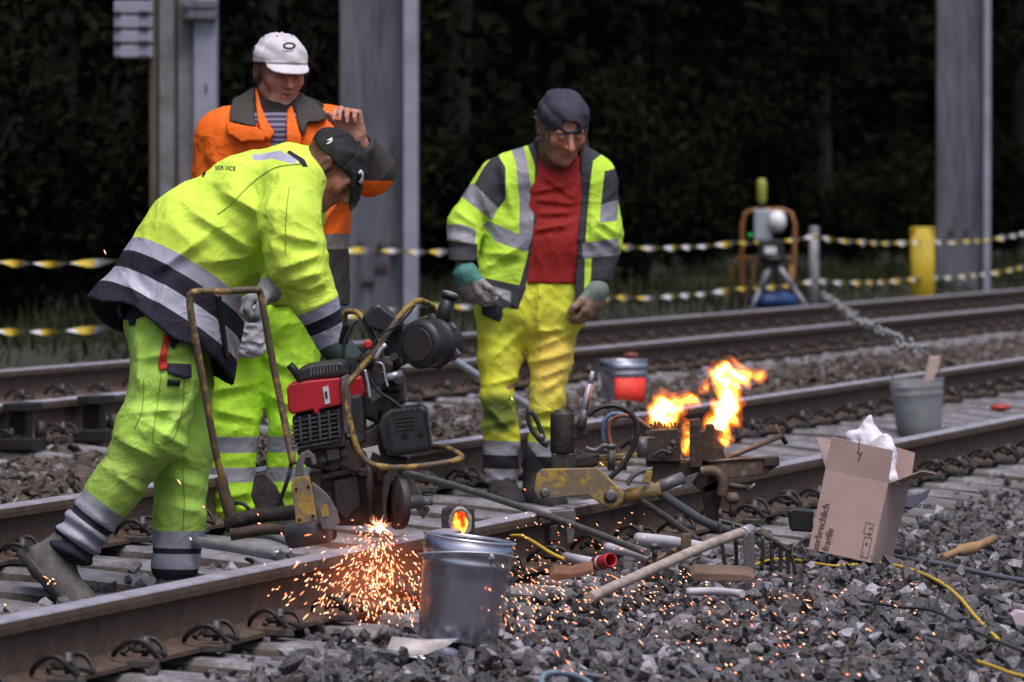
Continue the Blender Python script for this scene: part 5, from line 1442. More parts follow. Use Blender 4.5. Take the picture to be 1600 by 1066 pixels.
    M = layered('hi_vis_vest_jacket', (.58, .88, .07), [('dark', DGR, .0006, 1, .85), ('silver', (.25, .25, .29), .0006, 1, .4)], dirt=(.30, .44, .04), dscale=5, dstr=.5, dthr=.46, bump=.25, fold=.5)
    lo, hi = bounds([J(685, 200, -.3), J(980, 520, .25)], .03)
    jo = soft('jacket', jkk, lo, hi, .0064, M, who, {'silver': silver, 'dark': dark})
    mcol = layered('dark_collar', (.022, .020, .022), [], bump=.3)
    nk = lambda g: uni([rc(J(868, 262, .03), J(878, 215, .0), .115 + g, .095 + g)])
    no = poly([(846, 190), (905, 190), (905, 290), (846, 290)], Z)
    f = lambda p: np.maximum(np.maximum(np.maximum(nk(0)(p), -nk(-.018)(p)), plane(J(875, 222), (.15, -.25, 1))(p)), -np.maximum(no(p), fr(p)))
    lo, hi = bounds([J(820, 200, -.2), J(940, 275, .2)], .02); soft('collar', f, lo, hi, .006, mcol, who)
    # trousers
    tr0 = uni([wide(J(846, 448), J(834, 480), .118, .125, .075, .09, sx), (rc(hipR, J(781, 560, -.02), .108, .084), .04), (rc(J(781, 560, -.02), knR, .084, .064), .02), (rc(knR, J(782, 675, -.02), .064, .068), .02), (rc(J(784, 675, -.02), anR, .073, .070), .02),
               (rc(hipL, J(861, 560, -.03), .104, .084), .04), (rc(J(861, 560, -.03), knL, .084, .066), .02), (rc(knL, anL, .066, .060), .02)])
    crt = crease([(J(835, 545, -.15), J(895, 520, -.13)), (J(840, 565, -.15), J(895, 550, -.13)), (J(845, 590, -.15), J(885, 575, -.14)), (J(830, 520, -.16), J(880, 515, -.15)), (J(850, 610, -.14), J(880, 590, -.13)), (J(810, 520, -.14), J(770, 560, -.12)), (J(765, 600, -.12), J(810, 590, -.12)),
                  (J(760, 665, -.1), J(808, 655, -.12)), (J(822, 650, -.12), J(870, 640, -.12)), (J(825, 665, -.12), J(862, 668, -.12)), (J(765, 640, -.12), J(800, 675, -.12)), (J(845, 445, -.16), J(840, 510, -.18))], .018)
    trf = folds(lambda p: (tr0(p) - crt(p)), .006, 81, .9)
    trc = lambda p: np.maximum(np.maximum(trf(p), plane(J(0, 768), (0, 0, -1))(p)), plane(J(0, 430), (0, 0, 1))(p))
    bd = lambda l: (lambda p: np.maximum.reduce([(b - a) / 2 * s - np.abs(p[:, 2] + .03 * (p[:, 0] - J(815, 0).x) - J(0, (a + b) / 2).z) for a, b in l]))
    M3 = layered('hi_vis_trousers_worn', (.88, .86, .05), [('knee', (.07, .12, .03), .04, .9, .85), ('tan', (.80, .52, .12), .09, .75, .8), ('silver', (.32, .31, .36), .0006, 1, .4), ('navy', (.018, .018, .024), .0006, 1, .85)], dirt=(.46, .60, .08), dscale=3.5, dstr=.75, dthr=.45, bump=.3, fold=.5)  # warm glow of the flames is painted on the thigh as an orange tint
    lo, hi = bounds([J(725, 430, -.25), J(915, 775, .2)], .03)
    to = soft('trousers', trc, lo, hi, .0066, M3, who, {'silver': bd([(689, 711), (733, 756)]), 'navy': bd([(711, 733), (756, 800)]),
                                                   'knee': lambda p: .085 - np.sqrt(((p - V3(J(778, 648, -.09))) ** 2).sum(1)), 'tan': lambda p: .13 - np.sqrt(((p - V3(J(875, 575, -.1))) ** 2).sum(1)) * .9})
    boot('boot', J(785, 752, -.01), (.15, -1, -.05), who, M_bootd, 1.05); boot('boot', J(838, 752, -.03), (.35, -1, -.05), who, M_bootd, 1.05)
    # gloves
    for (hh, cc, wr, ds) in ((0, c1, wrR, (.28, -.1, -.9)), (1, c2, wrL, (-.25, -.1, -.95))):
        d = Vector(ds).normalized()
        g, _ = hand_sdf(wr + Vector((.01 if hh == 0 else -.01, -.02, -.03)), (.35, -.1, -.9) if hh == 0 else (-.30, -.1, -.95), (.75, .5, -.1) if hh == 0 else (-.8, .5, .1), 1.12, (.55, .8, .5), 1.35, (.3, .2), 1 if hh == 0 else -1)
        cu = rc(wr + Vector((0, -.01, .0)) + d * .035, wr + d * .07, .050, .046)
        lo, hi = bounds([cc, wr], .14)
        soft('glove', folds(uni([g, (cu, .02)]), .003, 3, 1.5), lo, hi, .0052, M_gloveg if hh == 0 else layered('brown_worn_glove', (.32, .21, .15), [('cuff', (.16, .20, .17), .001, 1, .7)], dirt=(.08, .06, .05), dscale=22, dstr=.6, bump=.4), who,
             {'cuff': lambda p, wr=wr, d=d: .078 - (p - V3(wr)) @ V3(d)})
    # cap worn backwards and hair
    cf, (lo, hi), b0, bd_ = cap_fn(HL, HR, hs, (0, .8, -.6), -.10, .002, back=True, blen=.065)
    hole = ell(HL(.006, .10, .050), (.034, .04, .022), np.array(HR, f32))
    Mc = layered('grey_blue_cap_cloth', (.045, .045, .068), [], dirt=(.025, .025, .036), dscale=10, dstr=.5, bump=.4)
    soft('cap', lambda p: np.maximum(cf(p), -hole(p)), lo, hi, .0044, Mc, who)
    mh = pmat('greying_hair', (.16, .115, .08), .7, noise=.5, nscale=60); mbs = {1: MB().mat(mh, True), -1: MB().mat(mh, True)}; r = random.Random(5)
    for k in range(170):
        sd = 1 if k % 4 else -1; mb = mbs[sd]
        a = HL((-.080 if sd > 0 else .080) + r.uniform(-.006, .008), r.uniform(-.075, .03), r.uniform(.0, .03)); 
        e = a + Vector((r.uniform(-.030, .004) * sd, r.uniform(-.03, .0), -r.uniform(.06, .13) * (1 if sd > 0 else .6))); m_ = a.lerp(e, .5) + Vector((-.008 * sd, -.008, .012))
        mb.tube([a, m_, e], [.0022, .0026, .0008], 3, caps=False)
    mbs[1].build('hair', who); mbs[-1].build('hair', who)
worker_c()
# ================================================================== machines and tools
M_wyel = pmat('worn_yellow_tube', (.36, .23, .05), .6, 0, noise=.3, nscale=12, patch=.9, pscale=16, pcol=(.075, .055, .045), pthr=.43, bump=.3, bscale=60)
M_rust = pmat('rusty_tube', (.13, .085, .06), .7, .2, noise=.5, nscale=14, patch=.7, pscale=12, pcol=(.22, .20, .20), pthr=.56, bump=.3)
M_gsteel = pmat('grey_worn_steel', (.16, .15, .155), .5, .4, noise=.4, nscale=20, bump=.2, patch=.4, pscale=15, pcol=(.08, .06, .05))
M_bright = pmat('bright_steel', (.50, .50, .56), .35, .6, noise=.2, nscale=20)
M_dkm = pmat('dark_machine_metal', (.055, .044, .038), .55, .3, noise=.5, nscale=18, bump=.3, patch=.5, pscale=22, pcol=(.10, .08, .07))
M_blk = pmat('black_plastic', (.020, .020, .023), .45, noise=.3, nscale=20)
M_redp = pmat('red_engine_cover', (.40, .012, .022), .38, noise=.25, nscale=12, patch=.35, pscale=9, pcol=(.16, .03, .03), pthr=.6)
M_yplate = pmat('yellow_worn_plate', (.40, .25, .05), .6, .1, noise=.3, nscale=20, patch=.85, pscale=26, pcol=(.15, .12, .10), pthr=.46, bump=.3)
M_alu = pmat('cast_aluminium', (.075, .072, .076), .5, .4, noise=.5, nscale=30)
M_hose = pmat('rubber_hose', (.022, .021, .022), .45, noise=.3, nscale=20)

def thread(nm, parent, pts, r, m, Z=None, n=8, k=6, caps=True):
    mb = MB().mat(m, True); p = PP(pts, Z) if not isinstance(pts[0], Vector) else pts
    mb.tube(spline(p, k) if k > 1 else p, r, n, caps); return mb.build(nm, parent)
def slab(nm, parent, px, Z, th, m, bevel=.003, mats=None):
    """plate with the outline px at distance Z and thickness th away from the camera"""
    mb = MB().mat(m); mb.prism(PP(px, Z), (0, th, 0)); return mb.build(nm, parent, bevel=bevel)

def grinder():
    Z = 16.15; s = Z / F
    g = thing('rail_grinder', P(560, 852, Z), 'petrol rail grinder with red engine standing on the near rail', 'grinder')
    # push handle
    hp = spline(PP([(366, 806, 16.55), (340, 720, 16.5), (318, 600, 16.46), (300, 500, 16.44), (297, 466, 16.44), (306, 456, 16.44), (350, 455, 16.46), (396, 453, 16.5), (406, 457, 16.52), (411, 480, 16.52), (425, 560, 16.54), (443, 650, 16.54), (458, 725, 16.5)], 16.5), 5)
    mb = MB().mat(M_wyel, True); mb.tube(hp, .0105, 10); mb.build('push_handle', g)
    thread('handle_socket', g, [(345, 745, 16.52), (352, 778, 16.52), (362, 812, 16.53), (366, 826, 16.53)], .017, M_rust)
    thread('brake_cable', g, [(458, 700, 16.55), (452, 740, 16.5), (438, 780, 16.5), (425, 800, 16.5)], .006, M_blk)
    # guide frame near the operator
    thread('cross_beam', g, [(352, 822, 16.5), (400, 806, 16.5), (470, 800, 16.4), (545, 800, 16.3)], .022, M_dkm, k=1)
    thread('cross_beam', g, [(360, 836, 16.45), (420, 826, 16.45), (470, 828, 16.4), (520, 836, 16.3)], .017, M_rust, k=1)
    slab('foot_plate', g, [(392, 775), (398, 742), (412, 738), (432, 760), (445, 790), (440, 812), (405, 808)], 16.5, .02, M_dkm)
    # tube frame
    a = [(673, 497, Z + .05), (676, 480, Z + .02), (656, 470, Z - .05), (640, 478, Z - .08), (624, 495, Z - .1), (590, 544, Z - .12), (560, 580, Z - .13), (543, 602, Z - .14), (541, 622, Z - .14), (545, 653, Z - .14), (556, 694, Z - .14), (565, 712, Z - .14), (583, 726, Z - .14), (620, 731, Z - .15),
         (670, 727, Z - .15), (710, 720, Z - .12), (721, 713, Z - .08), (699, 701, Z), (676, 698, Z + .05)]
    thread('frame_tube', g, a, .0088, M_wyel, n=10, k=5)
    thread('frame_tube', g, [(541, 520, Z + .15), (539, 492, Z + .12), (548, 487, Z + .1), (562, 492, Z + .08), (583, 529, Z + .05), (600, 560, Z + .05)], .0085, M_wyel, n=8, k=5)
    thread('frame_tube', g, [(673, 497, Z + .05), (650, 505, Z + .2), (625, 540, Z + .2)], .0085, M_wyel)
    # engine
    def rbox(nm, q, Z0, dep, m, bev=.008): return slab(nm, g, q, Z0, dep, m, bev)
    rbox('engine_cover', [(448, 607), (452, 600), (480, 595), (532, 590), (536, 632), (500, 640), (497, 648), (491, 648), (489, 640), (456, 648), (450, 640)], Z - .12, .26, M_redp, .014)
    rbox('engine_cover', [(538, 590), (566, 586), (572, 622), (540, 628)], Z - .02, .2, M_redp, .01)
    rbox('cover_label', [(504, 605), (513, 603), (516, 630), (508, 632)], Z - .1225, .003, pmat('silver_label', (.55, .55, .58), .4), 0)
    rbox('label_mark', [(507, 612), (511, 611.4), (512.2, 622), (508.4, 622.8)], Z - .1245, .003, pmat('label_print', (.04, .04, .05), .5), 0)
    rbox('starter_housing', [(464, 578), (480, 570), (528, 563), (538, 566), (545, 588), (500, 593), (470, 597)], Z - .10, .2, M_blk, .01)
    for k in range(9): rbox('starter_slot', [(484 + k * 5, 573 - k * .8), (486 + k * 5, 572.6 - k * .8), (487.5 + k * 5, 587 - k * .9), (485.5 + k * 5, 587.4 - k * .9)], Z - .103, .006, M_gsteel, 0)
    thread('choke_lever', g, [(470, 594, Z - .11), (461, 580, Z - .12), (452, 570, Z - .12)], [.012] * 12 + [.014], M_blk, k=6)
    rbox('engine_block', [(456, 650), (534, 634), (541, 698), (470, 706), (460, 690)], Z - .09, .22, M_alu, .008)
    for k in range(7):
        y = 655 + k * 7; rbox('cooling_fin', [(456, y + 3), (532, y - 11), (533, y - 8.5), (456.5, y + 6)], Z - .115, .04, M_alu, 0)
    for k in range(5):
        x = 466 + k * 15; rbox('fin_rib', [(x, 652 - k * 3), (x + 4, 651 - k * 3), (x + 7, 692 - k * 2), (x + 3, 693 - k * 2)], Z - .122, .03, M_alu, .002)
    rbox('side_plate', [(532, 590), (545, 584), (549, 640), (547, 676), (538, 678)], Z - .14, .02, M_gsteel, .003)
    rbox('crankcase', [(541, 620), (566, 615), (572, 690), (548, 698)], Z - .06, .18, M_alu, .008)
    mb = MB().mat(M_dkm, True)
    rr = random.Random(3)
    rbox('carburettor_body', [(556, 575), (600, 556), (628, 580), (634, 630), (606, 642), (592, 664), (560, 650)], Z + .02, .16, M_dkm, .01)
    rbox('gear_case', [(536, 690), (590, 662), (604, 712), (640, 716), (632, 738), (560, 742), (528, 730)], Z - .05, .2, M_dkm, .01)
    rbox('engine_foot', [(462, 704), (540, 696), (552, 722), (520, 738), (478, 730)], Z - .04, .2, M_dkm, .008)
    rbox('fuel_tank', [(596, 520), (640, 505), (650, 560), (620, 578), (600, 560)], Z + .04, .14, M_blk, .012)
    for k in range(54):
        x, y = (rr.uniform(556, 630), rr.uniform(556, 660)) if k < 36 else (rr.uniform(500, 610), rr.uniform(692, 745)); mb2 = MB().mat([M_dkm, M_gsteel, M_blk][k % 3])
        if k % 2: mb2.box(P(x, y, Z + rr.uniform(-.06, .1)), (rr.uniform(.02, .05), .04, rr.uniform(.015, .04)), Matrix.Rotation(rr.uniform(-.6, .6), 3, 'Y'), bev=.003)
        else: c = P(x, y, Z + rr.uniform(-.08, .08)); mb2.cyl(c, c + Vector((rr.uniform(-.5, .5), -.8, rr.uniform(-.5, .5))).normalized() * .035, rr.uniform(.008, .018), 10)
        mb2.build('carburettor_part', g)
    thread('silver_lever', g, [(570, 578), (575, 600), (578, 622)], .0045, M_bright, Z - .13)
    thread('silver_lever', g, [(588, 566), (598, 570), (602, 590), (606, 604)], .0035, M_bright, Z - .13)
    thread('throttle_arm', g, [(586, 562), (594, 548), (603, 538)], .007, M_bright, Z - .14, k=2)
    mb = MB().mat(M_bright, True); mb.cyl(P(604, 590, Z - .12), P(629, 584, Z - .11), .011, 12); mb.build('fuel_filter', g)
    thread('control_rod', g, [(628, 575), (632, 600), (634, 628)], .004, M_gsteel, Z - .1)
    thread('spark_lead', g, [(560, 560), (575, 585), (590, 610), (612, 625), (632, 640)], .0045, M_blk, Z - .12)
    thread('throttle_cable', g, [(548, 585), (558, 562), (580, 540), (600, 520), (625, 505), (650, 476)], .0035, M_blk, Z - .13)
    thread('fuel_hose', g, [(535, 560), (540, 530), (550, 510), (560, 500)], .005, M_blk, Z - .05)
    mb = MB().mat(pmat('red_knob', (.6, .02, .02), .4), True); mb.lathe(P(575, 538, Z - .14), (0, -1, 0), [(.011, -.01), (.012, 0), (.008, .008)], 12); mb.build('stop_switch', g)
    rbox('tool_box', [(564, 497), (583, 476), (592, 474), (628, 500), (630, 512), (607, 524), (572, 512)], Z - .02, .18, M_blk, .01)
    # air filter drum
    ax = Vector((.55, .83, .02)).normalized(); c = P(656, 538, Z - .16)
    mb = MB().mat(M_blk, True); mb.lathe(c - ax * .01, ax, [(.052, 0), (.060, .003), (.066, .010), (.069, .014), (.069, .026), (.066, .03), (.066, .075), (.070, .078), (.070, .09), (.062, .095), (.058, .14), (.03, .15)], 32); mb.build('air_filter', g)
    mb = MB().mat(pmat('filter_face', (.035, .030, .032), .5)); mb.lathe(c - ax * .013, ax, [(.046, 0), (.048, .004)], 28); mb.build('filter_cap', g)
    for k in range(6):
        a = k * 1.05; u = ax.orthogonal().normalized(); w = ax.cross(u); q = c + ax * .082 + (u * math.cos(a) + w * math.sin(a)) * .072
        mb = MB().mat(M_gsteel); mb.box(q, (.012, .02, .012), axes(x=u, z=ax)); mb.build('filter_clip', g)
    mb = MB().mat(M_blk, True); p0, p1 = P(686, 512, Z - .08), P(703, 462, Z - .08); mb.cyl(p0, p1, .022, 18, .020); mb.lathe(p1, p1 - p0, [(.024, -.008), (.026, 0), (.024, .006)], 18); mb.build('intake_pipe', g)
    mb = MB().mat(pmat('intake_mesh', (.30, .29, .29), .5, noise=.8, nscale=160)); mb.lathe(p1 + (p1 - p0).normalized() * .006, p1 - p0, [(.024, 0), (.020, .004), (.006, .006)], 18); mb.build('intake_screen', g)
    # exhaust guard with slots
    q = [(590, 668), (596, 650), (608, 640), (660, 633), (667, 640), (676, 700), (670, 706), (612, 714), (598, 700)]
    rbox('exhaust_guard', q, Z - .13, .15, M_blk, .010)
    msl = pmat('slot_dark', (.004, .004, .004), .9)
    def bolt(px, py, Z0, r, m=M_gsteel, nm='bolt', par=None):
        mb = MB().mat(m); c = P(px, py, Z0); mb.lathe(c, (0, -1, 0), [(r * 1.3, 0), (r * 1.3, .002), (r, .003), (r, .010), (r * .8, .012)], 6); return mb.build(nm, par or g)
    def quad(cx, cy, w, h, a):
        ca, sa = math.cos(math.radians(a)), math.sin(math.radians(a))
        return [(cx + x * ca - y * sa, cy + x * sa + y * ca) for x, y in ((-w, -h), (w, -h), (w, h), (-w, h))]
    for k in range(10):
        rbox('guard_slot', quad(603 + k * 1.0, 652 + k * 5.6, 2.6, 1.2, -8), Z - .1415, .004, msl, 0) if 0 < k else None
        rbox('guard_slot', quad(615 + k * 5.4, 706.5 - k * .8, 1.3, 3.0, -18), Z - .1325, .004, msl, 0)
        rbox('guard_slot', quad(663.5 + k * .9, 645 + k * 5.6, 2.4, 1.2, -8), Z - .1325, .004, msl, 0)
        rbox('guard_slot', quad(613 + k * 4.8, 644.5 - k * .75, 1.2, 2.6, -10), Z - .1325, .004, msl, 0)
    for k in range(4): rbox('guard_rib', quad(632 + k * .3, 652 + k * 6, 15, .9, -6), Z - .1345, .006, M_dkm, 0)
    for x, y in ((633, 680), (658, 677)):
        mb = MB().mat(msl, True); mb.lathe(P(x, y, Z - .1335), (0, -1, 0), [(.010, 0), (.008, .002)], 14); mb.build('guard_hole', g)
    # lower gear
    rbox('lower_housing', [(500, 735), (555, 715), (622, 728), (640, 760), (636, 800), (610, 822), (520, 822), (500, 790)], Z + .0, .20, M_dkm, .012)
    rbox('housing_flange', [(520, 752), (560, 742), (565, 790), (540, 812), (524, 800)], Z - .03, .04, M_dkm, .006)
    rbox('cover_rib', [(500, 742), (560, 728), (562, 736), (502, 751)], Z - .04, .05, M_dkm, .004)
    rbox('mount_bracket', [(565, 702), (590, 696), (594, 712), (582, 706), (577, 722), (572, 708)], Z - .13, .01, pmat('pale_bracket', (.42, .40, .38), .5, .2), .001)
    hk = rbox('hook_plate', [(461, 745), (463, 722), (470, 708), (482, 703), (492, 712), (495, 724), (488, 728), (485, 716), (478, 716), (474, 726), (474, 745)], Z - .16, .018, M_gsteel, .003)
    yp = rbox('yellow_plate', [(455, 758), (461, 746), (483, 744), (487, 760), (496, 813), (463, 820)], Z - .175, .012, M_yplate, .002)
    for x, y in ((463, 764), (482, 760), (468, 812), (489, 806)): bolt(x, y, Z - .176, .0032, msl, 'bolt_hole')
    rbox('curved_guard', [(486, 752), (500, 762), (516, 778), (527, 798), (531, 818), (518, 828), (504, 828), (497, 812), (490, 780)], Z - .15, .016, M_gsteel, .003)
    rbox('guard_paint', [(500, 790), (512, 788), (514, 806), (503, 808)], Z - .1525, .003, M_yplate, 0)
    mb = MB().mat(M_gsteel, True); mb.cyl(P(452, 838, Z - .06), P(512, 828, Z - .10), .036, 24); mb.build('guide_roller', g)
    # grinding wheel under its guard
    wx = Vector((.93, .35, .0)).normalized(); c = P(622, 785, Z - .12)
    mb = MB().mat(M_dkm, True); mb.lathe(c - wx * .012, wx, [(.02, 0), (.074, .001), (.076, .004), (.076, .022), (.074, .025), (.02, .026)], 32); mb.build('grinding_wheel', g)
    rbox('wheel_guard', [(600, 745), (612, 730), (624, 728), (622, 745), (610, 758), (604, 790), (606, 826), (598, 812), (596, 770)], Z - .12, .06, M_dkm, .004)
    mb = MB().mat(M_gsteel, True); mb.cyl(c, c + wx * .07, .022, 16, .018); mb.cyl(c + wx * .07, c + wx * .10, .011, 12); mb.build('wheel_hub', g)
    rbox('wheel_fork', [(628, 739), (640, 745), (658, 768), (668, 800), (662, 812), (652, 800), (644, 778), (630, 758)], Z - .06, .014, M_gsteel, .003)
    bolt(667, 796, Z - .07, .007); bolt(523, 812, Z - .06, .008)
    thread('feed_screw', g, [(575, 715), (578, 760), (580, 815)], .013, M_dkm, Z - .06, k=1)
    thread('grip', g, [(545, 505, Z + .12), (540, 520, Z + .14), (536, 536, Z + .16)], .014, M_blk)
    return g
grinder()

# ------------------------------------------------------------------ glowing pouring block, rail clamp, moulds and flames
def gas(name, col, lo, hi, sc=24):
    """burning gas: pure volume emission, thin edges glow orange and the thick core burns out to yellow white"""
    m = bpy.data.materials.new(name); m.use_nodes = True; nt = m.node_tree; N = nt.nodes; L = nt.links; N.clear()
    out = N.new('ShaderNodeOutputMaterial'); em = N.new('ShaderNodeEmission'); em.inputs[0].default_value = (*col, 1)
    tc = N.new('ShaderNodeTexCoord'); n = N.new('ShaderNodeTexNoise'); n.inputs['Scale'].default_value = sc; n.inputs['Detail'].default_value = 3; n.inputs['Distortion'].default_value = .8; L.new(tc.outputs['Object'], n.inputs[0])
    mr = N.new('ShaderNodeMapRange'); mr.inputs[1].default_value = .36; mr.inputs[2].default_value = .64; mr.inputs[3].default_value = lo; mr.inputs[4].default_value = hi; L.new(n.outputs[0], mr.inputs[0])
    L.new(mr.outputs[0], em.inputs[1]); L.new(em.outputs[0], out.inputs['Volume'])
    m.cycles.volume_step_rate = .35
    return m
M_gas = [gas('flame_halo', (1, .16, .008), 0, 9, 14), gas('flame_sheath', (1, .27, .02), 2, 28), gas('flame_tongue', (1, .45, .06), 20, 90), gas('flame_core', (1, .62, .22), 60, 260)]
def flame(label, balls, Z, seed):
    fs = [sph(P(x, y, Z + d), r * Z / F) for x, y, r, d in balls]
    base = uni([fs[0]] + [(f, .022) for f in fs[1:]])
    th = thing('flame', P(balls[0][0], balls[0][1], Z), label, 'flame')
    lo, hi = bounds([P(x, y, Z) for x, y, r, d in balls], .09)
    for nm, m, g, am in (('halo', M_gas[0], .013, 1.5), ('sheath', M_gas[1], .004, 1.4), ('tongue', M_gas[2], -.003, 1.0), ('core', M_gas[3], -.011, .6)):
        f = lambda p, g=g, am=am: base(p) - g - am * (.004 * wav(p, (60, 20, 90), (40, 10, 30), seed) + .003 * wav(p, (120, 40, 60), (30, 60, 90), seed * 2) + .0015 * wav(p, (260, 90, 190), (90, 60, 100), seed)).astype(f32)
        if max(b[2] for b in balls) * Z / F < .012 and nm == 'core': continue
        soft(nm, f, lo, hi, .0045, m, th)
    return th

def clamp():
    Z = 18.2; s = Z / F
    g = thing('rail_clamp', P(940, 790, Z), 'hydraulic rail shear with worn yellow side plates clamped on the near rail', 'rail clamp')
    def rb(nm, q, Z0, dep, m, bev=.004): return slab(nm, g, q, Z0, dep, m, bev)
    def bolt(px, py, Z0, r, m=M_gsteel, n=6, l=.012):
        mb = MB().mat(m); mb.lathe(P(px, py, Z0), (0, -1, 0), [(r * 1.4, 0), (r * 1.4, .003), (r, .004), (r, l), (r * .8, l + .002)], n); mb.build('bolt', g)
    rb('side_plate', [(838, 742), (846, 733), (934, 731), (975, 770), (973, 784), (962, 793), (946, 792), (918, 774), (842, 781), (834, 768)], Z - .14, .022, M_yplate, .004)
    rb('side_plate', [(846, 733), (934, 731), (968, 762), (940, 775), (846, 770)], Z + .10, .02, M_yplate, .004)
    bolt(851, 770, Z - .142, .012); bolt(954, 775, Z - .142, .016, n=10)
    mb = MB().mat(M_yplate, True); mb.cyl(P(968, 777, Z - .10), P(1032, 764, Z - .10), .022, 16); mb.build('tension_arm', g)
    mb = MB().mat(M_gsteel, True); mb.cyl(P(1026, 762, Z - .06), P(1066, 747, Z - .02), .020, 14); mb.build('tension_rod', g)
    thread('arm_handle', g, [(980, 758), (988, 745), (1003, 736), (1020, 733)], .008, M_gsteel, Z - .13)
    rb('arm_bracket', [(1003, 752), (1010, 735), (1020, 736), (1016, 757)], Z - .15, .02, M_yplate, .003)
    # cylinder
    mb = MB().mat(M_dkm, True); c0 = P(879, 708, Z - .04); mb.lathe(c0, (0, 0, 1), [(.036, 0), (.039, .004), (.039, .122), (.037, .128), (.024, .129), (.024, .134), (.022, .136)], 24); mb.build('hydraulic_cylinder', g)
    rb('cylinder_base', [(862, 708), (898, 708), (902, 735), (860, 735)], Z - .07, .08, M_dkm, .006)
    rb('valve_block', [(892, 660), (915, 658), (918, 682), (905, 688), (892, 686)], Z - .06, .06, M_dkm, .005)
    mb = MB().mat(M_gsteel, True); a, b = P(908, 668, Z - .08), P(914, 640, Z - .08); mb.cyl(a, b, .015, 12); mb.build('lever_socket', g)
    mb = MB().mat(pmat('pale_lever', (.40, .40, .45), .45, .2, noise=.2), True); mb.cyl(P(911, 652, Z - .08), P(922, 600, Z - .08), .013, 14, .011); mb.cyl(P(922, 600, Z - .08), P(926, 580, Z - .08), .009, 12, .007); mb.build('pump_lever', g)
    thread('lever_stripe', g, [(917, 640), (925, 602)], .003, pmat('orange_strip', (.5, .12, .03), .5), Z - .094, k=1)
    thread('hose', g, [(852, 692), (838, 655), (828, 643), (825, 652), (831, 672), (845, 690), (856, 698)], .0075, M_hose, Z - .08)
    thread('hose', g, [(918, 650), (935, 638), (957, 634), (978, 640), (992, 655), (996, 675), (988, 702), (972, 728), (953, 747)], .0085, M_hose, Z - .12)
    thread('hose', g, [(944, 692), (942, 672), (946, 656), (958, 647), (975, 648)], .0075, pmat('blue_hose', (.10, .17, .30), .5), Z - .07)
    thread('hose', g, [(955, 697), (951, 678), (953, 662), (964, 652), (982, 650), (1000, 658), (1016, 670)], .0075, pmat('brown_hose', (.25, .09, .06), .5), Z - .09)
    for x, y in ((853, 690), (845, 683)):
        mb = MB().mat(M_gsteel); mb.cyl(P(x - 3, y + 3, Z - .08), P(x + 4, y - 3, Z - .08), .012, 6); mb.build('hose_fitting', g)
    rb('manifold', [(896, 714), (936, 708), (938, 728), (898, 732)], Z - .05, .10, M_dkm, .006)
    rb('yellow_bar', [(930, 712), (996, 708), (997, 716), (930, 720)], Z - .04, .05, M_yplate, .003)
    rb('yellow_bar', [(934, 722), (990, 720), (990, 728), (934, 730)], Z - .07, .04, M_yplate, .003)
    thread('manifold_pipe', g, [(915, 700), (930, 704), (945, 696), (958, 706)], .008, M_gsteel, Z - .1)
    mb = MB().mat(M_gsteel); mb.cyl(P(955, 735, Z - .1), P(955, 697, Z - .1), .012, 8); mb.cyl(P(955, 700, Z - .1), P(955, 694, Z - .1), .018, 6); mb.build('valve', g)
    mb = MB().mat(M_gsteel); mb.cyl(P(975, 712, Z - .09), P(975, 735, Z - .09), .009, 8); mb.build('valve', g)
    mb = MB().mat(M_gsteel, True); mb.cyl(P(1003, 715, Z - .03), P(1003, 685, Z - .03), .018, 12); mb.build('valve', g)
    rb('rail_grip', [(828, 800), (898, 795), (900, 808), (896, 850), (886, 852), (882, 812), (850, 815), (846, 852), (832, 850)], Z - .30, .05, M_gsteel, .006)
    rb('grip_slot', [(858, 822), (872, 820), (872, 846), (858, 848)], Z - .30, .03, M_dkm, .003)
    # thermite moulds standing over the rail
    Zm = 18.95; m = thing('weld_mould', P(1070, 770, Zm), 'pair of dark moulds burning over the rail joint', 'welding mould')
    M_mould = pmat('scorched_mould', (.060, .040, .030), .85, .1, noise=.5, nscale=16, bump=.5, patch=.4, pscale=12, pcol=(.14, .07, .04))
    def rm(nm, q, Z0, dep, mt=M_mould, bev=.005): return slab(nm, m, q, Z0, dep, mt, bev)
    rm('mould_shell', [(1010, 678), (1018, 672), (1058, 670), (1064, 676), (1064, 722), (1010, 722)], Zm - .12, .16)
    rm('mould_shell', [(1094, 676), (1104, 672), (1104, 664), (1116, 663), (1117, 671), (1130, 674), (1132, 722), (1094, 722)], Zm - .12, .16)
    rm('mould_post', [(1078, 656), (1094, 654), (1097, 730), (1078, 732)], Zm - .16, .04)
    rm('mould_base', [(1010, 722), (1132, 722), (1134, 740), (1118, 768), (1100, 772), (1082, 756), (1040, 760), (1016, 752)], Zm - .10, .16)
    rm('mould_leg', [(1096, 760), (1130, 745), (1126, 790), (1118, 816), (1106, 816), (1100, 790)], Zm - .10, .05)
    rm('mould_gate', [(1066, 668), (1078, 666), (1078, 715), (1066, 718)], Zm - .02, .04, pmat('heated_brick', (.22, .09, .04), .9, noise=.5, nscale=20))
    rm('deflector', [(1063, 762), (1074, 744), (1092, 738), (1076, 764)], Zm - .20, .008, M_gsteel, .001)
    for k in range(9):
        x = 1018 + k * 5.2; mb = MB().mat(M_mould); mb.box(P(x, 667 - (k * 7 % 4), Zm - .06), (.008, .03, .022 + .004 * (k % 3)), Matrix.Rotation(.2 * (k % 3 - 1), 3, 'Y')); mb.build('sand_lump', m)
    for x, y in ((1046, 700), (1052, 690), (1038, 712)):
        mb = MB().mat(M_gsteel); mb.lathe(P(x, y, Zm - .121), (0, -1, 0), [(.008, 0), (.008, .01)], 6); mb.build('bolt', m)
    thread('clamp_lever', m, [(1020, 713), (1034, 704), (1048, 708), (1056, 698)], .006, M_dkm, Zm - .14)
    thread('clamp_screw', m, [(986, 684), (1022, 685)], .004, M_gsteel, Zm - .14, k=1)
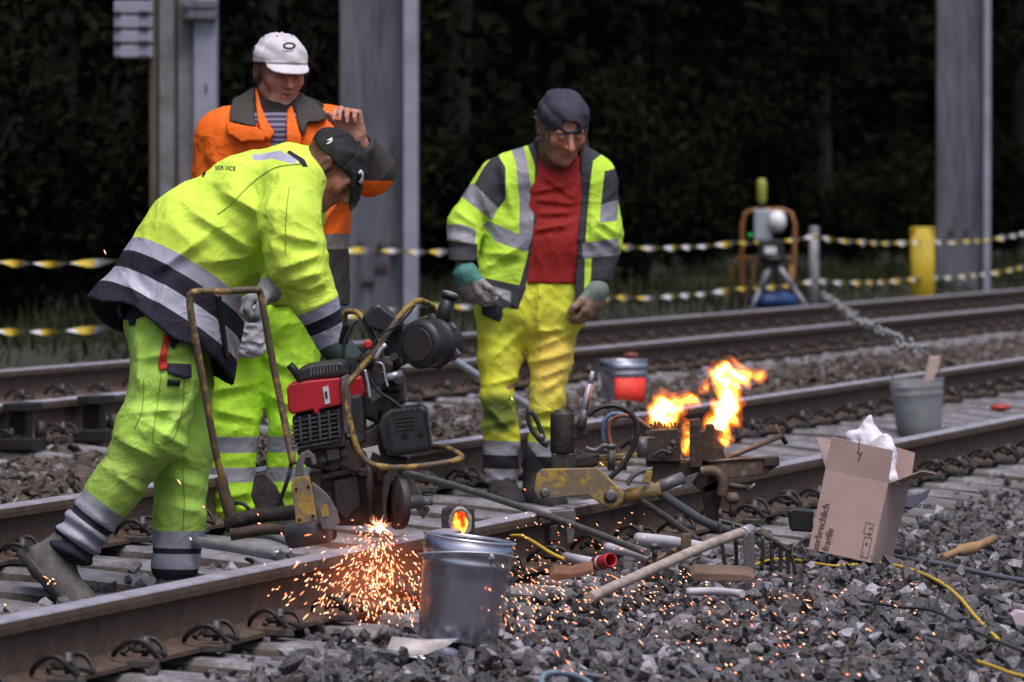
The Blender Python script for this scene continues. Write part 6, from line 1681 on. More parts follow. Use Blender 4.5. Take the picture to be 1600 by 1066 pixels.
    thread('bent_pipe', m, [(1095, 738), (1112, 736), (1124, 742), (1130, 756), (1128, 775)], .018, M_rust, Zm - .16)
    thread('clamp_bar', m, [(1128, 757), (1150, 760), (1172, 763)], .010, M_dkm, Zm - .15, k=1)
    thread('clamp_bar_handle', m, [(1168, 768), (1180, 756)], .006, M_gsteel, Zm - .17, k=1)
    mb = MB().mat(M_rust); mb.cyl(P(1145, 808, Zm - .2), P(1145, 778, Zm - .2), .013, 8); mb.lathe(P(1145, 780, Zm - .2), (0, 0, 1), [(.02, -.01), (.026, 0), (.020, .012), (.013, .022)], 8); mb.build('clamp_foot', m)
    # slag pan hung beside the mould
    sp = thing('slag_pan', P(1160, 740, Zm), 'rusty slag pan beside the burning mould', 'pan')
    mb = MB().mat(M_rust); pa = PP([(1108, 722), (1215, 714), (1213, 728), (1196, 740), (1130, 748), (1116, 738)], Zm - .14); pb = PP([(1112, 722), (1211, 715), (1205, 728), (1190, 736), (1134, 742), (1120, 734)], Zm + .04)
    k = len(pa); mb.add(pa + pb, [(i, (i + 1) % k, k + (i + 1) % k, k + i) for i in range(1, k)]); mb.add(pa, [tuple(range(k))]); mb.add(pb, [tuple(range(k))]); mb.build('shell', sp, solid=.006)
    mb = MB().mat(M_rust); mb.tube(PP([(1106, 722), (1150, 718), (1216, 714)], Zm - .145), .006, 6); mb.build('rim', sp)
    mb = MB().mat(M_dkm); mb.box(P(1206, 721, Zm - .15), (.05, .02, .03), bev=.003); mb.build('hook', sp)
    t = thing('tapping_rod', P(1175, 700, Zm), 'rusty rod with a cross handle leaning on the slag pan', 'rod')
    thread('shaft', t, [(1132, 717, Zm - .10), (1175, 700, Zm), (1221, 681, Zm + .1)], .009, M_rust, k=1); thread('cross_handle', t, [(1211, 664, Zm + .1), (1219, 678, Zm + .1), (1229, 694, Zm + .1)], .008, M_dkm, k=1)
    flame('wide low flame over the left mould', [(1038, 655, 13, 0), (1030, 640, 14, 0), (1024, 652, 10, 0), (1046, 634, 14, .01), (1058, 640, 9, .02), (1036, 624, 9, 0), (1066, 630, 9, .03), (1077, 627, 8, .03), (1084, 624, 5, .03), (1020, 660, 7, 0), (1050, 657, 9, 0)], Zm - .06, 2)
    flame('tall forked flame shooting up from the right mould', [(1124, 676, 8, 0), (1126, 662, 14, 0), (1130, 645, 17, 0), (1136, 628, 16, 0), (1146, 640, 12, 0), (1136, 612, 10, .01), (1134, 596, 13, .01), (1124, 582, 12, .01), (1136, 572, 9, .01), (1148, 584, 11, .01), (1160, 590, 9, .01), (1170, 591, 8, .01),
           (1180, 589, 6, .01), (1187, 586, 4, .01), (1118, 592, 8, .01), (1114, 582, 6, .01), (1112, 664, 7, 0), (1152, 655, 6, 0), (1148, 602, 8, .01)], Zm - .03, 5)
    flame('small flame licking out beside the right mould', [(1134, 690, 6, 0), (1134, 682, 5, 0), (1136, 672, 3.5, 0)], Zm - .14, 9)
    flame('thin flame between the mould post and its gate', [(1072, 690, 6, 0), (1073, 676, 6, 0), (1070, 704, 5, 0), (1071, 664, 4, 0)], Zm - .06, 4)
    flame('faint orange tongue drifting above the moulds', [(1095, 612, 3.5, 0), (1101, 607, 3, 0)], Zm, 7)
    # glowing pouring block by the bucket
    Zg = 16.9; gb = thing('pouring_cup', P(717, 838, Zg), 'dark mould with a glowing orange mouth behind the near bucket', 'welding mould')
    mb = MB().mat(M_dkm); mb.prism(PP([(690, 797), (702, 793), (741, 794), (742, 842), (690, 842)], Zg), (0, .10, 0)); mb.build('casing', gb, bevel=.004)
    mb = MB().mat(pmat('pale_slag', (.34, .30, .29), .9, noise=.5, nscale=60, bump=.8), True)
    rg = []; 
    for k in range(14):
        a = k / 14 * 2 * math.pi; rg.append(P(719 + 15.5 * math.cos(a), 817 + 22 * math.sin(a), Zg - .006))
    mb.tube(rg, [.0055 + .0025 * ((k * 5) % 3) / 2 for k in range(14)], 7, closed=True); mb.build('slag_ring', gb)
    m_ = bpy.data.materials.new('molten_core'); m_.use_nodes = True; N = m_.node_tree.nodes; L = m_.node_tree.links; b = N['Principled BSDF']
    n = N.new('ShaderNodeTexNoise'); n.inputs['Scale'].default_value = 45; tc = N.new('ShaderNodeTexCoord'); L.new(tc.outputs['Object'], n.inputs[0]); r = N.new('ShaderNodeValToRGB'); L.new(n.outputs[0], r.inputs[0])
    e = r.color_ramp.elements; e[0].position = .36; e[0].color = (.30, .01, 0, 1); e[1].position = .62; e[1].color = (1, .62, .05, 1); k = e.new(.5); k.color = (1, .13, .0, 1)
    L.new(r.outputs[0], b.inputs['Emission Color']); b.inputs['Emission Strength'].default_value = 1.6; b.inputs['Base Color'].default_value = (.1, .03, .02, 1)
    mb = MB().mat(m_); mb.add([P(719 + 13 * math.cos(k / 14 * 6.283), 817 + 20 * math.sin(k / 14 * 6.283), Zg - .002 - .004 * (k % 2)) for k in range(14)], [tuple(range(14))]); mb.build('molten_core', gb)
clamp()
# ================================================================== buckets, carton, rake, rods, cables, sparks
M_tin = pmat('tinned_steel', (.60, .60, .70), .27, .92, noise=.25, nscale=5, bump=.05, bscale=20)
M_tin2 = pmat('tinned_steel_rim', (.62, .62, .70), .22, .85)
def wall(b, ax, prof, n=40):
    return None
def bucket(name, label, pb, pt, r0, r1, m, mrim, group=None, ears=True):
    """open bucket between base centre pb and rim centre pt"""
    ax = (pt - pb); h = ax.length; ax.normalize(); t = thing(name, pb, label, 'bucket', group)
    R = lambda k: r0 + (r1 - r0) * k
    out = [(r0 * .97, 0), (r0, .004)] + [(R(k), h * k) for k in (.2, .4, .6, .74)]
    out += [(R(.76) + .0035, h * .765), (R(.78), h * .79), (R(.86), h * .86), (R(.88) + .0035, h * .885), (R(.90), h * .91), (R(.97), h * .965)]
    inn = [(R(k) - .002, h * k) for k in (.97, .6, .2)] + [(r0 - .003, .008)]
    mb = MB().mat(m, True); mb.lathe(pb, ax, out + inn, 48, capb=True, capt=True); mb.build('shell', t)
    mb = MB().mat(mrim, True); u = ax.orthogonal().normalized(); w = ax.cross(u)
    mb.tube([pb + ax * h + (u * math.cos(k / 40 * 2 * math.pi) + w * math.sin(k / 40 * 2 * math.pi)) * (r1) for k in range(40)], .0045, 8, closed=True); mb.build('rim', t)
    return t, ax, h
def things():
    # near bucket
    Z = 14.95; s = Z / F
    pb, pt = P(714, 1001, Z), P(734, 842, Z)
    b, ax, h = bucket('bucket', 'shiny steel bucket standing on the ballast in front of the rail', pb, pt, .104, .118, M_tin, M_tin2)
    mb = MB().mat(M_bright, True)
    mb.tube(spline(PP([(662, 868, Z - .02), (655, 866, Z - .08), (690, 863, Z - .125), (735, 863, Z - .13), (780, 866, Z - .11), (806, 872, Z - .03)], Z), 6), .0028, 6); mb.build('bail', b)
    mb = MB().mat(M_bright, True); mb.lathe(P(767, 871, Z - .098), (0, -1, 0), [(.010, 0), (.010, .004), (.005, .006)], 12); mb.build('ear', b)
    mb = MB().mat(M_gsteel, True); mb.tube(spline(PP([(768, 871, Z - .105), (782, 892, Z - .10), (794, 912, Z - .08), (796, 930, Z - .08), (794, 945, Z - .08)], Z), 5), .0022, 5); mb.build('wire', b)
    # its lid on the stones
    lc = P(664, 1022, Z - .18); mb = MB().mat(M_tin2, True); nrm = Vector((.10, -.12, 1)).normalized()
    mb.lathe(lc, nrm, [(.0, 0), (.088, 0), (.090, .006), (.094, .009), (.096, .004)], 36, capb=False, capt=False); o = mb.build('steel_disc', solid=.002); tag(o, 'round steel lid lying at the foot of the near bucket', 'lid')
    mb = MB().mat(pmat('soiled_paper', (.52, .46, .46), .9, noise=.4, nscale=14), True)
    g = []; 
    q = PP([(598, 1030), (612, 1001), (660, 1002), (690, 1005), (716, 1000), (700, 1012), (668, 1022), (640, 1026)], Z - .22)
    for i, v in enumerate(q): q[i] = v + Vector((0, .05 if i in (1, 2, 3, 4) else -.02, .006 * (i % 2)))
    c = sum(q, Vector()) / len(q) + Vector((0, 0, .012)); mb.add(q + [c], [(i, (i + 1) % 8, 8) for i in range(8)]); o = mb.build('paper_sheet', solid=.002); tag(o, 'crumpled paper sheet lying on the bucket lid', 'paper')
    # far bucket with red label
    Z2 = 29.5; s2 = Z2 / F; pb, pt = P(975, 652, Z2), P(974, 563, Z2)
    pb.z = max(pb.z, 0.0)
    b, ax, h = bucket('bucket', 'steel bucket with a red label standing behind the burning moulds', pb, pt, .118, .122, M_tin, M_tin2)
    mb = MB().mat(pmat('red_label', (.80, .035, .02), .6, noise=.15, nscale=20), True)
    vs = []; fs = []
    for i in range(13):
        a = math.radians(-114 + i * 7.2); d = Vector((math.cos(a), math.sin(a), 0)) * .1215
        vs += [P(975, 640, Z2) + d - (P(975, 640, Z2) - Vector((P(975, 640, Z2).x, P(975, 640, Z2).y, P(975, 640, Z2).z))), Vector((P(975, 640, Z2).x, P(975, 640, Z2).y, P(975, 590, Z2).z)) + d * 1.01]
    for i in range(12): fs.append((2 * i, 2 * i + 2, 2 * i + 3, 2 * i + 1))
    mb.add(vs, fs); mb.build('label', b, solid=.001)
    mb = MB().mat(M_bright, True); mb.tube(spline(PP([(938, 578, Z2), (936, 590, Z2 - .08), (940, 604, Z2 - .1)], Z2), 4), .003, 5); mb.build('bail', b)
    mb = blob(MB().mat(pmat('brown_lump', (.20, .06, .05), .8), True), P(986, 556, Z2 + .05), (.035, .035, .02), 3); mb.build('contents', b)
    # translucent bucket with a stick
    Z3 = 28.6; mcl = pmat('clear_plastic', (.34, .37, .38), .3, alpha=.6, noise=.2, nscale=8)
    pb, pt = P(1437, 670, Z3), P(1432, 594, Z3); pb.z = -.02
    b, ax, h = bucket('bucket', 'cloudy plastic bucket with a wooden stick beyond the near rail', pb, pt, .108, .135, mcl, mcl)
    thread('bail', b, [(1393, 598, Z3), (1402, 560, Z3 + .03), (1418, 546, Z3 + .05), (1440, 548, Z3 + .04), (1462, 565, Z3), (1474, 598, Z3)], .004, M_gsteel)
    mb = MB().mat(pmat('turbid_water', (.18, .20, .20), .3), True); mb.lathe(pb + ax * .012, ax, [(.100, 0), (.113, h * .45)], 30); mb.build('contents', b)
    mb = MB().mat(pmat('bare_wood', (.55, .40, .35), .8, noise=.2), True); mb.prism(PP([(1452, 558), (1470, 556), (1468, 570), (1452, 612), (1440, 610)], Z3 - .02), (0, .025, 0)); o = mb.build('wooden_stick', bevel=.004); tag(o, 'pale wooden stick standing in the cloudy bucket', 'stick')
    mb = MB().mat(pmat('white_foam', (.6, .6, .65), .7), True); c = P(1414, 606, Z3); blob(mb, c, (.05, .06, .02), 4); o = mb.build('rag'); tag(o, 'white rag floating in the cloudy bucket', 'rag')
    o = blob(MB().mat(pmat('dull_red_plastic', (.36, .04, .03), .5), True), P(1563, 637, 27.5), (.055, .05, .018), 8, amp=.08).build('red_cap'); tag(o, 'flat red plastic cap on the stones at the right edge', 'cap')
    # chain going up from that bucket to the survey tripod
    pts = spline(PP([(1440, 548, 28.7), (1400, 530, 31), (1350, 505, 36), (1310, 478, 42), (1282, 460, 47)], 30), 6)
    r0 = random.Random(2)
    mb = MB().mat(pmat('pale_rope', (.33, .32, .34), .8, noise=.4, nscale=60), True); L_ = 0
    for i in range(len(pts) - 1):
        d = (pts[i + 1] - pts[i]); n = max(1, int(d.length / .11))
        for j in range(n):
            jt = Vector((r0.uniform(-.02, .02), 0, r0.uniform(-.025, .02))); a = pts[i] + d * (j / n) + jt; e = jt + pts[i] + d * ((j + .8) / n); mb.tube([a + Vector((.006, 0, .010)), a.lerp(e, .5) + Vector((-.006, 0, -.008)), e + Vector((.006, 0, .01))], .008, 5)
    o = mb.build('chain'); tag(o, 'pale chain running from the cloudy bucket back towards the tripod', 'chain')
carton_quads = None
def carton():
    Z = 18.3; c = thing('cardboard_box', P(1330, 878, Z), 'open cardboard box with printed warning and a white bag inside', 'cardboard box')
    M_card = pmat('cardboard', (.47, .335, .305), .85, noise=.12, nscale=6, bump=.1, bscale=100); M_cardin = pmat('cardboard_inside', (.42, .31, .28), .9, noise=.1)
    A, B = (1290, 732), (1388, 755); C_, D = (1361, 880), (1263, 858); E, F_ = (1424, 746), (1391, 884)
    dpt = .20
    fl, fr_, br_, bl = P(*A, Z), P(*B, Z), P(*C_, Z), P(*D, Z)
    sr, sb = P(*E, Z + dpt), P(*F_, Z + dpt)
    kl, kb = fl + (sr - fr_), bl + (sb - br_)
    th = .004
    def panel(nm, q, m=M_card):
        n = (q[1] - q[0]).cross(q[2] - q[0]).normalized() * th
        mb = MB().mat(m); mb.prism(q, n); return mb.build(nm, c, bevel=.0008)
    f1 = panel('front_panel', [fl, fr_, br_, bl]); f2 = panel('side_panel', [fr_, sr, sb, br_]); panel('back_panel', [sr, kl, kb, sb]); panel('side_panel', [kl, fl, bl, kb]); panel('base_panel', [bl, br_, sb, kb])
    panel('flap', [fl, P(1300, 683, Z - .01), P(1396, 704, Z - .01), fr_])
    panel('flap', [fl, kl + Vector((-.01, 0, .0)), P(1294, 687, Z + .16), P(1275, 684, Z + .02)], M_cardin)
    panel('flap', [sr, kl, kl + (P(1396, 704, Z) - fr_) * .9, sr + (P(1396, 704, Z) - fr_) * .75])
    panel('flap', [fr_ + Vector((0, 0, .001)), sr, P(1462, 739, Z + .13), P(1440, 735, Z - .02)], M_cardin)
    inkm = pmat('box_print', (.14, .085, .08), .8)
    bv = bvh_of([f1]); bs = bvh_of([f2])
    lay_text('lettering', 'zerbrechlich', 1283, 823, 15.5, bv, inkm, c, ang=76, sx=.98, off=.0015)
    lay_text('lettering', 'fragile', 1294, 843, 15.5, bv, inkm, c, ang=76, sx=.98, off=.0015)
    mk = lambda q, b=bv: lay('print_mark', q, b, inkm, c, .0015, 0, 8)
    # crease mark on the front flap
    f3 = [o for o in c.children if o.name.startswith('flap')][0]; b3 = bvh_of([f3])
    for q in ([(1343, 684), (1344.5, 684), (1342, 706), (1340.5, 705)], [(1341, 704), (1346, 712), (1344.5, 713), (1339, 706)], [(1347, 706), (1348, 707), (1341, 722), (1339.5, 721)]): mk(q, b3)
    def frame(x0, y0, x1, y1, w=1.0, b=bv, sk=-.22):
        X = lambda x, y: (x + (y - y0) * sk, y + (x - x0) * .22)
        for q in ([X(x0, y0), X(x1, y0), X(x1, y0 + w), X(x0, y0 + w)], [X(x0, y1 - w), X(x1, y1 - w), X(x1, y1), X(x0, y1)], [X(x0, y0), X(x0 + w, y0), X(x0 + w, y1), X(x0, y1)], [X(x1 - w, y0), X(x1, y0), X(x1, y1), X(x1 - w, y1)]): mk(q, b)
    frame(1353, 816, 1366, 834); frame(1351, 838, 1363, 870)
    for cx, cy in ((1358, 834), (1354, 850), (1360, 826)): mk([(cx - 2.5, cy), (cx, cy - 2.5), (cx + 2.5, cy), (cx, cy + 2.5)])
    for cx, cy in ((1349, 862), (1362, 866)): mk([(cx, cy), (cx + 1, cy), (cx - 1.5, cy + 8), (cx - 2.5, cy + 8)])
    for (x0, y0, x1, y1) in ((1394, 764, 1408, 786), (1392, 796, 1404, 803), (1391, 808, 1402, 814), (1384, 836, 1392, 856), (1380, 862, 1390, 874)):
        for k in range(3): 
            yy = y0 + (y1 - y0) * k / 3; mk([(x0 - k * .6, yy), (x1 - k * .6, yy - 1), (x1 - k * .6, yy + (y1 - y0) / 4.5), (x0 - k * .6, yy + (y1 - y0) / 4.5 + 1)], bs)
    # bag
    wv = pmat('white_bag_film', (.72, .70, .80), .4, noise=.12, nscale=8); ct = P(1358, 740, Z + .1)
    base = uni([rc(P(1355, 760, Z + .1), P(1360, 700, Z + .1), .075, .062), (rc(P(1360, 700, Z + .1), P(1357, 655, Z + .1), .055, .018), .03), (rc(P(1385, 690, Z + .12), P(1392, 745, Z + .07), .028, .03), .03), (rc(P(1330, 680, Z + .1), P(1345, 710, Z + .1), .02, .03), .02)])
    f = folds(folds(lambda p: base(p), .012, 91, .8), .006, 92, 2.0)
    f2_ = lambda p: f(p) - (.002 * wav(p, (120, 60, 30), (40, 40, 50), 1)).astype(f32)
    lo, hi = bounds([P(1310, 640, Z), P(1415, 780, Z + .2)], .06); o = soft('plastic_bag', f2_, lo, hi, .005, wv, None); tag(o, 'crumpled white plastic bag sticking out of the cardboard box', 'plastic bag')
def tools():
    # rake
    Z = 17.2; r = thing('rake', P(1150, 850, Z), 'rake with a thick wooden handle lying tines down on the ballast', 'rake')
    M_wood = pmat('weathered_wood', (.40, .32, .275), .75, noise=.4, nscale=14, stretch=(1, 1, 3), bump=.2)
    thread('handle', r, [(921, 934, 15.9), (1030, 885, 16.5), (1110, 850, 17.0), (1166, 830, 17.3)], .0155, M_wood, n=12, k=4)
    mb = MB().mat(M_bright, True); mb.cyl(P(1160, 833, 17.25), P(1172, 828, 17.35), .018, 12); mb.build('ferrule', r)
    slab('socket_plate', r, [(1161, 832), (1179, 832), (1180, 895), (1163, 897)], 17.25, .012, M_gsteel, .002)
    thread('head_bar', r, [(1122, 813, 17.4), (1150, 820, 17.4), (1180, 832, 17.38), (1210, 846, 17.3), (1234, 862, 17.2)], .008, M_dkm)
    for q in ([(1124, 813), (1128, 850), (1135, 893)], [(1145, 820), (1150, 855), (1151, 892)], [(1191, 838), (1192, 865), (1190, 892)], [(1205, 845), (1206, 870), (1205, 893)], [(1220, 852), (1220, 875), (1219, 894)], [(1230, 858), (1232, 880), (1232, 897)], [(1234, 862), (1240, 880), (1243, 898)]):
        thread('tine', r, q, .0062, M_dkm, 17.3, 6, 3)
    def rod(nm, label, cat, pts, rad, m, n=10, k=4, group=None):
        mb = MB().mat(m, True); p = PP(pts, 17); mb.tube(spline(p, k) if k > 1 else p, rad, n); o = mb.build(nm); tag(o, label, cat, group); return o
    rod('steel_bar', 'long grey steel bar lying across the rail in front of the clamp', 'bar', [(632, 738, 19.5), (720, 762, 18.8), (860, 808, 17.6), (1012, 864, 16.6)], .011, M_gsteel)
    rod('steel_bar', 'short dark bar slanting down from the yellow tension arm', 'bar', [(1003, 783, 18.0), (1050, 815, 17.7), (1092, 846, 17.4)], .011, M_dkm)
    rod('rubber_hose', 'thick black hose slanting down behind the rake head', 'hose', [(1028, 768, 18.2), (1060, 790, 18.0), (1100, 815, 17.8), (1150, 832, 17.7), (1180, 838, 17.6)], .015, pmat('dull_hose', (.05, .055, .065), .5))
    rod('pole', 'pale metal pole leaning behind the walking man', 'pole', [(700, 556, 26.0), (760, 595, 25.5), (820, 630, 25.0), (850, 650, 24.8)], .017, M_bright)
    rod('pipe', 'bright pipe lying on the sleepers beside the boots of the bending man', 'pipe', [(305, 846, 16.9), (370, 856, 16.75), (438, 869, 16.6)], .016, M_bright)
    rod('pipe', 'bright pipe under the roller of the grinder', 'pipe', [(375, 828, 17.2), (420, 836, 17.0), (455, 848, 16.9)], .013, M_bright)
    rod('pipe', 'whitish pipe lying behind the rake handle', 'pipe', [(996, 842, 17.6), (1050, 848, 17.5), (1103, 858, 17.3)], .020, pmat('whitewashed_pipe', (.52, .50, .56), .6, noise=.2))
    rod('pipe', 'short whitish pipe left of the rake handle under the long bar', 'pipe', [(948, 856, 17.2), (985, 862, 17.1), (1018, 872, 17.0)], .016, MATS['whitewashed_pipe'])
    rod('pipe', 'grey pipe half buried in the ballast in front of the rake', 'pipe', [(1072, 925, 15.7), (1115, 924, 15.7), (1160, 928, 15.6)], .011, MATS['whitewashed_pipe'])
    # red and white cartridge
    c = thing('cartridge', P(925, 880, 16.6), 'red and white cartridge with an open end on the ballast', 'cartridge')
    a, b, e = P(884, 871, 16.8), P(932, 881, 16.55), P(968, 872, 16.45)
    mb = MB().mat(MATS['whitewashed_pipe'], True); mb.cyl(a, P(930, 880, 16.6), .015, 16); mb.build('white_tube', c)
    mb = MB().mat(pmat('red_tube', (.50, .03, .04), .5, noise=.15), True); d = (e - b).normalized(); mb.lathe(b, d, [(.0175, 0), (.0215, 0), (.0215, .075), (.019, .078), (.0175, .07), (.0175, .01)], 22, capb=False, capt=False); mb.build('red_tube', c)
    mb = MB().mat(pmat('white_band', (.65, .62, .66), .5), True); mb.lathe(b + d * .02, d, [(.0218, 0), (.0222, .001), (.0222, .011), (.0218, .012)], 22, capb=False, capt=False); mb.build('band', c)
    mb = MB().mat(M_blk); mb.lathe(b + d * .03, d, [(.017, 0), (.017, .01)], 18); mb.build('bore', c)
    # brass coupling
    c = thing('pipe_coupling', P(1040, 870, 17), 'brown threaded coupling under the rake handle', 'coupling')
    mb = MB().mat(pmat('brown_brass', (.16, .10, .06), .5, .4, noise=.4, nscale=20), True); mb.tube(PP([(1012, 882, 16.9), (1040, 868, 16.95), (1075, 858, 17.0)], 17), .011, 10); mb.build('barrel', c)
    for x, y in ((1020, 878), (1052, 866), (1068, 860)):
        mb = MB().mat(MATS['brown_brass']); mb.cyl(P(x - 3, y + 1.5, 16.93), P(x + 3, y - 1.5, 16.97), .018, 6); mb.build('nut', c)
    mb = MB().mat(M_gsteel); mb.cyl(P(1023, 872, 16.9), P(1022, 850, 16.9), .008, 8); mb.lathe(P(1022, 856, 16.9), (0, 0, 1), [(.014, 0), (.016, .003), (.016, .010), (.012, .013)], 6); mb.build('bolt', c)
    mb = MB().mat(M_rust); mb.box(P(1072, 852, 16.9), (.03, .03, .07), bev=.003); mb.build('lug', c)
    # plank, branch, debris
    def chunk(nm, label, cat, px, Z0, dep, m, bev=.003):
        mb = MB().mat(m); mb.prism(PP(px, Z0), dep); o = mb.build(nm, bevel=bev); tag(o, label, cat); return o
    chunk('plank', 'brown plank lying under the rake tines', 'plank', [(1078, 900), (1086, 895), (1165, 898), (1180, 903), (1178, 909), (1084, 909)], 16.6, (0, .1, .02), pmat('brown_board', (.16, .10, .075), .85, noise=.4, nscale=10))
    chunk('plank', 'rust brown board fragment left of the cartridge', 'plank', [(858, 902), (866, 895), (892, 897), (926, 889), (928, 895), (900, 904), (866, 908)], 16.4, (0, .08, .02), pmat('rusty_board', (.20, .085, .05), .85, noise=.4, nscale=10))
    rod('branch', 'broken ochre branch on the stones right of the cardboard box', 'branch', [(1472, 872, 18.4), (1495, 862, 18.5), (1520, 856, 18.6), (1553, 842, 18.8)], [.012] * 5 + [.020] * 4 + [.014] * 4, pmat('ochre_wood', (.33, .20, .10), .85, noise=.4, nscale=12))
    chunk('plastic_scrap', 'pinkish plastic scrap at the right edge of the ballast', 'plastic scrap', [(1580, 962), (1590, 955), (1640, 962), (1640, 985), (1588, 980)], 15.7, (0, .08, .0), pmat('pink_plastic', (.55, .42, .50), .5))
    chunk('slab', 'dark bluish stone slab beside the cardboard box', 'stone', [(1402, 790), (1412, 775), (1440, 770), (1455, 762), (1448, 778), (1425, 795)], 19.0, (0, .1, -.01), pmat('blue_slate', (.10, .10, .15), .8, noise=.3))
    chunk('rubber_block', 'black rubber block left of the cardboard box', 'block', [(1232, 800), (1240, 794), (1272, 798), (1270, 832), (1236, 830)], 18.6, (0, .1, 0), M_blk, .006)
    # cables
    M_ycab = pmat('yellow_cable', (.62, .40, .03), .5); M_bcab = pmat('black_cable', (.03, .03, .035), .5); M_gcab = pmat('grey_cable', (.11, .12, .16), .5)
    def lie(pts, lift=.012): return [(x, y, G(x, y, -.01 + lift).y) for x, y in pts]
    rod('cable', 'yellow cable running right and down from under the cardboard box', 'cable', lie([(1375, 880), (1400, 884), (1440, 896), (1475, 914), (1500, 935), (1525, 965), (1560, 1000)]), .0058, M_ycab, 8, 6)
    rod('cable', 'short yellow cable end in the bottom right corner', 'cable', lie([(1528, 1034), (1555, 1043), (1592, 1056), (1640, 1062)]), .0055, M_ycab, 8, 6)
    rod('cable', 'yellow cable coming from the clamp grip to the white tube', 'cable', [(798, 838, 17.3), (815, 838, 17.2), (835, 848, 17.0), (860, 864, 16.8), (882, 874, 16.75)], .0055, M_ycab, 8, 6)
    rod('cable', 'thin yellow cable between the rake and the cardboard box', 'cable', lie([(1180, 882), (1210, 874), (1250, 876), (1300, 884), (1340, 882)]), .004, M_ycab, 8, 6)
    rod('hose', 'grey hose lying from the cardboard box to the right edge', 'hose', lie([(1390, 868), (1430, 876), (1480, 884), (1540, 897), (1600, 908), (1680, 918)]), .009, M_gcab, 8, 6)
    rod('cable', 'black cable crossing the foreground ballast below the yellow one', 'cable', lie([(1290, 925), (1330, 935), (1400, 948), (1460, 955), (1520, 985), (1600, 1018), (1680, 1040)], .02), .0045, M_bcab, 8, 6)
    rod('cable', 'thin black cable in the lower right corner', 'cable', lie([(1450, 1000), (1490, 1020), (1530, 1050), (1560, 1080)], .02), .0045, M_bcab, 8, 6)
    rod('hose', 'pale blue hose end poking out of the ballast at the bottom', 'hose', lie([(848, 1080), (846, 1062), (856, 1052), (880, 1052), (905, 1058), (925, 1070)], .02), .0075, pmat('pale_blue_hose', (.17, .24, .30), .5), 8, 6)
    # wire loops in front of the clamp
    for i, (x, y, w_, h_) in enumerate(((812, 870, 14, 18), (930, 838, 16, 14))):
        pass
def sparks():
    r = np.random.default_rng(21)
    P0 = P(592, 824, 15.95)
    pos = []; dirs = []; sz = []
    def put(px, py, Z, sx, sy, sc):
        pos.append(P(px, py, Z)[:]); dirs.append((sx, 0, sy)); sz.append(sc)
    for _ in range(640):          # main fan below the wheel
        t = r.random() ** .75; a = r.normal() * .38 - .10; L_ = 8 + 150 * t
        x = 592 + math.sin(a) * L_ * 1.1 + r.normal() * 16; y = 822 + math.cos(a) * L_ * .92 + r.normal() * 12
        dx, dy = x - 592, y - 824; n = math.hypot(dx, dy) + 1
        put(x, y, r.uniform(14.9, 16.0), dx / n, -dy / n, r.uniform(.5, 1.25))
    for _ in range(110):          # right side drop past the bucket
        put(r.uniform(640, 700) , r.uniform(860, 985), r.uniform(15.2, 15.8), .3, -.9, r.uniform(.5, 1.1)) if _ < 45 else put(r.normal(820, 25), r.normal(945, 28), r.uniform(14.6, 15.6), .5, -.8, r.uniform(.6, 1.2))
    for _ in range(70):           # left
        put(r.normal(480, 42), r.normal(922, 24), r.uniform(15.0, 15.7), -.6, -.6, r.uniform(.7, 1.6))
    for _ in range(280):          # bouncing over the ballast to the right
        x = 800 + abs(r.normal()) * 240; y = 905 + (x - 800) * .10 + r.normal() * 32
        if y < 880 and r.random() < .6: continue
        put(x, y, G(x, y, .05).y if y > 860 else 16, .8, -.5, r.uniform(.5, 1.1))
    for _ in range(90):
        x = r.uniform(860, 1450); y = r.uniform(900, 1062); put(x, y, G(x, y, .05).y, .8, -.55, r.uniform(.5, 1.1))
    for _ in range(60):
        x = r.uniform(780, 1010); y = r.uniform(800, 900); put(x, y, r.uniform(16.4, 17), .8, -.3, r.uniform(.4, .9))
    for x, y, Z in ((164, 394, 16.5), (71, 902, 16), (78, 908, 16), (83, 905, 16), (75, 912, 16), (86, 912, 16), (8, 945, 15.5), (280, 753, 16), (298, 842, 16), (318, 792, 16), (440, 834, 16), (403, 804, 16), (405, 818, 16), (800, 623, 17), (820, 765, 17.2), (940, 725, 17)):
        put(x, y, Z, .5, -.6, 1.1)
    for _ in range(60):           # tight star at the stone
        a = r.uniform(-1.9, 1.9); L_ = r.uniform(3, 14); put(592 + math.sin(a) * L_, 826 - math.cos(a) * L_ * .9, 15.9 + r.uniform(-.03, .03), math.sin(a), math.cos(a), .9)
    n = len(pos); pos = np.array(pos); d = np.array(dirs, float) + r.normal(size=(n, 3)) * .25; d /= np.linalg.norm(d, axis=1)[:, None]; sz = np.array(sz)
    u = np.cross(d, (0, 1, 0)); u /= np.linalg.norm(u, axis=1)[:, None] + 1e-9; w = np.cross(d, u)
    lf = np.where(r.random(n) < .3, r.uniform(1.6, 3.6, n), r.uniform(.7, 1.6, n)); ln = (.0034 * sz * lf)[:, None]; rr = (.0016 * sz / np.sqrt(lf))[:, None]
    star = np.arange(n) >= n - 60; ln[star] *= 2.4; rr[star] *= .55
    v = np.stack([pos + d * ln, pos + u * rr, pos + w * rr, pos - u * rr, pos - w * rr, pos - d * ln], 1).reshape(-1, 3)
    f = np.array([(0, 1, 2), (0, 2, 3), (0, 3, 4), (0, 4, 1), (5, 2, 1), (5, 3, 2), (5, 4, 3), (5, 1, 4)])
    F_ = (f[None] + (np.arange(n) * 6)[:, None, None]).reshape(-1, 3)
    m = bpy.data.materials.new('spark'); m.use_nodes = True; N = m.node_tree.nodes; L = m.node_tree.links; b = N['Principled BSDF']
    g = N.new('ShaderNodeNewGeometry'); rp = N.new('ShaderNodeValToRGB'); L.new(g.outputs['Random Per Island'], rp.inputs[0])
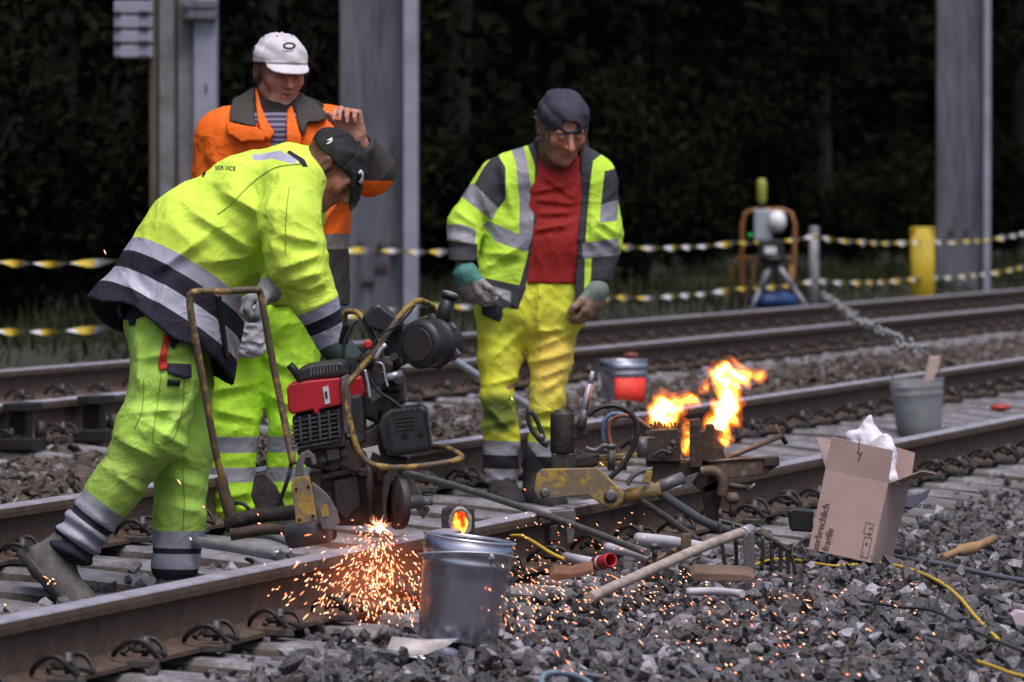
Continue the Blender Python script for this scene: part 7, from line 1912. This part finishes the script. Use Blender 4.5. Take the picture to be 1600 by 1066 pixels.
    rp.color_ramp.elements[0].color = (1, .18, .05, 1); rp.color_ramp.elements[1].color = (1, .50, .30, 1)
    L.new(rp.outputs[0], b.inputs['Emission Color']); b.inputs['Emission Strength'].default_value = 3.6; b.inputs['Base Color'].default_value = (.3, .1, .05, 1)
    o = mesh_np('sparks', v, F_, [m], smooth=True); tag(o, kind='stuff')
    # the white-hot contact of the grinding stone with the rail
    mb = MB().mat(pmat('hot_contact', (.3, .1, .05), .6, emis=(1, .25, .07), estr=22), True); blob(mb, P(592, 829, 15.92), (.007, .006, .006), 2); o = mb.build('hot_grinding_dust'); tag(o, 'glowing ball of hot dust where the stone meets the rail', 'glow')
def spark_glow_volume():
    """thin glowing fume round the jet of sparks, lit from within by it"""
    m = bpy.data.materials.new('spark_fume'); m.use_nodes = True; N = m.node_tree.nodes; L = m.node_tree.links; N.clear()
    out = N.new('ShaderNodeOutputMaterial'); em = N.new('ShaderNodeEmission'); em.inputs[0].default_value = (1, .22, .07, 1)
    tc = N.new('ShaderNodeTexCoord'); ln = N.new('ShaderNodeVectorMath'); ln.operation = 'LENGTH'; L.new(tc.outputs['Object'], ln.inputs[0])
    mr = N.new('ShaderNodeMapRange'); mr.interpolation_type = 'SMOOTHERSTEP'; mr.inputs[1].default_value = 1.0; mr.inputs[2].default_value = .0; mr.inputs[4].default_value = 1.15; L.new(ln.outputs['Value'], mr.inputs[0])
    n = N.new('ShaderNodeTexNoise'); n.inputs['Scale'].default_value = 2.2; L.new(tc.outputs['Object'], n.inputs[0]); mu = N.new('ShaderNodeMath'); mu.operation = 'MULTIPLY'; L.new(mr.outputs[0], mu.inputs[0]); L.new(n.outputs[0], mu.inputs[1])
    L.new(mu.outputs[0], em.inputs[1]); L.new(em.outputs[0], out.inputs['Volume'])
    bm = bmesh.new(); bmesh.ops.create_icosphere(bm, subdivisions=3, radius=1); me = bpy.data.meshes.new('spark_fume'); bm.to_mesh(me); bm.free(); me.materials.append(m)
    o = bpy.data.objects.new('spark_fume', me); COL.objects.link(o); o.location = P(575, 895, 15.7); o.scale = (.27, .32, .20); tag(o, kind='stuff')  # added ellipsoid that paints the orange haze of the sparks
things(); carton(); tools(); sparks(); spark_glow_volume()
